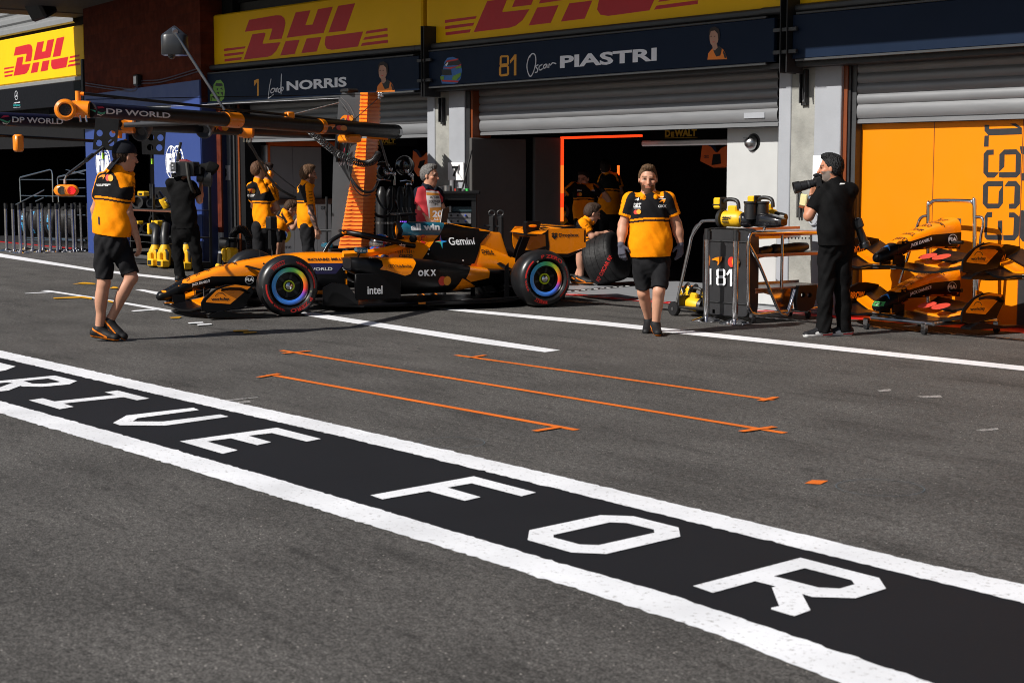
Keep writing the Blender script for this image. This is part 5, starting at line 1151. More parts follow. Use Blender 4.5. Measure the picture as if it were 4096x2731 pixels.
q = MB(CARM)
for y in (-.05, .05):
    q.loft([[V3((x, y + dy, z)) for x, dy in ((x0, -.012), (x0 + .09, -.008), (x0 + .10, .008), (x0, .012))] for x0, z in ((3.24, .52), (3.28, .66), (3.36, .85))], CBLK)
q.loft([[V3((x, y, z)) for y in (-.05, .05) for x in ((x0, x1) if y < 0 else (x1, x0))] for x0, x1, z in ((3.42, 3.56, .86), (3.40, 3.60, .97), (3.41, 3.62, 1.035), (3.43, 3.60, 1.05))], CBLK); q.ell((3.50, .052, .99), (.06, .006, .02), CORG)
q.loft([rws(3.45, .22, .52, y, .05) for y in [-.45 + i * .1 for i in range(10)]], CBLK); q.lathe([(0, .05), (.3, .055), (.3, .045), (.02, .04)], (3.4, 0, .42), (1, 0, 0), STEEL, 20)
q.box((3.86, -.05, .27), (3.92, .05, .38), BLK, c=.01); q.box((3.2, -.1, .2), (3.87, .1, .35), CBLK, c=.04)
cpart(q, 'rear_wing_pylons')
# diffuser
q = MB(CARM)
q.loft([[V3((x, y, z)) for y, z in ((-.5, z0), (.5, z0), (.5, z0 + .02), (-.5, z0 + .02))] for x, z0 in ((3.0, .07), (3.4, .12), (3.75, .24))], CBLK)
for y in (-.5, -.25, .25, .5): q.prism([(3.0, .05), (3.75, .06), (3.75, .25), (3.0, .09)], (0, y, 0), (1, 0, 0), (0, 0, 1), .01, CBLK)
cpart(q, 'diffuser')
# ================================================================ PEOPLE: each body is one surface grown from a distance field round its bones
def nets(F, org, h):
    ins = F < 0; c = np.zeros(tuple(n - 1 for n in F.shape), np.int8)
    OFF = [(a, b, d) for a in (0, 1) for b in (0, 1) for d in (0, 1)]
    X, Y, Z = c.shape
    for a, b, d in OFF: c += ins[a:a + X, b:b + Y, d:d + Z]
    act = np.argwhere((c > 0) & (c < 8))
    if len(act) == 0: return np.zeros((0, 3)), np.zeros((0, 4), int)
    idx = np.full(c.shape, -1, np.int32); idx[act[:, 0], act[:, 1], act[:, 2]] = np.arange(len(act))
    fv = {o: F[act[:, 0] + o[0], act[:, 1] + o[1], act[:, 2] + o[2]] for o in OFF}
    acc = np.zeros((len(act), 3)); n = np.zeros(len(act))
    for o in OFF:
        for ax in range(3):
            if o[ax] == 0:
                o2 = list(o); o2[ax] = 1; o2 = tuple(o2); f0, f1 = fv[o], fv[o2]; mk = (f0 < 0) != (f1 < 0)
                t = np.where(mk, f0 / np.where(mk, f0 - f1, 1), 0); p = np.tile(np.array(o, float), (len(act), 1)); p[:, ax] += t
                acc += p * mk[:, None]; n += mk
    vs = (act + acc / n[:, None]) * h + np.array(org)
    fs = []
    for ax in range(3):
        sl0 = [slice(None)] * 3; sl1 = [slice(None)] * 3; sl0[ax] = slice(0, -1); sl1[ax] = slice(1, None)
        e = np.argwhere(ins[tuple(sl0)] != ins[tuple(sl1)]); b, d = [i for i in range(3) if i != ax]
        ok = (e[:, b] > 0) & (e[:, d] > 0) & (e[:, b] < c.shape[b]) & (e[:, d] < c.shape[d]); e = e[ok]; q = []
        for (i, j) in ((0, 0), (1, 0), (1, 1), (0, 1)):
            g = e.copy(); g[:, b] -= i; g[:, d] -= j; q.append(idx[g[:, 0], g[:, 1], g[:, 2]])
        fs.append(np.stack(q, 1))
    fs = np.concatenate(fs); fs = fs[(fs >= 0).all(1)]
    return vs, fs
class SD:
    def __init__(s): s.p = []; s.hairy = 0.
    def cone(s, a, b, ra, rb, tag=0, k=.03, cuts=(), sq=None): s.p.append(('c', np.array(a, float), np.array(b, float), ra, rb, tag, k, cuts, sq)); return s
    def ell(s, c, r, R=None, tag=0, k=.02, cuts=()): s.p.append(('e', np.array(c, float), np.array(r, float), R, None, tag, k, cuts, None)); return s
    def mesh(s, h=.008, wrinkle=0., seed=0, gcuts=()):
        lo = np.full(3, 1e9); hi = -lo
        for q in s.p:
            if q[0] == 'c':
                r = max(q[3], q[4]); lo = np.minimum(lo, np.minimum(q[1], q[2]) - r); hi = np.maximum(hi, np.maximum(q[1], q[2]) + r)
            else: r = q[2].max(); lo = np.minimum(lo, q[1] - r); hi = np.maximum(hi, q[1] + r)
        lo -= 4 * h + .02; hi += 4 * h + .02; n = np.ceil((hi - lo) / h).astype(int) + 1
        ax = [lo[i] + h * np.arange(n[i]) for i in range(3)]
        F = np.full(tuple(n), .5, np.float32); T = np.zeros(tuple(n), np.int8)
        for q in s.p:
            if q[0] == 'c': r = max(q[3], q[4]); l2 = np.minimum(q[1], q[2]) - r - .05; h2 = np.maximum(q[1], q[2]) + r + .05
            else: r = q[2].max(); l2 = q[1] - r - .05; h2 = q[1] + r + .05
            i0 = np.maximum(0, np.floor((l2 - lo) / h).astype(int)); i1 = np.minimum(n, np.ceil((h2 - lo) / h).astype(int) + 1); sl = tuple(slice(a, b) for a, b in zip(i0, i1))
            P = np.stack(np.meshgrid(*[ax[i][sl[i]] for i in range(3)], indexing='ij'), -1)
            if q[0] == 'c':
                a, b, ra, rb, tag, k, cuts, sq = q[1:]; pa = P - a; ba = b - a; sca = 1.
                if sq is not None:
                    v, f = np.array(sq[0], float), sq[1]; pa = pa + (pa @ v)[..., None] * v * (f - 1); ba = ba + (ba @ v) * v * (f - 1); sca = .8
                t = np.clip((pa @ ba) / max(1e-9, ba @ ba), 0, 1); d = (np.linalg.norm(pa - t[..., None] * ba, axis=-1) - (ra + (rb - ra) * t)) * sca
            else:
                c, rr, R, _, tag, k, cuts, _ = q[1:]; pa = P - c
                if R is not None: pa = pa @ R
                k0 = np.linalg.norm(pa / rr, axis=-1); k1 = np.linalg.norm(pa / (rr * rr), axis=-1); d = k0 * (k0 - 1) / np.maximum(k1, 1e-6)
            for (pc, nn) in cuts: d = np.maximum(d, (P - np.array(pc)) @ np.array(nn))
            f0 = F[sl]; T[sl] = np.where(d < f0, tag, T[sl])
            hh = np.clip(.5 + .5 * (f0 - d) / k, 0, 1); F[sl] = f0 * (1 - hh) + d * hh - k * hh * (1 - hh)
        if s.hairy:
            P = np.stack(np.meshgrid(*ax, indexing='ij'), -1) - lo; x, y, z = P[..., 0], P[..., 1], P[..., 2]
            F = F + (s.hairy * (np.sin(210 * x + 9 * np.sin(60 * z) + 5 * np.sin(90 * y)) * .5 + np.sin(190 * y + 8 * np.sin(70 * x)) * .5 + np.sin(95 * z + 9 * np.sin(80 * y) + 6 * np.sin(75 * x)) * .8)).astype(np.float32)
        if wrinkle or gcuts:
            P = np.stack(np.meshgrid(*ax, indexing='ij'), -1)
            if wrinkle:
                x, y, z = P[..., 0] - lo[0], P[..., 1] - lo[1], P[..., 2] - lo[2]; s_ = seed
                w_ = np.sin(34 * z + 7 * np.sin(8 * x + s_) + 6 * np.sin(9 * y + 2 * s_)) * .5 + np.sin(21 * (z + .8 * x) + 5 * np.sin(11 * y + s_)) * .6 + np.sin(19 * (z - .9 * y) + 4 * np.sin(7 * x + 3 * s_)) * .5 + np.sin(70 * (z + .4 * x) + 5 * np.sin(23 * y)) * .12
                F = F + (wrinkle * w_).astype(np.float32)
            for (pc, nn) in gcuts: F = np.maximum(F, ((P - np.array(pc)) @ np.array(nn)).astype(np.float32))
        vs, fs = nets(F, lo, h)
        ii = np.clip(np.round((vs - lo) / h).astype(int), 0, n - 1)
        return vs, fs, T[ii[:, 0], ii[:, 1], ii[:, 2]]
SKINM = M('skin', (1, 1, 1), .5, vcol=True, var=.06, vs=40, spec=.35); CLOTH = M('cloth', (1, 1, 1), .82, vcol=True, var=.07, vs=30, bump=.25, bs=180, spec=.12); HAIRM = M('hair', (1, 1, 1), .65, vcol=True, var=.45, vs=160, spec=.2, stretch=(1, 1, .35)); SHOEM = M('shoe', (1, 1, 1), .6, vcol=True, var=.1, vs=30, spec=.25); GLOVE = M('glove', (1, 1, 1), .8, vcol=True, var=.12, vs=50, spec=.15)
OC = np.array((.93, .275, .001)); KC_ = np.array((.0085, .0083, .0095)); DK = np.array((.0032, .0032, .0036)); PANT = np.array((.0115, .0115, .0130))
def grow(sd, name, parent, mat, colf, h, wr=0., seed=0, gcuts=()):
    vs, fs, tg = sd.mesh(h, wr, seed, gcuts); mb = MB(); mb.v = [tuple(p) for p in vs]; mb.f = [tuple(int(i) for i in f) for f in fs]; mb.m = [mat]; mb.mi = [0] * len(fs)
    col = np.ones((len(vs), 4), np.float32); col[:, :3] = colf(vs, tg); mb.col = col
    mb._bvh = BVHTree.FromPolygons([V3(p) for p in vs], mb.f) if len(fs) else None
    ob = mb.build(name, parent, smooth=180); ob_b = mb._bvh
    return ob, ob_b
def U_(v): v = np.array(v, float); return v / max(1e-9, np.linalg.norm(v))
CR = np.array((R2.x, R2.y, 0)); CD = np.array((-F2.x, -F2.y, 0)); CZ = np.array((0, 0, 1.))
def vv(t): return U_(t[0] * CR + t[1] * CD + t[2] * CZ)      # (right, towards the camera, up) in the person's billboard -> world direction
def person(label, dep, J, face, up=(0, 0, 1), sc_=1., shirt='team', bottom='shorts', hair=(.06, .03, .015), hcut=.0, beard=None, skin=(.50, .255, .165), cap=None, glove=None, group=None, tw=1., belly=1., h=.008, wr=.0045, seed=1, hem=None, hands=None, feet=None, name='person', shoe=None, sleeve=.52, pocket=True, bald=False, shade=1., facing=None, tatt=None, arm=1.):
    HS = 1.10
    g = {k: np.array(D((v[0], v[1]), dep - (v[2] if len(v) > 2 else 0.))) for k, v in J.items()}
    s = sc_; C = g['H']; f = vv(face); u0 = vv(up); r = U_(np.cross(f, u0)); u = U_(np.cross(r, f))
    if 'N' not in g: g['N'] = C - u * .17 * s
    base = np.array(D((J['H'][0], J['H'][1]), dep)); base = V3((g['HL'][0] + g['HR'][0], g['HL'][1] + g['HR'][1], 0)) / 2 if 'HL' in g else V3((base[0], base[1], 0))
    for sd_ in 'LR':
        hp = g['H' + sd_]
        if 'K' + sd_ not in g: g['K' + sd_] = np.array((hp[0], hp[1], .50 * s))
        if 'A' + sd_ not in g: k_ = g['K' + sd_]; g['A' + sd_] = np.array((k_[0], k_[1], .085))
    root = thing(name, label, 'person', base, group)
    # torso frame
    SL, SR, HLp, HRp = g['SL'], g['SR'], g['HL'], g['HR']; mh = (HLp + HRp) / 2; ms = (SL + SR) / 2; ax = U_(ms - mh); lat = U_(SR - SL); fw_ = vv(facing) if facing else f
    tf = U_(fw_ - ax * (fw_ @ ax)); lat = U_(lat - tf * (lat @ tf) * .6)
    tl = np.linalg.norm(ms - mh)
    # ---------- skin
    b = SD()
    hs_ = s * HS
    b.cone(g['N'] - u * .03 * hs_, C - u * .04 * hs_, .060 * hs_, .055 * hs_, 2, .03)
    R = np.stack([r, f, u], 1)
    b.ell(C + u * .025 * hs_ - f * .012 * hs_, np.array((.076, .094, .098)) * hs_, R, 1, .02); b.ell(C - u * .045 * hs_ + f * .022 * hs_, np.array((.060, .066, .075)) * hs_, R, 1, .03)
    b.ell(C - u * .098 * hs_ + f * .058 * hs_, np.array((.030, .026, .024)) * hs_, R, 1, .03)
    b.cone(C + f * .088 * hs_ + u * .008 * hs_, C + f * .108 * hs_ - u * .030 * hs_, .010 * hs_, .0145 * hs_, 1, .014)
    b.cone(C + f * .080 * hs_ + u * .026 * hs_ - r * .035 * hs_, C + f * .080 * hs_ + u * .026 * hs_ + r * .035 * hs_, .011 * hs_, .011 * hs_, 1, .016)
    b.cone(C + f * .076 * hs_ - u * .062 * hs_ - r * .018 * hs_, C + f * .076 * hs_ - u * .062 * hs_ + r * .018 * hs_, .012 * hs_, .012 * hs_, 1, .014)
    for e in (-1, 1): b.ell(C + r * e * .079 * hs_ - f * .008 * hs_ - u * .008 * hs_, np.array((.008, .017, .028)) * hs_, R, 1, .008); b.ell(C + r * e * .045 * hs_ + f * .055 * hs_ - u * .02 * hs_, np.array((.025, .025, .022)) * hs_, R, 1, .02)
    # trunk under the clothes
    b.cone(ms - ax * .05, mh + ax * .02, .13 * s * tw, .125 * s * tw, 3, .05, sq=(tf, 1.45))
    gls = {'L': SD(), 'R': SD()}; hd = hands or {}
    for k_ in 'LR':
        S_, E_, W_ = g['S' + k_], g['E' + k_], g['W' + k_]
        b.cone(ms + (S_ - ms) * .6, S_, .055 * s, .050 * s, 3, .04); aw = arm * s; b.cone(S_, E_, .050 * aw, .042 * aw, 4, .03); b.cone(E_, E_ + (W_ - E_) * .4, .043 * aw, .044 * aw, 4, .03); b.cone(E_ + (W_ - E_) * .35, W_, .043 * aw, .029 * aw, 4, .03)
        hk = hd.get(k_, {}); hdv = vv(hk['dir']) if 'dir' in hk else U_(W_ - E_); pn = vv(hk['palm']) if 'palm' in hk else U_(mh - W_); pn = U_(pn - hdv * (pn @ hdv)); sd3 = U_(np.cross(hdv, pn)); cu = hk.get('curl', .45)
        if (hk.get('thumb') and sd3 @ vv(hk['thumb']) < 0) or (not hk.get('thumb') and sd3 @ fw_ < 0): sd3 = -sd3
        tgt = gls[k_] if glove is not None else b; ex = .002 if glove is not None else 0; hs = s * 1.02
        if glove is not None: tgt.cone(W_ - U_(W_ - E_) * .05, W_, .037 * s, .034 * s, 5, .01, cuts=[(W_ - U_(W_ - E_) * .055, -U_(W_ - E_))])
        pc = W_ + hdv * .05 * hs
        for o_ in (-.026, -.009, .009, .026): tgt.cone(W_ + hdv * .012 * hs + sd3 * o_ * .6 * hs, W_ + hdv * .088 * hs + sd3 * o_ * hs, .0155 * hs + ex, .0135 * hs + ex, 5, .012)
        for i, (o_, ln) in enumerate(((.030, .070), (.011, .080), (-.009, .074), (-.028, .058))):
            a = W_ + hdv * .090 * hs + sd3 * o_ * hs; c1 = cu * (.75 + .12 * i); d1 = U_(hdv * math.cos(c1) + pn * math.sin(c1) + sd3 * o_ * 1.2); d2 = U_(hdv * math.cos(c1 * 2.1) + pn * math.sin(c1 * 2.1) + sd3 * o_ * .8)
            m_ = a + d1 * ln * .52 * hs; tgt.cone(a - hdv * .01, m_, .0098 * hs + ex, .0090 * hs + ex, 5, .005); tgt.cone(m_, m_ + d2 * ln * .5 * hs, .0090 * hs + ex, .0078 * hs + ex, 5, .004)
        a = W_ + hdv * .025 * hs + sd3 * .026 * hs; m_ = a + U_(hdv * .55 + sd3 * .75 + pn * .35) * .042 * hs; tgt.cone(a, m_, .0150 * hs + ex, .0115 * hs + ex, 5, .010); tgt.cone(m_, m_ + U_(hdv * .85 + sd3 * .30 + pn * .5) * .034 * hs, .0112 * hs + ex, .0092 * hs + ex, 5, .004)
        H_, K_, A_ = g['H' + k_], g['K' + k_], g['A' + k_]
        b.cone(H_, K_, .082 * s, .058 * s, 6, .04); b.cone(K_, A_, .054 * s, .040 * s, 6, .03)
        bk = -fw_ - U_(A_ - K_) * (-fw_ @ U_(A_ - K_)); b.ell(K_ + (A_ - K_) * .30 + bk * .022 * s, np.array((.050, .050, .125)) * s, np.stack([U_(np.cross(U_(A_ - K_), fw_)), U_(np.cross(U_(np.cross(U_(A_ - K_), fw_)), U_(A_ - K_))), U_(A_ - K_)], 1), 6, .04)
    sk = np.array(skin)
    bd = np.array(beard) if beard is not None else None
    def skincol(vs, tg):
        col = np.tile(sk, (len(vs), 1)); q = (vs - C) / hs_; x, y, z = q @ r, q @ f, q @ u
        def mix(mk, c, a=1.): col[mk] = col[mk] * (1 - a) + np.array(c) * a
        fc = (tg == 1)
        mix(fc & (y > .03) & (z < -.01), sk * np.array((1.06, .86, .82)), .5)
        for e in (-1, 1):
            mix(fc & (y > .05) & (np.abs(x - e * .033) < .022) & (np.abs(z - .006) < .009), sk * .45, .8); mix(fc & (y > .05) & (np.abs(x - e * .033) < .010) & (np.abs(z - .006) < .006), (.02, .012, .01), .9); mix(fc & (y > .05) & (np.abs(x - e * .034) < .025) & (np.abs(z - .030) < .006), np.array(hair) * .8 + sk * .1, .8)  # eye sockets darkened in the skin colour as brow shadow, then pupils and brows
        mix(fc & (y > .06) & (np.abs(x) < .026) & (np.abs(z + .062) < .006), sk * np.array((.75, .45, .42)), .9)
        if bd is not None: mix(fc & (z < -.022) & (y > -.035) & ~((y > .06) & (z > -.075) & (np.abs(x) < .026) & (z < -.052)) & ~((z > -.045) & (np.abs(x) < .045) & (y > .075)) & ~((z > -.05 + .5 * (.06 - np.abs(x))) & (np.abs(x) < .058) & (y > .03) & (z > -.045)), bd, .95)
        if tatt: 
            mk = tg == 4; n_ = np.sin(vs[:, 2] * 90 + 4 * np.sin(vs[:, 0] * 60)) + np.sin(vs[:, 1] * 110 + vs[:, 2] * 50); E_, W_ = g['E' + tatt], g['W' + tatt]; S_ = g['S' + tatt]; dd = np.minimum(np.linalg.norm(vs - E_, axis=1), np.linalg.norm(vs - (E_ + W_) / 2, axis=1)); mix(mk & (dd < .17) & (n_ > -.6), (.07, .06, .06), .85)
        return col * shade
    body, bb = grow(b, 'body', root, SKINM, skincol, h)
    if glove is not None:
        for k_ in 'LR': grow(gls[k_], 'glove', root, GLOVE, lambda vs, tg: np.tile(np.array(glove), (len(vs), 1)), h)
    # ---------- shirt
    hm = mh - ax * (hem if hem is not None else .02)
    t = SD(); Wd = .185 * s * tw; bl = .18 * s * tw * belly
    up_c = ms - ax * .12 * s
    t.cone(up_c, mh + (ms - mh) * .28 + tf * .02 * (belly - 1) * 5, Wd, bl, 1, .06, sq=(tf, 1.45 / max(1, belly ** .7)))
    t.cone(mh + (ms - mh) * .28 + tf * .02 * (belly - 1) * 5, mh - ax * .10, bl, .178 * s * tw * (1 + .5 * (belly - 1)), 1, .06, sq=(tf, 1.42 / max(1, belly ** .7)))
    t.cone(SL + lat * .02, SR - lat * .02, .070 * s, .070 * s, 1, .05, sq=(tf, 1.1)); t.cone(ms, g['N'] + (ms - g['N']) * .3, .085 * s, .068 * s, 1, .05)
    t.cone(g['N'] - u * .025 * s, g['N'] + u * .028 * s, .082 * s, .074 * s, 2, .012, cuts=[(g['N'] + u * .03 * s - f * .015, U_(u + f * .35))])
    for e in (-1, 1): cl = g['N'] - u * .035 * s + tf * .085 * s + lat * e * .045 * s; t.cone(cl + lat * e * .02, cl - u * .035 * s + tf * .012 - lat * e * .008, .026 * s, .016 * s, 2, .006)
    cutw = [(hm, -ax)]
    for k_ in 'LR':
        S_, E_ = g['S' + k_], g['E' + k_]; d_ = U_(E_ - S_); en = S_ + d_ * np.linalg.norm(E_ - S_) * sleeve * 1.25
        t.cone(S_, S_ + d_ * np.linalg.norm(E_ - S_) * sleeve * 1.3, .074 * s * arm, .068 * s * arm, 3 if k_ == 'L' else 4, .03, cuts=[(en, d_)])
    inf = {k_: (g['S' + k_], U_(g['E' + k_] - g['S' + k_]), np.linalg.norm(g['E' + k_] - g['S' + k_]) * sleeve * 1.25) for k_ in 'LR'}
    def shirtcol(vs, tg):
        if shirt != 'team': return np.tile(np.array(shirt if not isinstance(shirt, str) else DK), (len(vs), 1)) * 1.
        col = np.tile(OC, (len(vs), 1)); hh = (vs - hm) @ ax / np.linalg.norm(ms - hm); to = tg == 1; q = vs - ms; xl = q @ lat
        hcv = hh + .035 * (1 - np.cos(xl * 7))
        col[to & (hcv > .70)] = KC_; col[to & (hcv > .632) & (hcv < .668)] = KC_
        yk = to & (hh > .80) & ((q @ ax) > -.075 + .30 * (np.abs(xl) - .08)) & (np.abs((q @ tf)) < .075); col[yk] = OC
        col[tg == 2] = OC
        for k_, n_ in (('L', 3), ('R', 4)):
            S_, d_, L_ = inf[k_]; sl = tg == n_; p = vs - S_; al = p @ d_; pe = p - al[:, None] * d_; pn_ = pe / np.maximum(1e-6, np.linalg.norm(pe, axis=1))[:, None]; ou = U_(lat * (-1 if k_ == 'L' else 1) * .8 + ax * .7); ou = U_(ou - d_ * (ou @ d_))
            col[sl] = KC_; col[sl & ((pn_ @ ou) > .58)] = OC; col[sl & (al > L_ - .026)] = OC
            col[sl & ((pn_ @ ou) > .80) & (np.sin(al * 150) > .2) & (np.abs(pn_ @ np.cross(ou, d_)) < .38) & (al < L_ - .035) & (al > .02)] = OC * .35
        return col
    sh, sbv = grow(t, 'polo_shirt', root, CLOTH, shirtcol, h, wr, seed, cutw)
    # ---------- trousers or shorts
    p = SD(); p.cone(mh + ax * .10, mh - ax * .03, .158 * s * tw * (1 + .3 * (belly - 1)), .160 * s * tw, 1, .05, sq=(tf, 1.35), cuts=[(mh + ax * .12, ax)])
    for k_ in 'LR':
        H_, K_, A_ = g['H' + k_], g['K' + k_], g['A' + k_]
        if bottom == 'shorts': d_ = U_(K_ - H_); L_ = np.linalg.norm(K_ - H_) * .90; p.cone(H_, H_ + d_ * (L_ + .1), .092 * s * (.5 + .5 * tw), .077 * s, 2, .004, cuts=[(H_ + d_ * L_, d_)])
        else: p.cone(H_, K_, .100 * s, .080 * s, 2, .02); d_ = U_(A_ - K_); p.cone(K_, A_ + d_ * .06, .082 * s, .070 * s, 2, .03, cuts=[(A_ + d_ * .035, d_)])
    pc_ = PANT if shirt == 'team' else DK
    grow(p, 'shorts' if bottom == 'shorts' else 'trousers', root, CLOTH, lambda vs, tg: np.tile(pc_, (len(vs), 1)), h, wr * 1.6, seed + 3)
    # ---------- shoes
    ft = feet or {}; sc3 = shoe or ((.010, .010, .011), (.80, .20, .004))
    for k_ in 'LR':
        so_ = SD(); A_ = g['A' + k_]; fd = vv(ft[k_]) if k_ in ft else fw_; fh = U_(np.array((fd[0], fd[1], 0 if k_ not in ft else fd[2]))); he = A_ - fh * .045 * s - np.array((0, 0, .045)); toe = he + fh * .215 * s
        if k_ not in ft: he[2] = .035; toe[2] = .035
        upn = U_(np.cross(np.cross(fh, CZ), fh))
        so_.cone(he, toe, .044 * s, .042 * s, 1, .02, sq=(upn, 1.15)); so_.cone(he + upn * .02, A_ + upn * .01, .046 * s, .046 * s, 1, .03); so_.cone(A_, he + fh * .15 * s + upn * .01, .046 * s, .035 * s, 1, .03)
        def shoecol(vs, tg, he=he, upn=upn, fh=fh):
            col = np.tile(np.array(sc3[0]), (len(vs), 1)); dz = (vs - he) @ upn; al = (vs - he) @ fh
            if len(sc3) < 3:
                col[(dz < -.016) & (dz > -.026)] = np.array(sc3[1]); col[(np.abs(dz - .02 + (al - .08) * .35) < .007) & (al > -.02) & (al < .16)] = np.array(sc3[1])
            else:
                col[dz < .004] = np.array(sc3[2]); col[(np.abs(dz - .012 - .25 * (.12 - al)) < .016) & (al > -.01) & (al < .15)] = np.array(sc3[2]); col[(np.abs(dz + .012) < .008) & (al < .07)] = np.array(sc3[1])
            return col
        grow(so_, 'shoe', root, SHOEM, shoecol, h)
    # ---------- hair or cap
    if cap:
        c = SD(); c.ell(C + u * .035 * hs_ - f * .012 * hs_, np.array((.088, .108, .104)) * hs_, R, 1, .02, cuts=[(C + u * .028 * hs_, -U_(u + f * cap.get('tilt', .0)))])
        bdv = vv(cap['brim']); c.cone(C + u * .028 * hs_ + bdv * .07 * hs_ - r * .03 * hs_, C + u * -.035 * hs_ + bdv * .155 * hs_ - r * .03 * hs_, .05 * hs_, .045 * hs_, 2, .03, sq=(U_(np.cross(np.cross(U_(bdv * .085 - u * .045), u), U_(bdv * .085 - u * .045))), 6)); c.cone(C + u * .028 * hs_ + bdv * .07 * hs_ + r * .03 * hs_, C - u * .035 * hs_ + bdv * .155 * hs_ + r * .03 * hs_, .05 * hs_, .045 * hs_, 2, .03, sq=(U_(np.cross(np.cross(U_(bdv * .085 - u * .045), u), U_(bdv * .085 - u * .045))), 6))
        c.ell(C + u * .14 * hs_ - f * .012 * hs_, np.array((.012, .012, .008)) * hs_, R, 3, .004)
        def capcol(vs, tg):
            col = np.tile(np.array((.010, .011, .015)), (len(vs), 1)); q = vs - C; al = q @ bdv; rr = np.abs(q @ r); col[(tg == 2) & ((al > .185 * hs_) | ((rr > .066 * hs_) & (al > .10 * hs_)))] = OC; col[tg == 3] = OC; return col
        _, cbv = grow(c, 'cap', root, CLOTH, capcol, h * .8)
        g['capbvh'] = cbv
    if hair is not None and not bald:
        hsd = SD(); hsd.hairy = .0038; big = np.array((.082, .101, .106)) * hs_
        hsd.ell(C + u * .028 * hs_ - f * .014 * hs_, big, R, 1, .02, cuts=[(C + u * (.062 + hcut) * hs_ + f * .045 * hs_, U_(f * .82 - u * .57)), (C - u * .075 * hs_, -u)] )
        if cap: hsd.p[0] = hsd.p[0][:7] + ([(C - f * .02, f), (C - u * .08 * hs_, -u), (C + u * .03 * hs_, u)],) + hsd.p[0][8:]
        if not cap:
            hsd.ell(C + u * .112 * hs_ + f * .030 * hs_, np.array((.058, .052, .026)) * hs_, R, 1, .03); hsd.ell(C + u * .02 * hs_ - f * .05 * hs_, np.array((.083, .066, .095)) * hs_, R, 1, .02, cuts=[(C - u * .062 * hs_, -u), (C - f * .005, f)])
        hc_ = np.array(hair)
        def haircol(vs, tg):
            n_ = .5 + .5 * np.sin(vs[:, 0] * 300 + 5 * np.sin(vs[:, 2] * 120)) * np.sin(vs[:, 1] * 280 + vs[:, 2] * 90); return hc_ * (.65 + .7 * n_[:, None])
        grow(hsd, 'hair', root, HAIRM, haircol, h * .7, 0, seed + 5)
    g.update(dict(root=root, sbv=sbv, bb=bb, C=C, f=f, u=u, r=r, ms=ms, mh=mh, ax=ax, lat=lat, tf=tf, sh=sh))
    return g
def onshirt(g, items, dep):           # printed marks laid on the real cloth along the line of sight
    mb = MB()
    for it in items:
        kind, px, m = it[0], it[1], it[2]
        o = D(px, dep); sc_ = dep / FN
        if kind == 't': sh = fit(it[3], 0, 0, it[4] * sc_, it[5] * sc_, .03)
        elif kind == 'd': sh = disc(0, 0, it[3] * sc_, it[4] * sc_ if len(it) > 4 else None, 20)
        else: sh = poly([(a * sc_, -b * sc_) for a, b in it[3]])
        rot = it[6] if kind == 't' and len(it) > 6 else 0
        if rot: sh = ([(p[0] * math.cos(rot) - p[1] * math.sin(rot), p[0] * math.sin(rot) + p[1] * math.cos(rot)) for p in sh[0]], sh[1])
        d_ = ray(px).normalized()
        drape(mb, sh, o, R2, V3((0, 0, 1)), [g['sbv']], m, .004 + .002 * (len(mb.m) % 3), .02, 1.2, dirn=d_)
    if mb.f: mb.build('printed_marks', g['sh'], smooth=60)
PRW = M('shirt_white_print', (.72, .72, .72), .7); PRR = M('shirt_red_print', (.60, .04, .02), .7); PRA = M('shirt_amber_print', (.80, .34, .02), .7); PRO = M('shirt_orange_print', tuple(OC), .7); PRK = M('shirt_black_print', tuple(KC_), .7)
SW = [(-13, 4), (-5, -5), (4, -8), (13, -8), (12, -2), (4, 9), (5, 1), (0, -1), (-6, 1)]
def mp(k, d): return {n: (*k(v[0], v[1]), *(v[2:] if len(v) > 2 else ())) for n, v in d.items()}
# ---- the bearded mechanic walking towards the camera
kc = cr(2400, 600, .5102); dc = dep_of(G(kc(440, 1450)))
g = person('bearded mechanic in orange and black polo and grey gloves walking towards the camera', dc + .12,
  mp(kc, dict(H=(376, 232), N=(383, 345), SL=(240, 395), SR=(528, 390), EL=(182, 585, -.02), ER=(600, 580, -.03), WL=(165, 742, .06), WR=(632, 738, -.02), HL=(316, 862), HR=(478, 862), KL=(340, 1118, -.02), KR=(462, 1108, .14), AL=(383, 1335, -.20), AR=(436, 1372, .10))),
  (-.05, 1, -.06), sc_=1.03, tw=1.08, belly=1.06, hair=(.085, .048, .024), beard=(.060, .032, .018), arm=1.14, glove=(.085, .085, .11), h=.0065, hem=-.035, seed=2, facing=(0, 1, 0), feet={'L': (-.25, 1, -.35), 'R': (.05, 1, -.10)}, hands={'L': dict(dir=(.1, .15, -1), palm=(.4, -.9, 0), curl=.5, thumb=(.8, .5, 0)), 'R': dict(dir=(-.05, .1, -1), palm=(-.6, -.7, 0), curl=.5, thumb=(-.3, .9, 0))})
onshirt(g, [('t', kc(262, 428), PRW, 'Android', 31, 7), ('t', kc(264, 450), PRW, 'DELL', 29, 10), ('t', kc(265, 462), PRW, 'Technologies', 28, 4), ('d', kc(283, 488), PRR, 9), ('d', kc(305, 485), PRA, 9), ('t', kc(456, 452), PRW, 'OKX', 33, 11), ('p', kc(488, 404), PRO, SW), ('p', kc(288, 387), PRW, [(-9, 2), (-2, -1), (5, -3), (9, -8), (9, 2), (4, 8), (3, 2)]), ('t', kc(456, 388), PRW, 'ooooooo', 30, 4), ('t', kc(470, 372), PRW, 'xxxx', 16, 4)], dc)
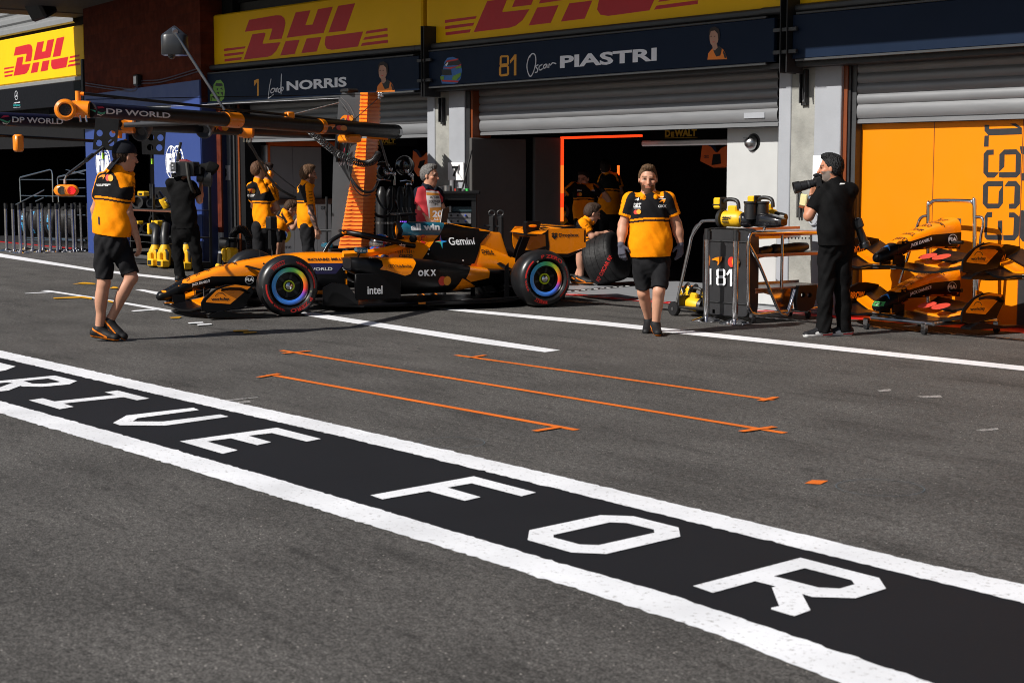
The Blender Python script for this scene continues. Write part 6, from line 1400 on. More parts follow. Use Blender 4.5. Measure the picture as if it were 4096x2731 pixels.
# ---- mechanic in the cap, walking away on the left
kl = cr(0, 650, .4783); dl_ = dep_of(G(kl(900, 1490)))
g = person('mechanic in a backwards black cap seen from behind, walking on the left', dl_,
  mp(kl, dict(H=(1048, -48), N=(1000, 62), SL=(868, 142, .05), SR=(1062, 150, .0), EL=(800, 395, -.12), ER=(1068, 415, .10), WL=(830, 600, -.20), WR=(1150, 645, .02), HL=(868, 655, .04), HR=(985, 655, -.03), KL=(868, 1010, .06), KR=(1100, 965, .0), AL=(830, 1400, .04), AR=(912, 1335, .0))),
  (.76, -.62, -.12), sc_=1.06, tw=1.10, belly=1.03, hair=(.03, .017, .01), cap=dict(brim=(-.80, .35, -.45), tilt=-.15), h=.0065, hem=-.06, seed=4, facing=(.62, -.78, 0), feet={'L': (.85, .25, -.12), 'R': (.84, .22, -.50)}, hands={'R': dict(dir=(.15, -.1, -1), palm=(-.9, -.2, 0), curl=.5, thumb=(-.2, -.9, 0))})
onshirt(g, [('p', kl(850, 122), PRO, [(a * 1.1, b * 1.1) for a, b in SW]), ('d', kl(902, 130), PRR, 9, 13), ('d', kl(926, 132), PRA, 10, 13), ('t', kl(806, 190), PRW, 'ALFRED MEISSENARD', 56, 5, .0), ('t', kl(812, 200), PRW, 'FORMULA 1 TEAM', 44, 5, -.0), ('p', kl(828, 490), PRK, [(-3, -17), (3, -17), (4, 14), (-2, 14)])], dl_)
q = MB(); k0 = cr(0, 380, .2551)
drape(q, poly([(a * dl_ / FN * 1.05, -b * dl_ / FN * 1.05) for a, b in SW]), D(k0(1872, 960), dl_), R2, V3((0, 0, 1)), [g['capbvh']], PRO, .004, .02, 1.2, dirn=ray(k0(1872, 960)).normalized())
if q.f: q.build('cap_emblem', g['root'])
# ---- television cameraman in black
kt = cr(550, 560, 450 / 2352); k9 = cr(450, 750, .22321); dt = dep_of(G((720, 1126)))
J = mp(kt, dict(H=(985, 660, -.06), N=(880, 830), SL=(690, 905, .02), SR=(1140, 960), EL=(760, 1180, -.22), ER=(1300, 1270, -.02), WL=(1000, 1000, -.38), WR=(1330, 960, -.12)))
J.update(mp(k9, dict(HL=(1175, 730), HR=(1430, 735), KL=(1165, 1130), KR=(1490, 1130)))); J.update(mp(kl, dict(AL=(1508, 958, .02), AR=(1665, 945, -.04))))
g = person('cameraman in black seen from behind with a large camera on his shoulder', dt, J, (.55, -.8, 0), sc_=1.06, tw=1.12, shirt='black', bottom='trousers', hair=(.02, .014, .01), h=.0075, hem=.0, seed=6, facing=(.55, -.83, 0), wr=.005, sleeve=.55, hands={'R': dict(dir=(.05, -.2, 1), palm=(.5, -.8, 0), curl=.6, thumb=(-.8, -.4, 0))})
# ---- group by the gantry
k7 = cr(900, 600, .38265)
g = person('mechanic in team polo with arms crossed, back turned, next to one in ear defenders', 25.0, mp(k7, dict(H=(352, 215), N=(350, 318), SL=(275, 385, .06), SR=(452, 420, -.04), EL=(300, 590, -.25), ER=(548, 612, -.06), WL=(430, 620, -.34), WR=(430, 640, -.26), HL=(345, 800, .05), HR=(455, 805, -.05))), (.8, -.6, 0), tw=.92, hair=(.09, .045, .025), bottom='trousers', seed=7, facing=(.72, -.7, 0), hem=.02)
onshirt(g, [('p', k7(243, 428), PRO, SW), ('d', k7(283, 428), PRR, 6, 9), ('d', k7(300, 430), PRA, 7, 9), ('t', k7(236, 475), PRW, 'ALFRED', 30, 5), ('t', k7(236, 488), PRW, 'F1 TEAM', 25, 4)], 25.0)
q = MB(); c = D(k7(485, 760), 24.75); q.box((c.x - .07, c.y - .07, c.z - .11), (c.x + .07, c.y + .07, c.z + .10), BLK, c=.02); q.box((c.x - .04, c.y - .05, c.z - .42), (c.x + .04, c.y + .05, c.z - .11), BLK2, c=.02); q.tube([(c.x, c.y, c.z - .1), (c.x + .03, c.y, c.z - .6), (c.x + .03, c.y, c.z - 1.0)], .006, BLK, 6); q.build('radio_pouch', label='black radio pouch worn on the crossed arms mechanic', cat='radio')
g = person('mechanic wearing orange ear defenders, half hidden behind the one with crossed arms', 25.7, mp(k7, dict(H=(442, 232), N=(440, 330), SL=(360, 390), SR=(505, 395), EL=(330, 590), ER=(535, 590, -.1), WL=(360, 740, -.1), WR=(500, 720, -.2), HL=(380, 800), HR=(480, 800))), (.75, -.6, -.1), tw=.9, hair=(.04, .025, .02), bottom='trousers', seed=8, facing=(.7, -.7, 0))
q = MB(); c = D(k7(468, 255), 25.5); q.ell((c.x, c.y, c.z), (.05, .04, .065), ORG, 16, 10); q.tube([D(k7(466 - 46 * math.sin(a * .2), 232 - 80 * math.sin(a * .32)), 25.55 + .02 * a) for a in range(9)], .012, BLK, 6); q.build('ear_defenders', label='orange ear defenders on the half hidden mechanic', cat='headset')
g = person('crouched mechanic bending forward between the two standing by the gantry', 26.6, mp(k7, dict(H=(692, 612), N=(650, 668), SL=(620, 655, -.12), SR=(635, 680, .12), EL=(690, 790, -.2), ER=(712, 812, .14), WL=(745, 740, -.2), WR=(762, 725, .08), HL=(565, 820, -.06), HR=(560, 840, .06), KL=(590, 960, -.06), KR=(555, 975, .06), AL=(600, 1100, -.06), AR=(545, 1110, .06))), (.85, -.15, -.45), up=(.5, 0, .85), tw=.9, hair=(.05, .027, .015), seed=9, facing=(.72, -.1, -.68), hem=-.02)
g = person('mechanic with a tattooed forearm standing in profile left of the tower', 22.6, mp(k7, dict(H=(872, 262), N=(846, 352), SL=(812, 400, -.14), SR=(868, 400, .14), EL=(850, 630, -.2), ER=(900, 655, .14), WL=(900, 800, -.2), WR=(956, 822, .10), HL=(850, 800, -.07), HR=(862, 805, .07), KL=(868, 1030, -.07), KR=(876, 1040, .07))), (.88, -.42, -.08), tw=.92, hair=(.10, .055, .03), beard=(.16, .075, .04), bottom='trousers', seed=10, facing=(.86, -.5, 0), hem=.02, tatt='R', h=.0075, hands={'R': dict(dir=(.2, .1, -1), palm=(-.5, -.8, 0), curl=.6)})
onshirt(g, [('p', k7(748, 430), PRO, [(a * .6, b) for a, b in SW]), ('d', k7(765, 425), PRA, 4, 8)], 22.6)
# ---- scrutineer in the tabard
ks = cr(1600, 600, .29762)
g = person('grey haired scrutineer with glasses in a red and white tabard', 21.8, mp(ks, dict(H=(400, 345), N=(372, 482), SL=(262, 570, .08), SR=(500, 580, -.06), EL=(278, 800, .12), ER=(570, 800, -.08), WL=(390, 955, .16), WR=(560, 960, -.02), HL=(300, 1010, .04), HR=(470, 1010, -.04))), (.82, .30, -.05), sc_=1.06, tw=.98, hair=(.13, .125, .12), shirt=(.008, .010, .018), bottom='trousers', seed=11, facing=(.62, .78, 0), hem=.05, h=.0075)
TB = M('tabard_white', (.62, .60, .60), .8, bump=.2, bs=160); TR_ = M('tabard_red', (.42, .02, .03), .8); TO = M('tabard_orange', (.62, .24, .03), .8)
q = MB(); sb = [g['sbv']]; o_ = 21.8
def tab(pts, m, off): drape(q, poly([((p[0] - 400) * .29762 * o_ / FN, -(p[1] - 700) * .29762 * o_ / FN) for p in pts]), D(ks(400, 700), o_), R2, V3((0, 0, 1)), sb, m, off, .025, 1.2, dirn=ray(ks(400, 700)).normalized())
tab([(240, 520), (310, 490), (350, 530), (520, 560), (575, 640), (560, 1010), (230, 1010), (200, 700)], TR_, .012); tab([(345, 540), (510, 565), (545, 700), (552, 1010), (395, 1010), (370, 780)], TB, .016); tab([(350, 575), (520, 585), (528, 615), (355, 610)], TO, .020); tab([(395, 775), (545, 770), (552, 1010), (405, 1010)], TO, .020)
for t_, x, y, w_, h_, m in (('0072-BEL', 398, 655, 36, 9, LETB), ('SCRUTINEER', 390, 712, 42, 10, LETB), ('F1', 458, 750, 13, 9, LETB), ('20', 428, 900, 38, 26, LETW), ('ALL TW', 440, 942, 40, 9, LETW)):
    drape(q, fit(t_, (x - 400) * .29762 * o_ / FN, -(y - 700) * .29762 * o_ / FN, w_ * o_ / FN, h_ * o_ / FN, .03), D(ks(400, 700), o_), R2, V3((0, 0, 1)), sb, m, .026, .03, 1.2, dirn=ray(ks(400, 700)).normalized())
c0 = g['C']; r_, f_, u_ = g['r'], g['f'], g['u']
q.tube([V3(c0 + r_ * e * .045 + f_ * .098 + u_ * .006) for e in (-1, -.4, .4, 1)] , .005, BLK, 6); q.tube([V3(c0 + r_ * -.062 + f_ * .09 + u_ * .006), V3(c0 - r_ * .082 + u_ * .004)], .004, BLK, 6); q.tube([V3(c0 + r_ * .062 + f_ * .09 + u_ * .006), V3(c0 + r_ * .082 + u_ * .004)], .004, BLK, 6)
q.build('tabard', g['root'], smooth=60)
q = MB(); c = D(ks(595, 930), 21.6); q.box((c.x - .02, c.y - .10, c.z - .15), (c.x - .005, c.y + .10, c.z + .15), WHT, R=Matrix.Rotation(.25, 3, 'Y') @ Matrix.Rotation(.6, 3, 'Z'), c=.003); q.box((c.x - .006, c.y - .11, c.z - .16), (c.x + .008, c.y + .11, c.z + .16), BLK, R=Matrix.Rotation(.25, 3, 'Y') @ Matrix.Rotation(.6, 3, 'Z'), c=.003); q.build('clipboard', label='clipboard with white paper held by the scrutineer', cat='clipboard')
# ---- crouching mechanic by the blanketed tyre
k6 = cr(2150, 620, .24238); kr = cr(2200, 500, .41451); dk = dep_of(G(kr(335, 1545)))
J = mp(k6, dict(H=(905, 962), N=(830, 1080), SL=(770, 1140, -.14), SR=(745, 1150, .12), EL=(930, 1330, -.18), ER=(905, 1345, .16), WL=(1080, 1290, -.2), WR=(1070, 1295, .06))); J.update(mp(kr, dict(HL=(395, 1290, -.08), HR=(365, 1300, .08), KL=(380, 1160, -.12), KR=(300, 1215, .14), AL=(255, 1475, -.16), AR=(297, 1478, .10))))
g = person('mechanic crouching beside the black blanketed tyre', dk, J, (.88, -.25, -.32), up=(.15, 0, 1), sc_=1.08, tw=.95, hair=(.045, .028, .02), seed=12, facing=(.85, -.35, -.2), hem=.06, h=.0075, feet={'L': (.6, .5, 0), 'R': (.75, .5, 0)}, skin=(.48, .25, .17))
# ---- people inside the garage
g = person('mechanic in the garage shade carrying a yellow blower, looking down', 26.4, mp(k6, dict(H=(758, 395), N=(782, 510), SL=(590, 520, .04), SR=(930, 545), EL=(385, 690, .08), ER=(1170, 735, .1), WL=(428, 840, .2), WR=(1060, 560, .2), HL=(690, 1060), HR=(850, 1060))), (-.45, .8, -.28), tw=.95, hair=(.02, .013, .01), seed=13, facing=(-.2, 1, 0), h=.0085, glove=(.02, .02, .024), group='team members in the dark garage', hands={'L': dict(dir=(.05, .2, -1), palm=(.8, 0, 0), curl=1.0)})
onshirt(g, [('t', k6(655, 598), PRW, 'DELL', 19, 7), ('d', k6(680, 650), PRR, 7), ('d', k6(708, 650), PRA, 7), ('t', k6(893, 602), PRW, 'OKX', 14, 6)], 26.4)
g = person('mechanic with his back turned and ear defenders deep in the garage', 28.2, mp(k6, dict(H=(1120, 215), N=(1150, 310), SL=(1080, 370), SR=(1310, 370), EL=(1010, 600, -.1), ER=(1385, 620), WL=(1060, 780, -.3), WR=(1370, 800, -.15), HL=(1100, 960), HR=(1250, 960))), (.1, -1, 0), tw=.98, hair=(.02, .012, .01), seed=14, h=.009, bottom='trousers', group='team members in the dark garage')
g = person('mechanic with folded arms at the right of the dark garage', 28.0, mp(kr, dict(H=(1590, 450), N=(1590, 530), SL=(1480, 585), SR=(1690, 585), EL=(1420, 720, .06), ER=(1720, 720, .06), WL=(1560, 700, .22), WR=(1500, 660, .24), HL=(1500, 930), HR=(1610, 930))), (.1, 1, 0), tw=1.05, hair=(.03, .02, .012), beard=(.04, .025, .015), seed=15, h=.009, facing=(0, 1, 0), group='team members in the dark garage')
g = person('mechanic turned away in the middle of the dark garage', 29.0, mp(kr, dict(H=(1210, 470), N=(1205, 540), SL=(1110, 590), SR=(1300, 590), EL=(1080, 720, -.05), ER=(1340, 700, -.05), WL=(1120, 800, -.2), WR=(1260, 760, -.25), HL=(1140, 900), HR=(1260, 900))), (0, -1, 0), tw=1., hair=(.02, .013, .01), seed=16, h=.009, bottom='trousers', group='team members in the dark garage')
# ---- photographer in black on the right
kh = cr(3100, 600, .2551); k5 = cr(2650, 600, .5102); dpz = dep_of(G(k5(1250, 1458)))
J = mp(kh, dict(H=(872, 292), N=(940, 470), SL=(775, 640, .02), SR=(1175, 640, .0), EL=(530, 1035, .02), ER=(1010, 860, -.36), WL=(578, 745, -.14), WR=(740, 640, -.40))); J.update(mp(k5, dict(HL=(1300, 720), HR=(1425, 720), KL=(1285, 1020, .02), KR=(1405, 1020, -.05), AL=(1262, 1402, .04), AR=(1425, 1395, -.05))))
g = person('photographer in black polo and trousers aiming a long lens to the left', dpz, J, (-.93, -.28, -.05), sc_=1.05, tw=1.06, belly=1.05, shirt='black', bottom='trousers', hair=(.011, .011, .012), h=.0065, hem=.03, arm=1.1, seed=17, facing=(-.62, -.78, 0), skin=(.46, .20, .115), beard=(.20, .17, .15), feet={'L': (-.95, .2, -.06), 'R': (-.95, .1, -.06)}, shoe=((.012, .012, .014), (.55, .03, .04), (.66, .66, .66)), sleeve=.60, hands={'L': dict(dir=(.25, -.1, 1), palm=(-.1, -1, 0), curl=.5, thumb=(.9, .1, .3))})
c = g['bb']; W_ = V3(D(kh(572, 752), dpz + .12)); q = MB(); q.lathe([(-.014, .034), (-.014, .039), (.014, .039), (.014, .034)], W_, (V3(D(kh(578, 700), dpz)) - V3(D(kh(545, 850), dpz))), CHR, 20); q.build('wrist_watch', g['root'])
q = MB(); drape(q, poly([(-.03, -.008), (.02, -.004), (.03, .006), (-.02, .008)]), D(kh(1055, 533), dpz), R2, V3((0, 0, 1)), [g['sbv']], PRW, .004, .02, 1.2, dirn=ray(kh(1055, 533)).normalized()); 
if q.f: q.build('white_mark', g['sh'])
# ================================================================ OVERHEAD GANTRY
kT = cr(1300, 350, .1913)
GB = D(kT(600, 1000), 23.8); GAN = thing('pit_gantry', 'black and orange overhead pit gantry with two long booms and a ribbed orange tower', 'gantry', (GB.x, GB.y, 0))
def gp(mb, name, smooth=40, parent=None): return mb.build(name, parent or GAN, smooth=smooth)
GBLK = M('gantry_black', (.007, .007, .008), .42, coat=.03, spec=.25); GNAV = M('gantry_navy_wrap', (.008, .006, .026), .45, spec=.2); TGREY = M('tower_grey', (.055, .057, .062), .36, coat=.1)
def boom(pa, pb, z, ra, rb): 
    a, b_ = G(pa, z), G(pb, z); q = MB(); n = 14; q.tube([a.lerp(b_, i / n) for i in range(n + 1)], [ra + (rb - ra) * i / n for i in range(n + 1)], GBLK, 24); return a, b_, q
def onboom(a, b_, p):                  # parameter of the boom point seen at p (by image x)
    lo, hi = 0., 1.
    def px(t):
        w_ = a.lerp(b_, t) - CAM; return CXN + FN * w_.dot(R2) / w_.dot(FWD)
    for _ in range(40):
        m = (lo + hi) / 2
        if px(m) < p[0]: lo = m
        else: hi = m
    return lo
ZB = 2.27
aA, bA, qA = boom((361, 440), (1585, 528), ZB, .070, .100)
aB, bB, qB = boom((-160, 470), (1345, 532), ZB, .070, .098)
def ring(q, a, b_, p0, p1, ra, rb, m, ex=.008):
    t0, t1 = onboom(a, b_, p0), onboom(a, b_, p1); r0, r1 = ra + (rb - ra) * t0 + ex, ra + (rb - ra) * t1 + ex
    q.tube([a.lerp(b_, t0), a.lerp(b_, t1)], [r0, r1], m, 24)
def btext(q, host, a, b_, p, w_px, h_px, t, m, off=.004):
    dd = (b_ - a).normalized(); tt = onboom(a, b_, p); c = a.lerp(b_, tt); dep = dep_of(c); view = (c - CAM).normalized(); fs_ = abs(dd.dot(R2)); ay = V3((0, 0, 1)); w_ = w_px * dep / FN / fs_; h_ = h_px * dep / FN
    sh = t if not isinstance(t, str) else fit(t, 0, -h_ / 2, w_, h_, .025)
    if not isinstance(t, str): sh = ([(x / fs_ * dep / FN, y * dep / FN) for x, y in t[0]], t[1])
    drape(q, sh, c, dd, ay, [host], m, off, .05, 1., dirn=view)
hA = qA.bvh(); hB = qB.bvh()
for q, h, a, b_, x0, x1, tx in ((qA, hA, aA, bA, 362, 578, 424), (qB, hB, aB, bB, -60, 187, 48)):
    ring(q, a, b_, (x0, 0), (x1, 0), .07, .10 if q is qA else .098, GNAV, .003)
    h2 = q.bvh()
    btext(q, h2, a, b_, (tx, 0), 150 if q is qA else 133, 22, 'DP WORLD', LETW)
    ex = tx - 32
    btext(q, h2, a, b_, (ex, 0), 0, 0, poly([(-18, 2), (-6, 0), (8, -8), (16, -2), (14, -12), (4, -14), (-8, -6)]), M('wrap_green', (.03, .35, .22), .4)); btext(q, h2, a, b_, (ex, 0), 0, 0, poly([(-8, 4), (-2, 14), (10, 16), (14, 10), (4, 8)]), M('wrap_red', (.5, .01, .05), .4)); btext(q, h2, a, b_, (ex, 0), 0, 0, poly([(-6, -10), (6, -17), (14, -10), (6, -20), (-2, -18)]), LETW)
ring(qA, aA, bA, C1(2055, 0), C1(2185, 0), .07, .10, ORG); ring(qA, aA, bA, C2(1078, 0), C2(1115, 0), .07, .10, ORG); ring(qA, aA, bA, C2(1775, 0), C2(1832, 0), .07, .10, BLKG, .004)
for q, h, a, b_, xs in ((qA, hA, aA, bA, (1195, 1282, 1318)), (qB, hB, aB, bB, (130, 195, 228))):
    btext(q, h, a, b_, C2(xs[0], 0), 0, 0, poly([(x * 1.15, -y * 1.15 + 2) for x, y in SW]), ORG)
    btext(q, h, a, b_, C2(xs[1], 0), 0, 0, disc(0, 0, 10, 10, 18), M('circle_red', (.55, .035, .02), .4)); btext(q, h, a, b_, C2(xs[2], 0), 0, 0, disc(0, 0, 10, 10, 18), M('circle_amber', (.72, .27, .02), .4), .007)
gp(qA, 'boom'); gp(qB, 'boom')
# lamp head at the tip of the near boom
dA_ = dep_of(aA); q = MB(); c = D(C1(600, 1010), dA_ - .1); ctc = (CAM - c).normalized(); ctc = V3((ctc.x, ctc.y, 0)).normalized(); L_ = V3((R2.x, R2.y, 0))
q.lathe([(-.13, .05), (-.10, .085), (.02, .105), (.06, .10), (.075, .075), (.072, .062), (.03, .058)], c, ctc, ORG, 32, True); q.tube([c - ctc * .05, D(C1(700, 1000), dA_)], .08, ORG, 20); q.tube([D(C1(695, 1000), dA_), D(C1(825, 1008), dA_)], .082, ORG, 24); q.tube([D(C1(718, 960), dA_), D(C1(716, 838), dA_)], .028, ORG, 16); q.tube([D(C1(716, 858), dA_), D(C1(772, 864), dA_)], .018, ORG, 12); q.tube([D(C1(785, 1020), dA_ - .05), D(C1(787, 1062), dA_ - .05)], .02, ORG, 12)
for x in (735, 790): q.tube([D(C1(x, 1060), dA_ - .05), D(C1(x, 1085), dA_ - .05), D(C1(x + 8, 1120), dA_ - .06)], .012, CHR, 10)
q.lathe([(.034, .0), (.034, .058)], c, ctc, BLK, 24)
for i in range(-2, 3):
    for j in range(-2, 3):
        x, z = (i + (j % 2) * .5) * .023, j * .020
        if math.hypot(x, z) < .05: q.lathe([(.036, .0), (.036, .0095)], c + L_ * x + V3((0, 0, z)), ctc, DGREY, 8)
gp(q, 'lamp_head')
# thin upper rod and stays
tR = [D(C1(772, 862), dA_)] + [aA.lerp(bA, t) + V3((0, 0, .19 - .12 * t)) for t in (.2, .5, .8, .9)]
q = MB(); q.tube([tR[0], tR[-1]], .016, GBLK, 10); c = tR[-1]; pe = D(C2(822, 1060), dep_of(aA.lerp(bA, onboom(aA, bA, C2(822, 0))))); q.box(pe - V3((.05, .05, .04)), pe + V3((.05, .05, .04)), ORG, c=.01); q.tube([pe, D(C2(1272, 945), 23.7)], .006, WHT, 6); q.tube([D(C2(-500, 990), 26), D(C2(1280, 905), 24)], .007, STEEL, 6); q.tube([D(C2(1420, 1098), 23.2), D(C2(1640, 900), 23.6)], .006, BLK, 6); q.tube([D(C1(790, 915), dA_), D(C2(1640, 865), 23.6)], .005, BLK2, 6); gp(q, 'stay_rod')
q = MB(); z2 = G((40, 560), 2.0); q.tube([D(C1(-120, 1240), 18.5), D(C1(880, 1297), 20)], .02, GBLK, 10); p_ = D(C1(168, 1315), 18.7); q.box(p_ - V3((.06, .05, .10)), p_ + V3((.06, .05, .10)), ORG, c=.02); gp(q, 'lower_rod')
# orange boxes and camera arm on the far boom
tb = lambda p: aB.lerp(bB, onboom(aB, bB, p))
q = MB(); c = tb(C1(1145, 0)); 
q.tube([c - L_ * .15, c + L_ * .12], .115, ORG, 20); q.box(c + V3((-.08, -.08, .06)), c + V3((.06, .04, .16)), ORG, c=.02); p0 = D(C1(1140, 1150), dep_of(c) - .15); q.tube([c - FWD * .0, p0], .06, ORG, 12); p1 = D(C1(1830, 1122), dep_of(c) - .1); q.tube([p0, p1], .032, TGREY, 12); q.tube([D(C1(1095, 1200), dep_of(c)), D(C1(1090, 1270), dep_of(c))], .04, ORG, 12)
c2 = tb(C2(420, 0)); q.tube([D(C2(362, 1200), dep_of(c2) - .12), D(C2(490, 1205), dep_of(c2) - .12)], .095, ORG, 20); q.ell(D(C2(372, 1200), dep_of(c2) - .22), (.03, .03, .05), BLK, 12, 8); q.tube([D(C2(432, 1240), dep_of(c2) - .12), D(C2(434, 1270), dep_of(c2) - .12)], .06, ORG, 12)
for x in (405, 435, 462): q.tube([D(C2(x, 1265), dep_of(c2) - .12), D(C2(x, 1305), dep_of(c2) - .12)], .016, CHR, 8)
c3 = aA.lerp(bA, onboom(aA, bA, C2(1380, 0))); q.box(c3 + V3((-.16, -.12, -.19)), c3 + V3((.12, .12, -.08)), ORG, c=.03)
for x in (1365, 1400, 1438): q.tube([D(C2(x, 1240), 23.2), D(C2(x, 1282), 23.2)], .02, CHR, 8)
gp(q, 'orange_fittings')
for (x, y, ln) in ((1310, 1195, .16), (1890, 1175, .16)):
    q = MB(); c = D(C1(x, y), dep_of(tb(C1(x, 0))) - .12); dr = (ctc * .8 + V3((0, 0, -.35)) - L_ * .3).normalized(); q.lathe([(-.12, .04), (-.10, .10), (.06, .115), (.12, .105), (.12, .09), (.05, .05), (.05, 0)], c, dr, TGREY, 24); q.tube([c, c + V3((0, 0, .16))], .018, STEEL, 8); q.tube([c + dr * .118 + (dr.orthogonal().normalized() * .0)] * 2, .01, ORG); gp(q, 'gantry_camera')
# tower
def TP(x, y, d=0.): return D(kT(x, y), 23.8 - d)
k7_ = cr(900, 600, .38265)
lev = [((290, 200), (755, 115), 0), ]
q = MB()
def hexa(ptsT, ptsB, m):      # box between two quads
    q.add(list(ptsT) + list(ptsB), [(0, 1, 2, 3), (7, 6, 5, 4), (0, 4, 5, 1), (1, 5, 6, 2), (2, 6, 7, 3), (3, 7, 4, 0)], m)
def lvl(yT, xl, xr): return [TP(xl, yT, .05), TP(xr, yT, .10), TP(xr + 60, yT, -.45), TP(xl + 60, yT, -.45)]
hexa(lvl(112, 360, 765), lvl(250, 285, 755), TGREY); hexa(lvl(250, 285, 755), lvl(960, 235, 725), TGREY); hexa(lvl(960, 225, 725), lvl(1560, 170, 660), TGREY); hexa(lvl(1560, 170, 660), [D(k7_(1108, 1000), 23.75), D(k7_(1200, 1000), 23.7), D(k7_(1240, 1000), 24.25), D(k7_(1150, 1000), 24.25)], TGREY)
zb_ = D(k7_(1150, 1000), 23.8); p0 = D(k7_(1105, 1000), 23.7); p1 = D(k7_(1560, 1000), 23.7); q.box((min(p0.x, p1.x), zb_.y - .2, 0), (max(p0.x, p1.x), zb_.y + .5, .5), GBLK, c=.05)
f_ = []
for s_, pts in ((.012, [(270, 1560), (262, 1300), (280, 1130), (340, 1050), (460, 1018), (690, 1012)]),): q.tube([TP(x, y, .14) for x, y in pts], .03, GBLK, 10)
q.box(TP(500, 118) + V3((-.1, -.1, .0)), TP(500, 60) + V3((.12, .1, .02)), BLK, c=.02)
for pts in (([(310, 270), (400, 380), (470, 500), (510, 580)]), ([(330, 210), (460, 320), (540, 440), (605, 590)])): q.tube([TP(x, y, .11) for x, y in pts], .002, M('scratch', (.3, .3, .3), .5), 4)
for x, y, m, sw in ((385, 648, ORG, 1), (498, 640, M('circle_red', (.5, .05, .02), .4), 0), (548, 640, M('circle_amber', (.7, .3, .02), .4), 0)):
    sh = poly([(a * .0042, -b_ * .006) for a, b_ in SW]) if sw else disc(0, 0, .032, .042, 18); flat(q, sh, TP(x, y, .115 + (.003 if x > 540 else 0)), R2, (0, 0, 1), m)
flat(q, fit('DP WORLD', 0, 0, .21, .06, .03), D(k7_(1190, 168), 23.66), R2, (0, 0, 1), LETW)
flat(q, poly([(0, 0), (.06, .03), (.08, .12), (.03, .09)]), D(k7_(1228, 45), 23.66), R2, (0, 0, 1), M('wrap_red', (.5, .01, .05), .4)); flat(q, poly([(0, 0), (.04, -.02), (.09, .08), (.05, .05)]), D(k7_(1240, 80), 23.66), R2, (0, 0, 1), M('wrap_green', (.03, .35, .22), .4))
gp(q, 'tower', 30)
q = MB(); RO = M('ribbed_orange', (.84, .20, .002), .42, var=.04)
def edges(yn):        # image columns of left edge, corner, right edge of the ribbed cover
    if yn < 540: t = (yn - 371) / 170; return 1443 + (1436 - 1443) * t, 1471 + (1466 - 1471) * t, 1513 + (1513 - 1513) * t
    t = (yn - 545) / 470; return 1435 + (1351 - 1435) * t, 1466 + (1443 - 1466) * t, 1507 + (1484 - 1507) * t
def cov(yn, ex):
    l, c, r = edges(yn); return [D((l - ex * 60, yn), 23.65 - ex), D((c, yn), 23.50 - ex * 1.3), D((r + ex * 90, yn), 23.78 - ex)]
def band(y0, y1, e0, m=RO):
    a, b_ = cov(y0, e0), cov(y1, e0); bk = [[p + V3((F2.x, F2.y, 0)) * .25 for p in (x[0], x[1], x[2])] for x in (a, b_)]
    vs = a + b_ + bk[0] + bk[1]; q.add(vs, [(0, 1, 4, 3), (1, 2, 5, 4), (0, 1, 7, 6), (1, 2, 8, 7), (3, 4, 10, 9), (4, 5, 11, 10), (0, 3, 9, 6), (2, 5, 11, 8)], m)
y = 371.
while y < 1010:
    if not (484 < y < 546):
        band(y, y + 9.2, .035); band(y + 9.2, y + 15.2, .0)
        l0, c0_, r0 = edges(y + 10); 
        q.add([D((l0 + 4, y + 3.5), 23.57), D((c0_ - 6, y + 3.5), 23.49), D((c0_ - 6, y + 6.0), 23.49), D((l0 + 4, y + 6.0), 23.57)], [(0, 1, 2, 3)], ORGM)
    y += 15.3
gp(q, 'ribbed_cover', 30)
q = MB()
c = aA.lerp(bA, .96); q.tube([D(kT(880, 985), 23.3), D(kT(1320, 1020), 23.3)], .06, RO, 14); 
for i in range(7): q.ell(D(kT(1150 + (i % 3) * 30 - 20, 130 + (i // 3) * 45), 23.5), .025, CHR, 8, 6)
q.tube([D(kT(1150, 1090), 23.4), D(kT(1290, 1560), 23.6), D(k7_(1700, 160), 23.8)], .018, TGREY, 8); gp(q, 'tower_fittings')
def helix(q, pts, r, turns, w_, m):
    pts = smoothp(pts, 24); n = len(pts); out = []
    for i, p in enumerate(pts):
        t = (pts[min(i + 1, n - 1)] - pts[max(i - 1, 0)]).normalized(); u = t.cross(V3((0, 0, 1))).normalized(); v = t.cross(u)
        for j in range(1): 
            a = 2 * math.pi * turns * i / n; out.append(p + (u * math.cos(a) + v * math.sin(a)) * r)
    q.tube(out, w_, m, 5)
q = MB(); hp = [D(C2(x, y), d_) for x, y, d_ in ((845, 1070, 20.5), (920, 1130, 21), (1010, 1200, 21.5), (1110, 1290, 22), (1250, 1400, 22.6), (1390, 1470, 23), (1500, 1505, 23.2), (1590, 1480, 23.3), (1640, 1410, 23.4))]
ln = 0; hp2 = smoothp(hp, 60); out = []
for i, p in enumerate(hp2):
    t = (hp2[min(i + 1, len(hp2) - 1)] - hp2[max(i - 1, 0)]).normalized(); u = t.cross(V3((0, 0, 1))).normalized(); v = t.cross(u); a = i * .72; out.append(p + (u * math.cos(a) + v * math.sin(a)) * .045)
q.tube(out, .009, BLK, 5); q.build('coiled_cable', label='black coiled cable hanging from the near boom in front of the tower', cat='cable')
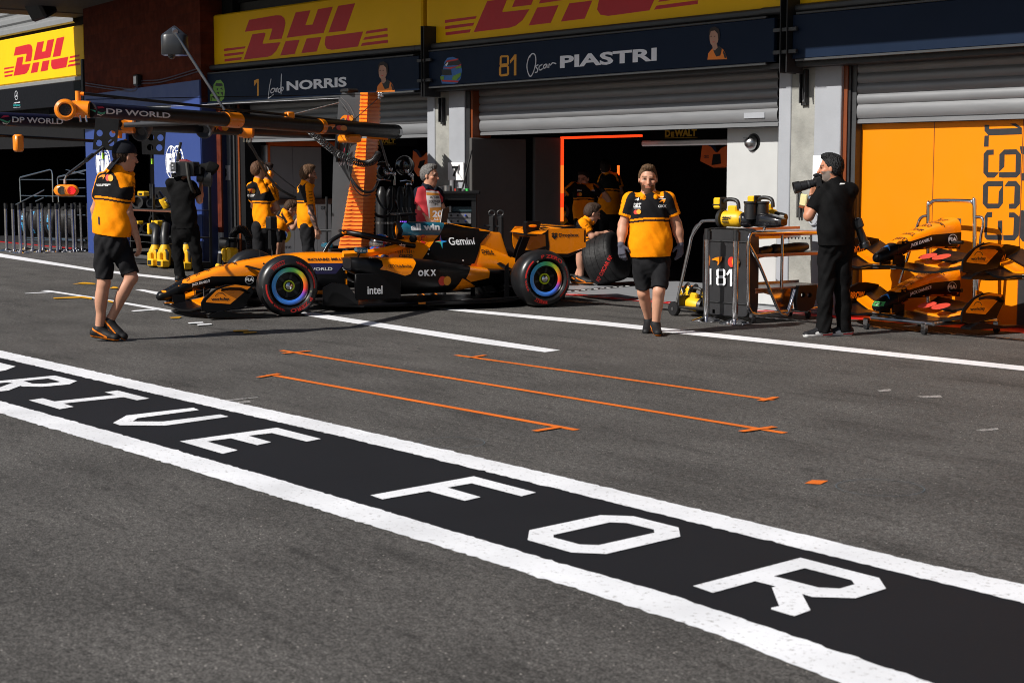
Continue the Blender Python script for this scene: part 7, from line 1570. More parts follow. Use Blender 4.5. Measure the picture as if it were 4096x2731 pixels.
for nm, lb, pts, r in (('air_hose', 'black air hose looping from the far boom down behind the two mechanics', [(*C2(448, 1300), 23.), (*k7_(330, 60), 23.4), (*k7_(420, 230), 24.5), (*k7_(560, 400), 25.4), (*k7_(740, 500), 25.8), (*k7_(860, 560), 26)], .02), ('air_hose', 'thin black cable from the far boom to the garage wall', [(*C2(425, 1300), 23.), (*k7_(380, 110), 24), (*k7_(600, 300), 25.2), (*k7_(745, 410), 25.8), (*k7_(800, 460), 26)], .009), ('air_hose', 'black air hose looping in front of the orange ribs', [(*C2(1365, 1280), 23.1), (*k7_(1262, 20), 23.2), (*k7_(1275, 200), 23.2), (*k7_(1345, 340), 23.1), (*k7_(1440, 430), 23.1), (*k7_(1540, 430), 23.2), (*k7_(1600, 330), 23.4)], .02), ('air_hose', 'thin black cable beside the looping air hose on the tower', [(*C2(1405, 1280), 23.1), (*k7_(1290, 60), 23.1), (*k7_(1320, 330), 23.), (*k7_(1420, 470), 23.), (*k7_(1520, 470), 23.2)], .008)):
    q = MB(); q.tube(smoothp([D((p[0], p[1]), p[2]) for p in pts], 8), r, BLK, 8); q.build(nm, label=lb, cat='hose')
# camera on its mast
dm = dep_of(aA.lerp(bA, onboom(aA, bA, C1(2055, 0)))); q = MB(); MAST = thing('mast_camera', 'dark grey camera housing on a slanted mast above the near boom', 'camera', D(C1(2055, 985), dm))
p0 = D(C1(1612, 312), dm - .12); p1 = D(C1(2062, 1010), dm); q.tube([p0, p1], .017, STEEL, 12); q.tube([p0 + V3((0, 0, .02)), D(C1(1592, 275), dm)], .03, STEEL, 10); q.build('mast', MAST)
q = MB(); c = D(C1(1605, 420), dm); W2 = .145
def rs(z, k): return [c + R2 * (x * k) + V3((-F2.x, -F2.y, 0)) * (y_ * k) + V3((0, 0, z)) for x, y_ in sup(0, 0, W2, W2 * .9, 28, 3.4)]
q.loft([rs(-.11, .96), rs(-.10, 1.), rs(.10, 1.), rs(.12, .92), rs(.215, .10), rs(.22, .02)], M('housing_grey', (.020, .021, .024), .32, coat=.2)); q.ell(c + V3((0, 0, -.11)) - R2 * .04 + ctc * .04, .045, BLKG, 14, 8); q.build('housing', MAST, smooth=50)
# hanging perforated panels and the signal light
for lb, pts, hs, dep, tg in (('black perforated panel with four holes hanging above the capped mechanic', [(880, 1075), (1095, 1080), (1062, 1378), (845, 1372)], [(912, 1222), (1028, 1228), (905, 1312), (1015, 1310)], 18.6, (948, 1430)), ('black perforated panel hanging left of the cameraman', [(1295, 1150), (1525, 1160), (1500, 1420), (1300, 1415)], [(1470, 1265), (1458, 1355), (1385, 1262), (1375, 1352)], 21.5, (1398, 1480))):
    q = MB(); o = D(C1(*pts[0]), dep); sc_ = dep / FN * S1
    f2 = lambda l: [((p[0] - pts[0][0]) * sc_, -(p[1] - pts[0][1]) * sc_) for p in l]
    q.prism(f2(pts), o, R2, (0, 0, 1), .012, BLK2, [[(x + .083 * math.cos(a) * 29 * sc_ / .083 , y + 30 * sc_ * math.sin(a)) for a in [2 * math.pi * i / 16 for i in range(16)]] for x, y in f2(hs)])
    t0 = D(C1(*tg), dep); q.tube([t0 + V3((0, 0, .2)), t0], .012, BLK2, 6); q.box(t0 - V3((.018, .01, .04)), t0 + V3((.018, .01, .03)), M('lime_tag', (.25, .5, .02), .5)); q.tube([D(C1(pts[0][0] + 60, pts[0][1] + 10), dep), D(C1(pts[0][0] + 60, pts[0][1] - 70), dep)], .012, BLK, 6)
    q.build('perforated_panel', label=lb, cat='panel')
kS = cr(0, 650, .2551); dS = 17.5; SG = thing('signal_light', 'orange signal light showing a red lamp, hanging from a rod on the left', 'signal', D(kS(1040, 440), dS))
q = MB(); c = D(kS(1040, 440), dS)
secs = []
for i in range(17):
    x = -1 + 2 * i / 16; ww = .138 * x; hh = .070 * (max(0.02, 1 - abs(x) ** 3.2)) ** .5 * (1 - .10 * (1 - abs(x)) ** 2); secs.append([c + R2 * ww + ctc * (y_) + V3((0, 0, z)) for y_, z in sup(0, 0, .05 * (1 - .6 * abs(x) ** 3), hh, 20, 2.6)])
q.loft(secs, ORG); q.build('housing', SG, smooth=60)
LR = M('signal_red', (.8, .02, .02), .4, emit=(1, .02, .02), es=1.6)
for x, m1, m2 in ((970, M('lens_dark', (.05, .045, .035), .3), M('lens_grey', (.14, .13, .10), .4)), (1122, M('lens_red_back', (.30, .01, .01), .4, emit=(1, .02, .02), es=.25), LR)):
    q = MB(); o = D(kS(x, 440), dS - .05) + ctc * .004; q.lathe([(0, .0), (.0, .045), (-.02, .047)], o, ctc, m1, 24)
    for i in range(-3, 4):
        for j in range(-3, 4):
            a, b2 = (i + (j % 2) * .5) * .0128, j * .0112
            if math.hypot(a, b2) < .042: q.lathe([(.003, 0), (.002, .0048)], o + R2 * a + V3((0, 0, b2)), ctc, m2, 8)
    q.build('lamp', SG)
q = MB(); q.tube([D(kS(1018, 335), dS), D(kS(1018, 262), dS)], .014, M('cream_sleeve', (.45, .36, .32), .5), 12); q.tube([D(kS(1018, 262), dS), D(kS(1040, 205), dS)], .010, CHR, 10); q.tube([D(kS(1040, 205), dS), D(C1(1035, 1290), 18.9)], .016, TGREY, 12); q.tube([D(C1(790, 1475), dS + .4), D(C1(850, 1425), dS + .6)], .024, BLK, 12); q.build('hanging_rod', SG)
# ================================================================ DRIVER, HELMETS
dc_ = CARM @ V3((1.40, 0, .80)); dr_ = thing('person', 'racing driver in a colourful helmet sitting in the cockpit', 'person', CARM @ V3((1.40, 0, .35)))
sd = SD(); P_ = lambda x, y, z: np.array(CARM @ V3((x, y, z)))
sd.cone(P_(1.46, 0, .66), P_(1.50, 0, .36), .13, .16, 1, .04); sd.cone(P_(1.42, .17, .60), P_(1.42, -.17, .60), .075, .075, 1, .05); sd.cone(P_(1.42, .17, .58), P_(1.18, .20, .52), .05, .045, 1, .03); sd.cone(P_(1.42, -.17, .58), P_(1.18, -.20, .52), .05, .045, 1, .03); sd.cone(P_(1.18, .20, .52), P_(1.00, .12, .62), .042, .035, 1, .03); sd.cone(P_(1.18, -.20, .52), P_(1.00, -.12, .62), .042, .035, 1, .03); sd.cone(P_(1.43, 0, .66), P_(1.42, 0, .78), .06, .06, 1, .03); sd.ell(P_(1.41, 0, .80), (.09, .09, .11), None, 1)
grow(sd, 'body', dr_, CLOTH, lambda vs, tg: np.tile(np.array((.03, .05, .11)), (len(vs), 1)), .012)
HELM = M('helmet_shell', (1, 1, 1), .18, vcol=True, coat=.7, var=.03)
def helmet(o, fw, sz, colf, name, parent, vis, label=None, cat=None):
    fw = V3(fw).normalized(); rt = fw.cross(V3((0, 0, 1))); q = MB(); vs = []; n, k = 40, 28; col = []
    for i in range(k + 1):
        th_ = math.pi * (.0 + .86 * i / k)
        for j in range(n):
            ph = 2 * math.pi * j / n; x, y, z = math.sin(th_) * math.cos(ph), math.sin(th_) * math.sin(ph), math.cos(th_); xx = x * (1.08 if x > 0 else 1.12); 
            if z < -.3 and x > 0: xx *= 1.05
            vs.append(o + fw * (xx * sz) + rt * (y * sz * .92) + V3((0, 0, z * sz * 1.02))); col.append((*colf(x, y, z), 1))
    q.add(vs, [(i * n + j, (i + 1) * n + j, (i + 1) * n + (j + 1) % n, i * n + (j + 1) % n) for i in range(k) for j in range(n)], HELM); q.col = col
    h = q.build(name, parent, smooth=80, label=label, cat=cat); pr = h
    v = MB(); k2 = 24; vv_ = []
    for zz in (-.16, .02, .20, .36):
        for j in range(k2 + 1):
            a = math.radians(-88 + 176 * j / k2); r0 = math.sqrt(1 - zz * zz); vv_.append(o + fw * (math.cos(a) * r0 * 1.10 * sz) + rt * (math.sin(a) * r0 * .95 * sz) + V3((0, 0, zz * sz * 1.02)))
    v.add(vv_, [(i * (k2 + 1) + j, i * (k2 + 1) + j + 1, (i + 1) * (k2 + 1) + j + 1, (i + 1) * (k2 + 1) + j) for i in range(3) for j in range(k2)], vis); v.build('visor', pr if parent is None else parent, smooth=80)
    return h
def hcol(x, y, z):
    if z > .93: return (.03, .12, .5)
    if z > .72: return (.02, .04, .14) if abs(y) < .2 else (.02, .12, .42)
    if z > .58: return (.60, .05, .08)
    if z > .42: return (.012, .012, .015)
    if x > .1 and z < .42 and z > -.25: return (.01, .01, .012)
    if z > .25: return (.015, .10, .38)
    if z > .12: return (.55, .05, .05)
    if z > -.05: return (.02, .02, .03) if x > -.5 else (.20, .50, .03)
    return (.02, .15, .55) if (x * 3 + z) % 1 < .5 else (.55, .05, .05)
helmet(CARM @ V3((1.43, 0, .785)), -cb, .128, hcol, 'helmet', dr_, M('visor_mirror', (.35, .30, .28), .12, .9))
RIG = M('rig_black', (.012, .012, .013), .35, spec=.4)
for lb, (x, y), s_ in (('glossy black crew helmet nearest the number 7 pillar, above the gas bottles', (1880, 165), .15), ('black crew helmet half hidden by the tower', (1650, 220), .145)):
    o = D(k7_(x, y), 24.6); helmet(o, ctc + L_ * .5, s_, lambda x, y, z: (.010, .010, .011), 'crew_helmet', None, M('visor_black', (.01, .01, .012), .08, coat=.8, spec=.6), lb, 'helmet')
BR = thing('gas_bottle_rack', 'black gas bottles with chrome fittings and hoses between the tower and the scrutineer', 'bottle rack', D(k7_(1760, 1000), 24.5) * 1.)
zf = D(k7_(1760, 1000), 24.5).z
for x in (1640, 1740, 1840, 1930): q = MB(); c = D(k7_(x, 500), 24.8); q.lathe([(0, .10), (1.28, .10), (1.36, .07), (1.42, .03)], (c.x, c.y, .05), (0, 0, 1), RIG, 20, True); q.lathe([(0, .102), (.03, .102)], (c.x, c.y, .9), (0, 0, 1), STEEL, 20); q.build('gas_bottle', BR)
q = MB()
for pts, r, m in (([(1690, 250), (1760, 250), (1772, 300), (1772, 370)], .018, CHR), ([(1920, 260), (1955, 265), (1955, 350), (1890, 365), (1880, 480)], .018, CHR), ([(1580, 320), (1660, 310), (1740, 325)], .012, CHR), ([(1830, 330), (1900, 320), (1960, 330)], .012, CHR), ([(1550, 640), (1600, 690), (1700, 690), (1762, 600), (1765, 400)], .024, RIG), ([(1560, 400), (1620, 560), (1700, 620), (1730, 500)], .018, RIG), ([(1770, 520), (1790, 560), (1800, 620)], .02, CHR), ([(1880, 640), (1860, 760), (1780, 800)], .02, RIG)): q.tube(smoothp([D(k7_(x, y), 24.45) for x, y in pts]), r, m, 8)
for x, y in ((1735, 205), (1770, 250), (1955, 270), (1905, 220), (1690, 240)): q.ell(D(k7_(x, y), 24.45), .035, CHR, 10, 6)
q.build('hoses_and_valves', BR)
# tool bench behind the scrutineer
ks_ = cr(1600, 600, .29762); q = MB(); yb = .9; TBW = thing('tool_bench', 'dark tool bench with drawers and bottles behind the scrutineer', 'bench', D(ks_(800, 1000), 22.9) - V3((0, 0, D(ks_(800, 1000), 22.9).z)))
def BW(x, y, d=22.9): return D(ks_(x, y), d)
def qbox(q, x0, y0, x1, y1, d, th, m, c=.008):
    a, b_ = BW(x0, y1, d), BW(x1, y0, d); vs = [a, b_ - V3((0, 0, b_.z - a.z)), b_, a + V3((0, 0, b_.z - a.z))]; bk = [p + V3((F2.x, F2.y, 0)) * th for p in vs]; q.add(vs + bk, [(0, 1, 2, 3), (7, 6, 5, 4), (0, 4, 5, 1), (1, 5, 6, 2), (2, 6, 7, 3), (3, 7, 4, 0)], m)
qbox(q, 430, 553, 1070, 596, 22.85, .6, BLK2); q.build('worktop', TBW, smooth=0, bevel=.01)
q = MB(); qbox(q, 470, 596, 1020, 670, 22.9, .5, RIG); qbox(q, 470, 670, 500, 1260, 22.92, .5, RIG); qbox(q, 962, 670, 1022, 1260, 22.92, .5, RIG); qbox(q, 500, 670, 962, 1260, 23.25, .2, INT); q.build('carcass', TBW, smooth=0)
q = MB(); TG = M('instrument_grey', (.20, .20, .21), .45, .2)
for y0, y1 in ((850, 912), (925, 990)):
    qbox(q, 590, y0, 955, y1, 22.95, .4, TG)
    for x in (685, 775, 880): q.ell(BW(x, (y0 + y1) / 2, 22.94), .016, BLK if x < 870 else M('blue_plug', (.02, .05, .35), .4), 8, 6)
qbox(q, 700, 765, 960, 830, 23., .3, M('teal_case', (.02, .045, .055), .5)); qbox(q, 660, 755, 688, 838, 22.95, .05, M('bottle_grey', (.3, .3, .3), .5)); q.build('instruments', TBW, smooth=0)
q = MB()
for x, y, w_, h_, m in ((520, 525, .06, .05, TG), (640, 520, .07, .06, STEEL), (745, 540, .03, .03, M('red_tape', (.6, .05, .03), .5)), (790, 540, .05, .04, BLK), (905, 540, .03, .03, M('green_tape', (.05, .5, .1), .5)), (705, 470, .04, .10, TG), (850, 545, .04, .02, STEEL)):
    c = BW(x, y, 23.); q.lathe([(-h_ * .9, w_), (h_ * .7, w_), (h_ * .7, w_ * .4)], c, (0, 0, 1), m, 14)
q.build('bench_tools', TBW)
q = MB(); q.tube([BW(965, 0, 22.9), BW(838, 525, 22.9)], .014, BLK, 8); q.build('leaning_pole', label='thin black pole leaning against the pillar numbered 7', cat='pole')
q = MB(); c = D(k7_(1058, 700), 23.9); q.tube([(c.x, c.y, .03), D(k7_(1062, 490), 23.9)], .018, BLK, 10); q.lathe([(0, .18), (.03, .16), (.05, .03)], (c.x, c.y, 0), (0, 0, 1), BLK, 20, True); c = D(k7_(1048, 840), 23.9); q.tube([c - R2 * .11, c + R2 * .10], .022, DGREY, 8); q.build('pole_stand', label='black pole stand left of the ribbed tower', cat='stand')
q = MB()
for x in (1238, 1352):
    ch = [BW(x + 42 * math.cos(a), 850 + 36 * math.sin(a), 22.2) for a in [2 * math.pi * i / 14 for i in range(14)]]; q.tube(ch, .014, BLK, 8, closed=True); c = BW(x, 890, 22.2); q.box((c.x - .045, c.y - .03, .15), (c.x + .045, c.y + .03, c.z), BLK, c=.01)
c = BW(1290, 1040, 22.2); q.tube([BW(1130, 1015, 22.2), BW(1400, 1040, 22.2)], .02, BLK, 8); q.box((c.x - .3, c.y - .2, .08), (c.x + .3, c.y + .2, .2), BLK, c=.02); q.build('car_jack', label='black car jack with two looped handles behind the race car', cat='jack')
# ================================================================ BLOWERS
def frame(o, x, z=(0, 0, 1)):
    x = V3(x).normalized(); y = V3(z).cross(x).normalized(); z2 = x.cross(y); return Matrix(((x.x, y.x, z2.x, o[0]), (x.y, y.y, z2.y, o[1]), (x.z, y.z, z2.z, o[2]), (0, 0, 0, 1)))
def blower(Mx, s_, label, nozzle=.3, group=None, lettering=True):
    r = thing('leaf_blower', label, 'blower', Mx.translation, group)
    q = MB(Mx); q.lathe([(-.10 * s_, .05 * s_), (-.09 * s_, .072 * s_), (.07 * s_, .075 * s_), (.10 * s_, .055 * s_)], (0, 0, 0), (1, 0, 0), YEL, 20, True); q.box((-.05 * s_, -.03 * s_, .055 * s_), (.05 * s_, .03 * s_, .12 * s_), YEL, c=.012 * s_)
    for i in range(3): q.box((-.07 * s_, -.079 * s_, -.03 * s_ + i * .02 * s_), (.0, -.070 * s_, -.022 * s_ + i * .02 * s_), BLK)
    if lettering: flat(q, fit('DEWALT', -.055 * s_, -.0, .09 * s_, .022 * s_, .04), (0, -.0765 * s_, 0), (1, 0, 0), (0, 0, 1), BLKP)
    q.build('motor_housing', r)
    q = MB(Mx); q.lathe([(-.15 * s_, .06 * s_), (-.14 * s_, .085 * s_), (-.105 * s_, .088 * s_), (-.10 * s_, .06 * s_)], (0, 0, 0), (1, 0, 0), BLK, 20, True); q.build('fan_guard', r)
    q = MB(Mx); q.lathe([(.09 * s_, .058 * s_), (.12 * s_, .050 * s_), (.12 * s_ + nozzle * .5, .044 * s_), (.12 * s_ + nozzle, .034 * s_)], (0, 0, 0), (1, 0, 0), BLK, 16, True); q.build('nozzle', r)
    q = MB(Mx); q.tube(smoothp([(.06 * s_, 0, .09 * s_), (.04 * s_, 0, .16 * s_), (-.06 * s_, 0, .175 * s_), (-.12 * s_, 0, .14 * s_)]), .018 * s_, BLK, 10); q.build('handle', r)
    q = MB(Mx); q.box((-.20 * s_, -.045 * s_, .09 * s_), (-.12 * s_, .045 * s_, .19 * s_), YEL, c=.012 * s_); q.box((-.205 * s_, -.047 * s_, .115 * s_), (-.115 * s_, .047 * s_, .135 * s_), BLK, c=.006 * s_); q.box((-.12 * s_, -.05 * s_, .085 * s_), (-.105 * s_, .05 * s_, .195 * s_), BLK, c=.006 * s_); q.build('battery', r)
    return r
c6 = cr(2150, 620, .24238); o = D(c6(310, 1090), 26.0); xx = (D(c6(180, 1000), 26.1) - D(c6(420, 1160), 26.0)).normalized()
blower(frame(o, -xx, (0, 0, 1)), 1.75, 'yellow blower carried by the mechanic in the garage shade', .12)
# ================================================================ THE CART WITH THE BLACK CABINET
k5_ = cr(2650, 600, .5102); vF = 12.78
def FP(x, y, dy=0.): return V(k5_(x, y), vF + dy)
xL, xR_ = FP(312, 900).x, FP(690, 900).x
CT = thing('tool_cart', 'chrome framed tool cart with a black cabinet numbered 81', 'cart', (xR_, vF, 0))
zt1 = FP(500, 612).z; zb1_ = FP(500, 1300).z
CAB = M('cabinet_black', (.022, .022, .024), .38, coat=.1)
q = MB(); cx_, cz_ = (xL + xR_) / 2, (zt1 + zb1_) / 2
sec_ = lambda y_, k: [V3((a, y_, b_)) for a, b_ in sup(cx_, cz_, (xR_ - xL) / 2 * k, (zt1 - zb1_) / 2 * (1 - (1 - k) * .5), 44, 9)]
q.loft([sec_(vF + .02, .95), sec_(vF, .985), sec_(vF + .03, 1.), sec_(vF + .13, 1.)], CAB); 
q.build('cabinet', CT, smooth=50)
q = MB(); yy = vF - .003
def cp_(pts, m, n=0): q.add([(FP(*p).x, yy - .002 * n, FP(*p).z) for p in pts] and [(a, yy - .002 * n, b_) for a, b_ in poly([(FP(*p).x, FP(*p).z) for p in pts])[0]], poly([(FP(*p).x, FP(*p).z) for p in pts])[1], m)
cp_([(385, 858), (420, 842), (470, 836), (466, 865), (432, 905), (435, 875), (420, 866), (400, 864)], ORG)
for x, m, n in ((542, M('circle_red', (.5, .05, .02), .4), 0), (575, M('circle_amber', (.7, .3, .02), .4), 1)):
    c = FP(x, 878); flat(q, disc(0, 0, .058, .058, 26), (c.x, yy - .002 * n, c.z), (1, 0, 0), (0, 0, 1), m)
for pl, hl in (([(424, 940), (436, 932), (482, 932), (494, 944), (494, 985), (484, 995), (496, 1005), (496, 1048), (484, 1062), (436, 1062), (422, 1048), (422, 1000), (432, 992), (424, 985)], [[(441, 948), (478, 948), (478, 984), (441, 984)], [(439, 1006), (479, 1006), (479, 1046), (439, 1046)]]), ([(500, 972), (526, 934), (546, 934), (546, 1068), (530, 1068), (530, 960), (512, 985)], [])):
    f2 = lambda l: [(FP(*p).x, FP(*p).z) for p in l]; sh = poly(f2(pl), [f2(h) for h in hl]); q.add([(a, yy, b_) for a, b_ in sh[0]], sh[1], LETW)
cp_([(376, 930), (384, 930), (384, 1055), (376, 1055)], LETW)
for z_ in (FP(400, 712).z, FP(400, 1190).z): q.box((xL + .02, vF - .001, z_), (xR_ - .02, vF + .01, z_ + .006), DGREY)
q.build('number_and_marks', CT)
SP_ = lambda x, y, dx=0.: U(k5_(x, y), xR_ + dx)
yE = SP_(1330, 700).y
q = MB(); tb_ = lambda pts, r=.016, dx=0., m=CHR: q.tube(smoothp([SP_(x, y, dx) for x, y in pts], 5), r, m, 12)
for dx in (.02, -.50): tb_([(1330, 645), (900, 652), (720, 650), (685, 670), (672, 760), (672, 1180), (682, 1250), (730, 1288), (900, 1272), (1330, 1225)], .02, dx)
tb_([(676, 735), (760, 900), (880, 1190), (925, 1278), (955, 1292), (985, 1275), (1042, 1095)], .018, .03)
for dx in (.0, -.5): 
    p = SP_(940, 665, dx); p2 = SP_(934, 1270, dx); q.tube([(p.x, p.y, p2.z), (p.x, p.y, p.z)], .018, CHR, 12)
p = SP_(800, 640, .02); q.ell(p + V3((0, 0, .03)), .02, CHR, 10, 6)
q.build('tube_frame', CT)
q = MB(); SH = M('shelf_steel', (.45, .44, .43), .22, .9); OT = M('orange_reflection_edge', (.72, .17, .01), .4)  # orange reflection painted into the edge colour of the top shelf
for yl, lip, m in ((645, .05, OT), (822, .03, SH), (1090, .05, SH)):
    p = SP_(725, yl); z_ = p.z; q.box((xR_ - .50, p.y, z_ - .018), (xR_ + .0, yE, z_), M('shelf_grey', (.40, .40, .40), .4, .3)); q.box((xR_ + .001, p.y, z_ - lip), (xR_ + .012, yE, z_ + .004), m if m is OT else M('copper_trim', (.42, .24, .18), .35, .4)); q.box((xR_ - .515, p.y, z_ - lip), (xR_ - .501, yE, z_ + .03), m)
q.build('shelves', CT, smooth=0, bevel=.003)
q = MB(); p0 = SP_(712, 1095); vsx = [SP_(x, y, .022) for x, y in ((712, 1095), (1040, 1085), (985, 1255), (955, 1280), (925, 1265), (860, 1140))]; q.add(vsx + [p - V3((.02, 0, 0)) for p in vsx], [(0, 1, 2, 3, 4, 5), (11, 10, 9, 8, 7, 6)] + [(i, (i + 1) % 6, 6 + (i + 1) % 6, 6 + i) for i in range(6)], CHR)
q.build('chrome_panel', CT, smooth=0)
q = MB(); f2 = [(SP_(x, y, .03).y, SP_(x, y, .03).z) for x, y in ((1045, 1062), (1185, 1055), (1190, 1120), (1160, 1230), (1110, 1262), (1035, 1255), (1025, 1200))]
q.prism(f2, (xR_ + .03, 0, 0), (0, 1, 0), (0, 0, 1), .05, BLK, [[(c.y + .035 * math.cos(a), c.z + .03 * math.sin(a)) for a in [2 * math.pi * i / 14 for i in range(14)]] for c in (SP_(1078, 1135, .03), SP_(1128, 1135, .03))]); q.build('duct_panel', CT)
q = MB(); z9 = SP_(950, 690).z; q.box((xR_ - .5, SP_(945, 690).y, z9 - .03), (xR_ - .49, yE, z9 + .03), SH); 
for i in range(9): p = SP_(965 + i * 27, 692, -.48); q.lathe([(0, .012), (.001, .0)], (xR_ - .489, p.y, p.z), (1, 0, 0), BLK2, 10)
q.build('perforated_rail', CT)
q = MB(); q.tube(smoothp([FP(440, 553, .1), FP(330, 556, .1), FP(295, 575, .1), FP(228, 680, .08), FP(205, 790, .06), FP(112, 1195, .02)], 6), .017, STEEL, 12); q.tube(smoothp([FP(440, 553, .55), FP(330, 556, .55), FP(295, 575, .55), FP(228, 680, .55), FP(112, 1195, .5)], 6), .017, STEEL, 12); q.tube([FP(440, 553, .1), FP(440, 553, .55)], .017, STEEL, 12); q.build('push_handle', CT)
q = MB(); a = FP(112, 1200); b_ = FP(320, 1300); zf_ = .09; q.box((a.x, vF + .02, zf_), (b_.x + .05, vF + .6, zf_ + .03), BLK, c=.01); q.box((b_.x, vF + .02, zf_), (b_.x + .02, vF + .6, zf_ + .25), BLK); q.box((a.x, vF + .02, zf_), (a.x + .02, vF + .6, zf_ + .15), BLK); q.build('foot_tray', CT)
for x, y_ in ((82, .02), (82, .55)): 
    q = MB(); c = FP(x, 1280); q.lathe([(-.03, .03), (-.03, .078), (-.02, .085), (.02, .085), (.03, .078), (.03, .03)], (c.x, vF + y_, .085), (0, 1, 0), BLK, 24, True); q.lathe([(-.034, .0), (-.034, .02)], (c.x, vF + y_, .085), (0, 1, 0), STEEL, 12); q.build('wheel', CT)
def caster(px, off, par):
    q = MB(); q.lathe([(-.016, .012), (-.016, .05), (.016, .05), (.016, .012)], (px.x, px.y, .05), (.5, 1, 0), BLK, 18, True); q.box((px.x - .03, px.y - .03, .06), (px.x + .03, px.y + .03, .13), STEEL, c=.01); q.build('caster', par)
for p in ((415, 1320), (705, 1340)): caster(FP(*p, .05), 0, CT)
caster(SP_(1140, 1290, -.05), 0, CT); caster(V3((xR_ - .45, yE - .2, 0)), 0, CT)
# ducts and blowers on top
zt_c = zt1; o = FP(555, 538, .12); blower(frame((o.x, o.y, zt_c + .10), (1, .15, 0)), 1.25, 'yellow blower on top of the black cabinet, nearest the camera', .10, 'blowers on the cart'); blower(frame((o.x + .22, o.y + .32, zt_c + .12), (1, .15, 0)), 1.25, 'second yellow blower on the cart, behind the black ducts', .10, 'blowers on the cart')
def duct(x0, x1, dy, lb):
    q = MB(); a = FP(x0, 555, dy); q.lathe([(0, .075), (.17, .072), (.18, .08), (.20, .08), (.20, .07)], (a.x + .10, a.y, zt_c + .10), (0, 0, 1), BLK, 24, True)
    se = []
    for t, hw, hh, dz in ((0, .07, .075, .09), (.2, .09, .085, .095), (.45, .10, .085, .09), (.7, .10, .07, .08), (.92, .07, .05, .075), (1, .05, .04, .075)): se.append([V3((a.x + (x1 - x0) * .00132 * t, a.y + y_, zt_c + z)) for y_, z in sup(0, dz, hw, hh, 20, 3)])
    q.loft(se, BLKG); q.build('brake_duct', label=lb, cat='duct')
duct(640, 730, .14, 'short black duct with an upright port on the cabinet'); duct(730, 1060, .24, 'long black duct with an upright port on top of the tool cart')
q = MB(); 
for (xa, xb, y_, w_) in ((728, 850, 790, .06), (850, 1130, 770, .07)): q.tube(smoothp([SP_(xa, y_ + 20, -.2), SP_((xa + xb) / 2, y_ + 10, -.2), SP_(xb, y_ - 15, -.2)]), [w_ * .8, w_, w_ * 1.1, w_, w_, w_, w_, w_, w_ * 1., w_ * .9, w_ * .8, w_ * .7, w_ * .6][:13], BLK, 14)
q.build('brake_duct', label='black ducts lying on the middle shelf of the cart', cat='duct')
blower(frame(FP(235, 1205, .2), (-.9, -.2, .15), (0, 0, 1)), 1.1, 'yellow tool lying on the foot tray of the cart', .06); blower(frame(FP(215, 1130, .3), (.7, -.2, .5), (0, 0, 1)), .8, 'small yellow tool leaning at the handle of the cart', .10)
# ================================================================ STANCHIONS
def stanchion(o, hgt, label, group=None, proto=None):
    if proto is not None:
        r = dup(proto, V3((o[0], o[1], 0)) - proto.location, label=label, group=group); r.scale = (1, 1, 1); return r
    r = thing('stanchion', label, 'stanchion', (o[0], o[1], 0), group)
    q = MB(); q.lathe([(0, .175), (.012, .178), (.018, .165), (.05, .07), (.06, .045)], (o[0], o[1], 0), (0, 0, 1), CHR, 36, True); q.build('base', r, smooth=50)
    q = MB(); q.lathe([(.055, .034), (hgt - .02, .034)], (o[0], o[1], 0), (0, 0, 1), CHR, 24); q.build('post', r, smooth=50)
    q = MB(); q.lathe([(hgt - .12, .036), (hgt, .036), (hgt + .006, .03)], (o[0], o[1], 0), (0, 0, 1), BLK, 24, True); q.box((o[0] + .03, o[1] - .02, hgt - .12), (o[0] + .05, o[1] + .02, hgt - .02), BLK, c=.004); q.build('belt_head', r)
    return r
o1 = G(k5_(345, 1345)); o2 = G(k5_(568, 1366)); hgt = D(k5_(362, 620), dep_of(o1)).z
s1 = stanchion(o1, hgt, 'chrome stanchion standing at the left edge of the black 81 cabinet'); stanchion(o2, hgt, 'chrome stanchion standing in front of the 81 at its right', None, s1)
sx = [(105, 1393, 'leftmost chrome stanchion of the far left cluster'), (222, 1403, None), (325, 1424, None), (400, 1376, None), (512, 1400, None), (622, 1419, None), (680, 1386, None), (795, 1403, None), (902, 1410, None), (950, 1382, None), (1050, 1398, None), (1160, 1406, None), (1196, 1378, None), (1290, 1386, None), (1405, 1394, 'rightmost chrome stanchion of the cluster, against the blue wall')]
for i, (x, y, lb) in enumerate(sx):
    o = G(kS(x, y)); r = stanchion(o, hgt, lb or 'chrome stanchion standing inside the far left cluster', 'chrome stanchions clustered at the far left', s1)
    r.rotation_euler = (rnd.uniform(-.008, .008), rnd.uniform(-.02, .008), rnd.uniform(0, 3))
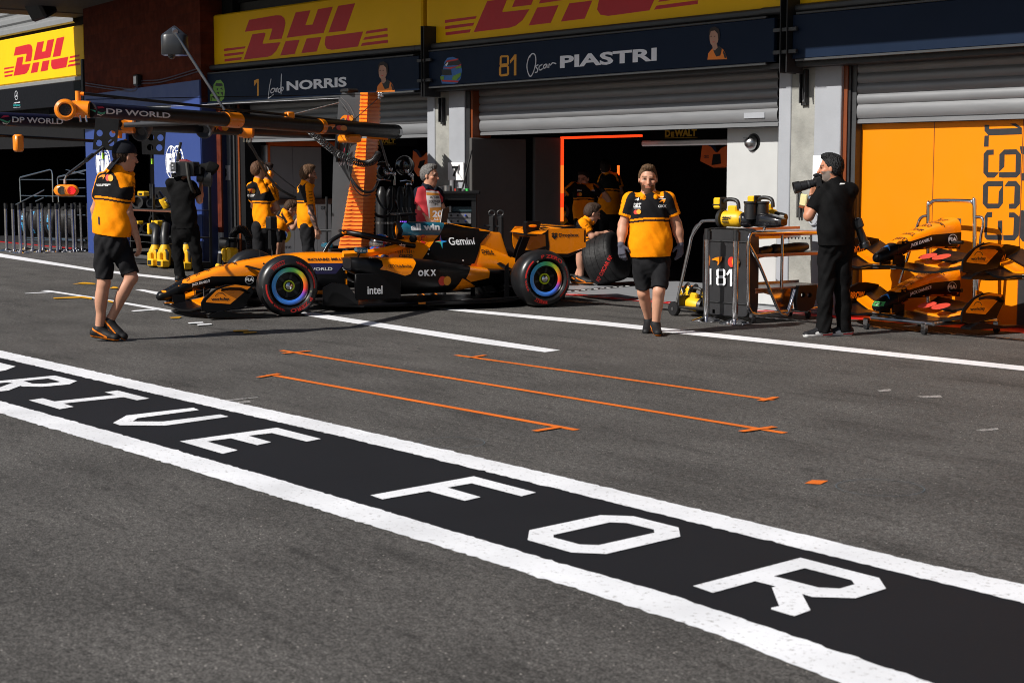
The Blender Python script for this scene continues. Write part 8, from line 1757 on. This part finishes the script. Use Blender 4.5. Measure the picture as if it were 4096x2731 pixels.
# ================================================================ SPARE FRONT WINGS ON THEIR TROLLEYS
ph = math.radians(7.5); wb = V3((math.sin(ph), math.cos(ph), 0)); wn = V3((math.cos(ph), -math.sin(ph), 0))
k6_ = cr(3300, 500, .574)
def wingset(tip, zoff, label, tag=False):
    o = tip + wb * 1.37; o = V3((o.x, o.y, zoff)); Mx = Matrix(((wb.x, wn.x, 0, o.x), (wb.y, wn.y, 0, o.y), (0, 0, 1, o.z), (0, 0, 0, 1)))
    r = thing('front_wing_assembly', label, 'car part', (o.x, o.y, zoff), 'spare front wings by the orange wall')
    q = MB(Mx); body(q, [(-1.13, .107, .198, .371, 2.6, 2.6), (-1.0, .115, .245, .425, 2.8, 2.8), (-.93, .12, .275, .455, 3, 3), (-.64, .145, .30, .552, 3.4, 3.2), (-.30, .172, .285, .63, 3.6, 3.2)], CORG, .03, 40); h = [q.bvh()]; q.box((-.30, -.16, .29), (-.285, .16, .62), BLK, c=.02); nc = q.build('nose_cone', r, smooth=40); q = MB(Mx)
    for sg in (1, -1):
        drape(q, poly([(-1.13, .40), (-.98, .385), (-.70, .452), (-.28, .475), (-.28, .2), (-1.13, .1)]), Mx @ V3((0, sg * .2, 0)), wb, (0, 0, 1), h, CBLK, .004, .03, .9, dirn=-wn * sg)
    sh = fit("JACK DANIEL'S", 0, 0, .28, .045, .02); drape(q, ([(-.98 + p[0], .315 + p[1] + p[0] * .25) for p in sh[0]], sh[1]), Mx @ V3((0, .2, 0)), wb, (0, 0, 1), h, LETW, .009, .03, .9, dirn=-wn)
    for sh in (disc(-.42, .40, .062, .055, 24, .9), fit('FIA', -.475, .378, .11, .045, .04)): drape(q, sh, Mx @ V3((0, .2, 0)), wb, (0, 0, 1), h, LETW, .009, .03, .9, dirn=-wn)
    for t, x, s_ in (('PIRELLI', -1.0, .05), ('DEWALT', -.88, .055), ('rubrik', -.76, .055), ('CISCO', -.63, .06), ('Deloitte.', -.51, .055), ('DELL', -.40, .07)):
        w_ = s_ * .58 * len(t); a, fs = fit(t, -w_ / 2, 0, w_, s_, .02); drape(q, (a, fs), Mx @ V3((x, 0, .9)), wn, -wb, h, LETB, .006, .04, .3, dirn=(0, 0, -1))
    q.build('paint_and_lettering', nc, smooth=40)
    q = MB(Mx); body(q, [(-1.372, .012, .195, .225, 2, 2), (-1.366, .035, .18, .245, 2.1, 2.1), (-1.345, .062, .163, .266, 2.2, 2.2), (-1.25, .091, .166, .310, 2.4, 2.4), (-1.13, .108, .197, .372, 2.6, 2.6)], CBLK, .02, 40); h = [q.bvh()]
    drape(q, poly([(-.07, -.03), (0, .0), (.08, -.02), (.02, .015), (-.02, .035)]), Mx @ V3((-1.22, .02, .7)), wn, wb, h, M('nose_blue', (.03, .22, .62), .4), .005, .02, .3, dirn=(0, 0, -1))
    if tag: drape(q, poly([(-.055, -.022), (.055, -.022), (.055, .022), (-.055, .022)]), Mx @ V3((-1.5, .02, .245)), wn, (0, 0, 1), h, M('green_tape_tag', (.05, .36, .08), .5), .006, .02, .5, dirn=wb); drape(q, fit('OP2', -.045, -.015, .09, .03, .03), Mx @ V3((-1.5, .02, .245)), wn, (0, 0, 1), h, LETB, .009, .02, .5, dirn=wb)
    q.build('nose_tip', r, smooth=50)
    q = MB(Mx); fw(q=q)
    for sg in (1, -1): q.tube([(-.42, sg * .15, .36), (-.40, sg * .30, .37)], .02, CBLK, 8)
    for yy in (.35, .55): q.lathe([(0, .0), (.001, .10)], (-1.0 + .05, yy, .24), (-.3, .0, 1), M('sensor_red', (.6, .06, .04), .4), 18)
    q.build('wing_planes', r)
    for sg in (1, -1):
        q = MB(Mx); endplate(q, sg)
        if sg < 0:
            sh = fit('ARROW', -.93, .22, .26, .075, .04); flat(q, sh, (0, -.9285, 0), (1, 0, 0), (0, 0, 1), ORG)
        q.build('endplate', r)
    return r
tp1 = D(k6_(345, 930), 16.95); w1 = wingset(tp1, tp1.z - .21, 'spare orange nose and front wing on the upper level of the trolley')
tp2 = D(k6_(342, 1268), 16.95); w2 = wingset(tp2, max(.03, tp2.z - .21), 'spare nose and front wing with a green tape tag on the lower level', True)
dup(w1, V3((1.78, .14, -.03)), label='spare front wing cut off by the right edge of the photo')
TR = thing('wing_trolley', 'chrome hooped trolley on castors holding the two spare front wings', 'trolley', (tp1.x + .2, tp1.y + .5, 0))
q = MB(); HP = lambda x, y, v=14.28: V(k6_(x, y), v)
pts = [HP(720, 1290), HP(720, 600), HP(728, 560), HP(750, 535), HP(790, 527), HP(1000, 530), HP(1030, 545), HP(1042, 580), HP(1040, 1330)]; q.tube(smoothp(pts, 4), .022, CHR, 14)
q.tube(smoothp([HP(1042, 645), HP(1080, 642), HP(1102, 660), HP(1100, 720), HP(1085, 800), HP(1060, 1150)], 4), .018, CHR, 12); q.tube(smoothp([HP(720, 632), HP(680, 640), HP(655, 670), HP(640, 720), HP(520, 1100)], 4), .018, CHR, 12)
zB1 = .12
a = V3((tp1.x - .15, tp1.y + .15, zB1)); b_ = V3((tp1.x + .75, tp1.y + .05, zB1))
for p in (a, b_): q.tube([p, V3((p.x + .12, 14.2, zB1))], .02, STEEL, 10)
q.tube([a, b_], .02, STEEL, 10); q.tube([V3((a.x + .12, 14.2, zB1)), V3((b_.x + .12, 14.2, zB1))], .02, STEEL, 10)
q.build('tube_frame', TR)
for p in (G(k6_(288, 1425)), G(k6_(690, 1462)), V3((a.x + .1, 14.1, 0)), V3((b_.x + .2, 14.1, 0))):
    q = MB(); q.lathe([(-.015, .012), (-.015, .042), (.015, .042), (.015, .012)], (p.x, p.y, .042), (.3, 1, 0), BLK, 16, True); q.box((p.x - .03, p.y - .03, .05), (p.x + .03, p.y + .03, .125), CHR, c=.01); q.build('caster', TR)
# ================================================================ BLANKETED TYRE, LEFT RACK, TYRE CART
kr_ = cr(2200, 500, .41451); c = D(kr_(545, 1310), dk - .15); c.z = max(c.z, .40); axd = (R2 * .80 + V3((-F2.x, -F2.y, 0)) * .42 + V3((0, 0, .30))).normalized(); q = MB()
QB = M('quilted_black', (.008, .008, .009), .6, bump=.9, bs=18, spec=.3); prof = [(-.24, .0), (-.24, .26), (-.235, .33), (-.20, .365)] + [(-.18 + .04 * i, .370 + .004 * math.sin(i * 1.1)) for i in range(10)] + [(.20, .365), (.235, .33), (.24, .26), (.24, 0)]
q.lathe(prof, c, axd, QB, 40); h = [q.bvh()]
for i in range(5): q.tube([c + axd * (-.16 + .08 * i) + (axd.orthogonal().normalized() * math.cos(a) + axd.cross(axd.orthogonal().normalized()) * math.sin(a)) * .371 for a in [2 * math.pi * j / 32 for j in range(32)]], .003, BLK2, 5, closed=True)
ay_ = V3((0, 0, 1)) - axd * axd.z; ax_ = (V3((0, 0, 1)) * .88 + R2 * .47).normalized(); sh = fit('RF OSCAR RF', -.2, -.03, .42, .06, .03)
drape(q, sh, D(kr_(520, 1390), dep_of(c)), ax_, ray(kr_(520, 1390)).cross(ax_).normalized() * -1 if False else ax_.cross(-ray(kr_(520, 1390))).normalized() * -1, h, TRED, .006, .04, 1., dirn=ray(kr_(520, 1390)).normalized())
q.build('blanketed_tyre', label='tyre in a black quilted blanket with red lettering, beside the crouching mechanic', cat='tyre', smooth=50)
vR = 12.35; k9_ = cr(450, 750, .22321); RP = lambda x, y, dy=0.: V(k9_(x, y), vR + dy)
RK = thing('equipment_rack', 'black equipment rack with blowers between the capped mechanic and the cameraman', 'rack', (RP(700, 1400).x, vR, 0))
q = MB(); xa, xb = RP(300, 900).x, RP(1330, 900).x
for y0, y1, m in ((390, 400, BLK), (403, 432, M('copper_edge', (.20, .08, .05), .35, .5)), (848, 868, STEEL), (985, 992, STEEL), (1225, 1290, STEEL)): a, b_ = RP(700, y1).z, RP(700, y0).z; q.box((xa, vR, a), (xb, vR + (.03 if m is not BLK else .5), b_), m)
for x in (xa, xb, (xa + xb) / 2 - .2): q.box((x - .02, vR + .02, .06), (x + .02, vR + .06, RP(700, -60).z), BLK); q.box((x - .02, vR + .44, .06), (x + .02, vR + .48, RP(700, -60).z), BLK)
a = RP(700, 860).z; q.box((xa, vR + .03, a - .02), (xb, vR + .5, a), BLK); a = RP(700, 1380).z; q.box((xa, vR + .03, a), (xb, vR + .5, RP(700, 1290).z), BLK); q.box((xa, vR + .45, RP(700, 1380).z), (xa + (xb - xa) * .38, vR + .5, RP(700, 0).z), BLK2)
q.build('frame', RK, smooth=0)
q = MB()
for x, y, w_, m in ((490, 260, .13, BLK), (690, 290, .09, BLK), (820, 280, .10, BLK), (830, 160, .07, BLK), (790, 590, .12, BLK2), (620, 740, .11, BLK2), (750, 750, .11, BLK2), (900, 700, .14, BLK2), (480, 720, .12, BLK2)): c = RP(x, y, .2); q.lathe([(-w_ * 1.1, w_ * .8), (-w_ * .9, w_), (w_ * .8, w_ * .95), (w_ * .8, w_ * .7), (w_ * .2, w_ * .6), (w_ * .2, 0)], c, (1, -.5, .2) if w_ < .12 else (.6, -.8, 0), m, 18, True)
for x, y, w_, h_ in ((515, 112, .13, .045), (650, 740, .04, .10), (780, 750, .04, .10), (760, 640, .13, .05), (450, 630, .05, .03)): c = RP(x, y, .04); q.box((c.x - w_, c.y - .02, c.z - h_), (c.x + w_, c.y + .1, c.z + h_), YEL, c=.012)
c = RP(515, 118, .035); q.box((c.x - .08, c.y - .02, c.z - .02), (c.x + .08, c.y, c.z + .02), BLK)
q.build('stored_ducts', RK)
o = RP(930, 270, .15); blower(frame(o, (.1, -.5, .8), (1, 0, 0)), 1.0, 'yellow blower lying on the top shelf of the left rack', .12)
for x, lb in ((765, 'yellow blower standing on the floor under the rack, leftmost'), (935, 'yellow blower standing on the floor beside the cameraman, left of his legs'), (1325, 'yellow blower standing on the floor seen between the legs of the cameraman')):
    c = V(k9_(x, 1250), vR - .12); r = thing('leaf_blower', lb, 'blower', (c.x, c.y, 0), 'blowers standing on the floor at the left'); z0 = c.z
    q = MB(); q.lathe([(-.17, .085), (-.15, .11), (.12, .115), (.20, .08), (.24, .07)], c, (.12, 0, 1), YEL, 18, True); q.box((c.x - .02, c.y - .15, c.z - .15), (c.x + .10, c.y - .08, c.z + .1), YEL, c=.02); q.box((c.x + .10, c.y - .08, c.z - .12), (c.x + .17, c.y + .03, c.z + .13), YEL, c=.02); flat(q, fit('DEWALT', -.12, -.018, .2, .04, .03), (c.x - .05, c.y - .118, c.z), (0, 0, 1), (1, 0, 0), BLKP); q.build('motor_housing', r)
    q = MB(); q.lathe([(-z0 + .01, .11), (-z0 + .05, .12), (-.24, .10), (-.17, .07)], c, (0, 0, 1), BLK, 18, True); q.tube([(c.x + .17, c.y - .05, c.z + .14), (c.x + .24, c.y - .05, c.z + .08), (c.x + .22, c.y - .05, c.z - .15)], .022, BLK, 8); q.build('fan_guard', r)
    q = MB(); q.box((c.x + .04, c.y - .18, .03), (c.x + .26, c.y - .02, .16), YEL, c=.02); q.box((c.x + .07, c.y - .186, .05), (c.x + .23, c.y - .01, .14), BLK, c=.01); q.build('battery', r)
    q = MB(); q.tube(smoothp([c + V3((.03, 0, .22)), c + V3((0, .02, .36)), c + V3((-.10, .08, .50)), c + V3((-.32, .12, .55))] if x < 800 else [c + V3((.03, 0, .22)), c + V3((-.02, .02, .40)), c + V3((-.12, .1, .58))]), .075, BLK, 14); q.build('nozzle', r)
# blower with a corrugated hose by pillar 8
kg = cr(600, 800, 900 / 2352); dg = 25.6; r = thing('hose_blower', 'yellow and black blower with an arched corrugated hose beside the front tyre', 'blower', (D(kg(850, 600), dg).x, D(kg(850, 600), dg).y, 0))
q = MB(); pts = smoothp([D(kg(x, y), dg) for x, y in ((865, 440), (868, 380), (890, 330), (935, 305), (985, 318), (1020, 370), (1040, 430), (1045, 510))], 8)
q.tube(pts, [.062 + (.008 if i % 2 else -.006) for i in range(len(pts))], BLK, 12); q.build('corrugated_hose', r)
q = MB(); q.tube([D(kg(865, 440), dg), D(kg(860, 520), dg)], .085, BLK, 14); q.lathe([(-.05, .10), (.1, .10)], D(kg(800, 458), dg), R2 * -1, BLK, 18, True); q.tube([D(kg(865, 400), dg), D(kg(865, 392), dg)], .075, STEEL, 14); q.build('fan_guard', r)
q = MB(); c = D(kg(835, 560), dg); q.box(c - V3((.12, .1, .14)), c + V3((.14, .1, .1)), YEL, c=.04); c = D(kg(780, 570), dg - .1); q.box(c - V3((.05, .04, .1)), c + V3((.05, .04, .09)), YEL, c=.02); c = D(kg(735, 560), dg - .1); q.tube([c, D(kg(725, 700), dg - .1)], .04, BLK, 8); c = D(kg(722, 690), dg - .1); q.box(c - V3((.05, .05, .06)), c + V3((.05, .05, .04)), YEL, c=.02); q.box((c.x - .1, c.y - .1, 0.02), (c.x + .5, c.y + .2, .12), BLK); q.build('motor_housing', r)
# tyre cart of the far left garage
TC = thing('tyre_cart', 'chrome railed cart with blanketed tyres lettered in blue behind the stanchions', 'cart', (V(kS(600, 1300), 14.6).x, 14.6, 0))
q = MB(); TPt = lambda x, y, dy=0.: V(kS(x, y), 14.5 + dy)
for pts in ([(330, 620), (312, 250), (330, 232), (790, 115), (820, 130), (828, 190), (834, 620)], [(925, 620), (905, 250), (925, 225), (1330, 125), (1500, 90)], [(340, 520), (900, 528), (1345, 530)], [(1040, 115), (1330, 185)], [(1240, 400), (1345, 398)], [(330, 270), (830, 270)], [(940, 270), (1340, 270)], [(1000, 825), (1345, 825)], [(380, 1180), (1340, 1215)], [(370, 1215), (1345, 1225)], [(250, 660), (700, 430)], [(560, 610), (690, 550)]):
    q.tube([TPt(x, y) for x, y in pts], .024 if len(pts) > 3 else .014, CHR, 10)
q.build('rails', TC)
BLT = M('blue_lettering', (.05, .35, .65), .5)
for i, (x, t, w_) in enumerate(((445, 'RIGHT REAR', 1), (590, 'LEFT REAR', 1), (720, 'RIGHT FRONT', 1), (850, 'LEFT FRONT', 1), (1030, '', 0), (1190, '', 0))):
    c = TPt(x + 60, 930, .45); ax2 = (R2 * .93 - V3((F2.x, F2.y, 0)) * .37).normalized(); q = MB(); q.lathe([(-.17, 0), (-.17, .25), (-.15, .36), (-.1, .39), (.1, .39), (.15, .36), (.17, .25), (.17, 0)], c, ax2, QB, 32); h = [q.bvh()]
    if t:
        for j, ch in enumerate(t):
            if ch == ' ': continue
            a = math.radians(215 - j * (70 / len(t)) * 1.3); u_ = V3((0, 0, 1)); w2 = ax2.cross(u_); pos = c + (u_ * math.cos(a + 1.57) + w2 * math.sin(a + 1.57)) * .0
            an = math.radians(-40 + j * 90 / len(t)); sd_ = -V3((F2.x, F2.y, 0)) - R2 * .35; sd_ = (sd_ - ax2 * sd_.dot(ax2)).normalized(); rad = sd_ * math.cos(an) + V3((0, 0, 1)) * math.sin(an); tn = -sd_ * math.sin(an) + V3((0, 0, 1)) * math.cos(an)
            flat(q, fit(ch, -.03, -.035, .06, .07, .05), c + rad * .396, tn, ax2 * -1, BLT)
    q.build('blanketed_tyre', TC, smooth=50)
# ================================================================ CAMERAS
KTC = lambda x, y, d=.0: D(kt(x, y), dt - d)
TV = thing('television_camera', 'large black television camera on the shoulder of the cameraman', 'camera', KTC(1000, 620, .05))
def bq(q, x0, y0, x1, y1, d0, d1, m, c=.015):
    a, b_ = KTC(x0, y1, d0), KTC(x1, y0, d0); v4 = [a, V3((b_.x, b_.y, a.z)), b_, V3((a.x, a.y, b_.z))]; bk = [p + V3((F2.x, F2.y, 0)) * (d0 - d1) for p in v4]; q.add(v4 + bk, [(0, 1, 2, 3), (7, 6, 5, 4), (0, 4, 5, 1), (1, 5, 6, 2), (2, 6, 7, 3), (3, 7, 4, 0)], m)
q = MB(); bq(q, 800, 455, 1180, 760, .20, -.25, BLK); bq(q, 1180, 560, 1330, 720, .15, -.15, BLK2); q.tube([KTC(880, 450, .1), KTC(1010, 440, .1), KTC(1200, 520, .1)], .03, M('camera_red', (.16, .01, .012), .5), 10); bq(q, 705, 690, 900, 790, .15, -.1, BLK2); q.build('camera_body', TV, smooth=0, bevel=.012)
q = MB(); bq(q, 690, 470, 805, 665, .24, .02, M('battery_grey', (.06, .063, .068), .5)); bq(q, 715, 520, 750, 545, .245, .24, WHT); bq(q, 715, 575, 755, 610, .245, .24, PGREY); q.build('battery_pack', TV, smooth=0, bevel=.012)
q = MB(); q.tube([KTC(1250, 780), KTC(1380, 790)], .075, BLK, 16); q.tube([KTC(1370, 790, -.02), KTC(1400, 800, -.02), KTC(1535, 800, -.04)], [.075, .13, .14], BLK, 18); q.tube([KTC(1535, 800, -.04), KTC(1541, 800, -.04)], [.12, .12], BLKG, 18); q.build('lens', TV)
q = MB(); q.tube([KTC(1300, 540), KTC(1420, 550), KTC(1480, 570), KTC(1600, 610), KTC(1650, 630), KTC(1662, 640)], [.03, .05, .10, .10, .085, .03], M('foam_black', (.010, .010, .010), .95, bump=.5, spec=.05), 16); q.build('microphone', TV)
q = MB(); q.tube([KTC(820, 450), KTC(905, 55)], .016, BLK, 8); q.tube([KTC(875, 190), KTC(905, 50)], .024, BLK, 8); q.tube([KTC(875, 450), KTC(865, 280)], .03, BLK, 8); q.build('antenna', TV)
q = MB(); q.tube(smoothp([KTC(1030, 480, .22), KTC(1075, 800, .24), KTC(1150, 1050, .15), KTC(1200, 1090, .05)], 5), .03, M('strap_grey', (.03, .03, .027), .8), 6); q.build('shoulder_strap', TV)
PK = lambda x, y, d=0.: D(kh(x, y), dpz - d); PCm = thing('photo_camera', 'black camera with a long lens raised to the eye of the photographer', 'camera', PK(600, 520, .05))
q = MB(); b0, b1 = PK(700, 480, -.02), PK(610, 500, .0); dx_ = (PK(320, 585, .0) - PK(700, 490, 0)).normalized(); Mc = frame(PK(660, 500, .0), dx_) @ Matrix.Diagonal((.74, 1., 1., 1.)); q.M = Mc; q.box((-.05, -.075, -.06), (.03, .075, .05), BLK, c=.012); q.box((-.05, -.035, .05), (.03, .035, .085), BLK, c=.012); q.box((-.085, -.02, .035), (-.05, .02, .07), BLK, c=.006); q.build('camera_body', PCm)
q = MB(Mc); q.lathe([(.03, .036), (.06, .040), (.10, .040), (.105, .045), (.15, .045), (.155, .048), (.235, .050), (.24, .058), (.33, .062), (.33, .052), (.28, .048), (.28, 0)], (0, 0, -.005), (1, 0, 0), BLK, 28); q.lathe([(.118, .0455), (.122, .0462), (.13, .0462), (.134, .0455)], (0, 0, -.005), (1, 0, 0), DGREY, 28); q.build('lens', PCm)
PC2 = thing('photo_camera', 'second black camera hanging lens down at the hip of the photographer', 'camera', PK(1300, 1250, -.05))
q = MB(); M2 = frame(PK(1290, 1150, -.03), (PK(1420, 1530, -.03) - PK(1290, 1150, -.03))); q.M = M2; q.box((-.05, -.07, -.05), (.05, .07, .05), BLK, c=.015); q.build('camera_body', PC2); q = MB(M2); q.lathe([(.05, .036), (.12, .042), (.20, .044), (.21, .055), (.26, .057), (.26, .045), (.22, 0)], (0, 0, 0), (1, 0, 0), BLK, 24); q.lathe([(.205, .050), (.215, .0575)], (0, 0, 0), (1, 0, 0), CHR, 24); q.build('lens', PC2)
q = MB(); q.tube([PK(1275, 650, .0), PK(1272, 900, -.03), PK(1270, 1090, -.03)], .007, BLK, 6); q.build('strap', PC2)
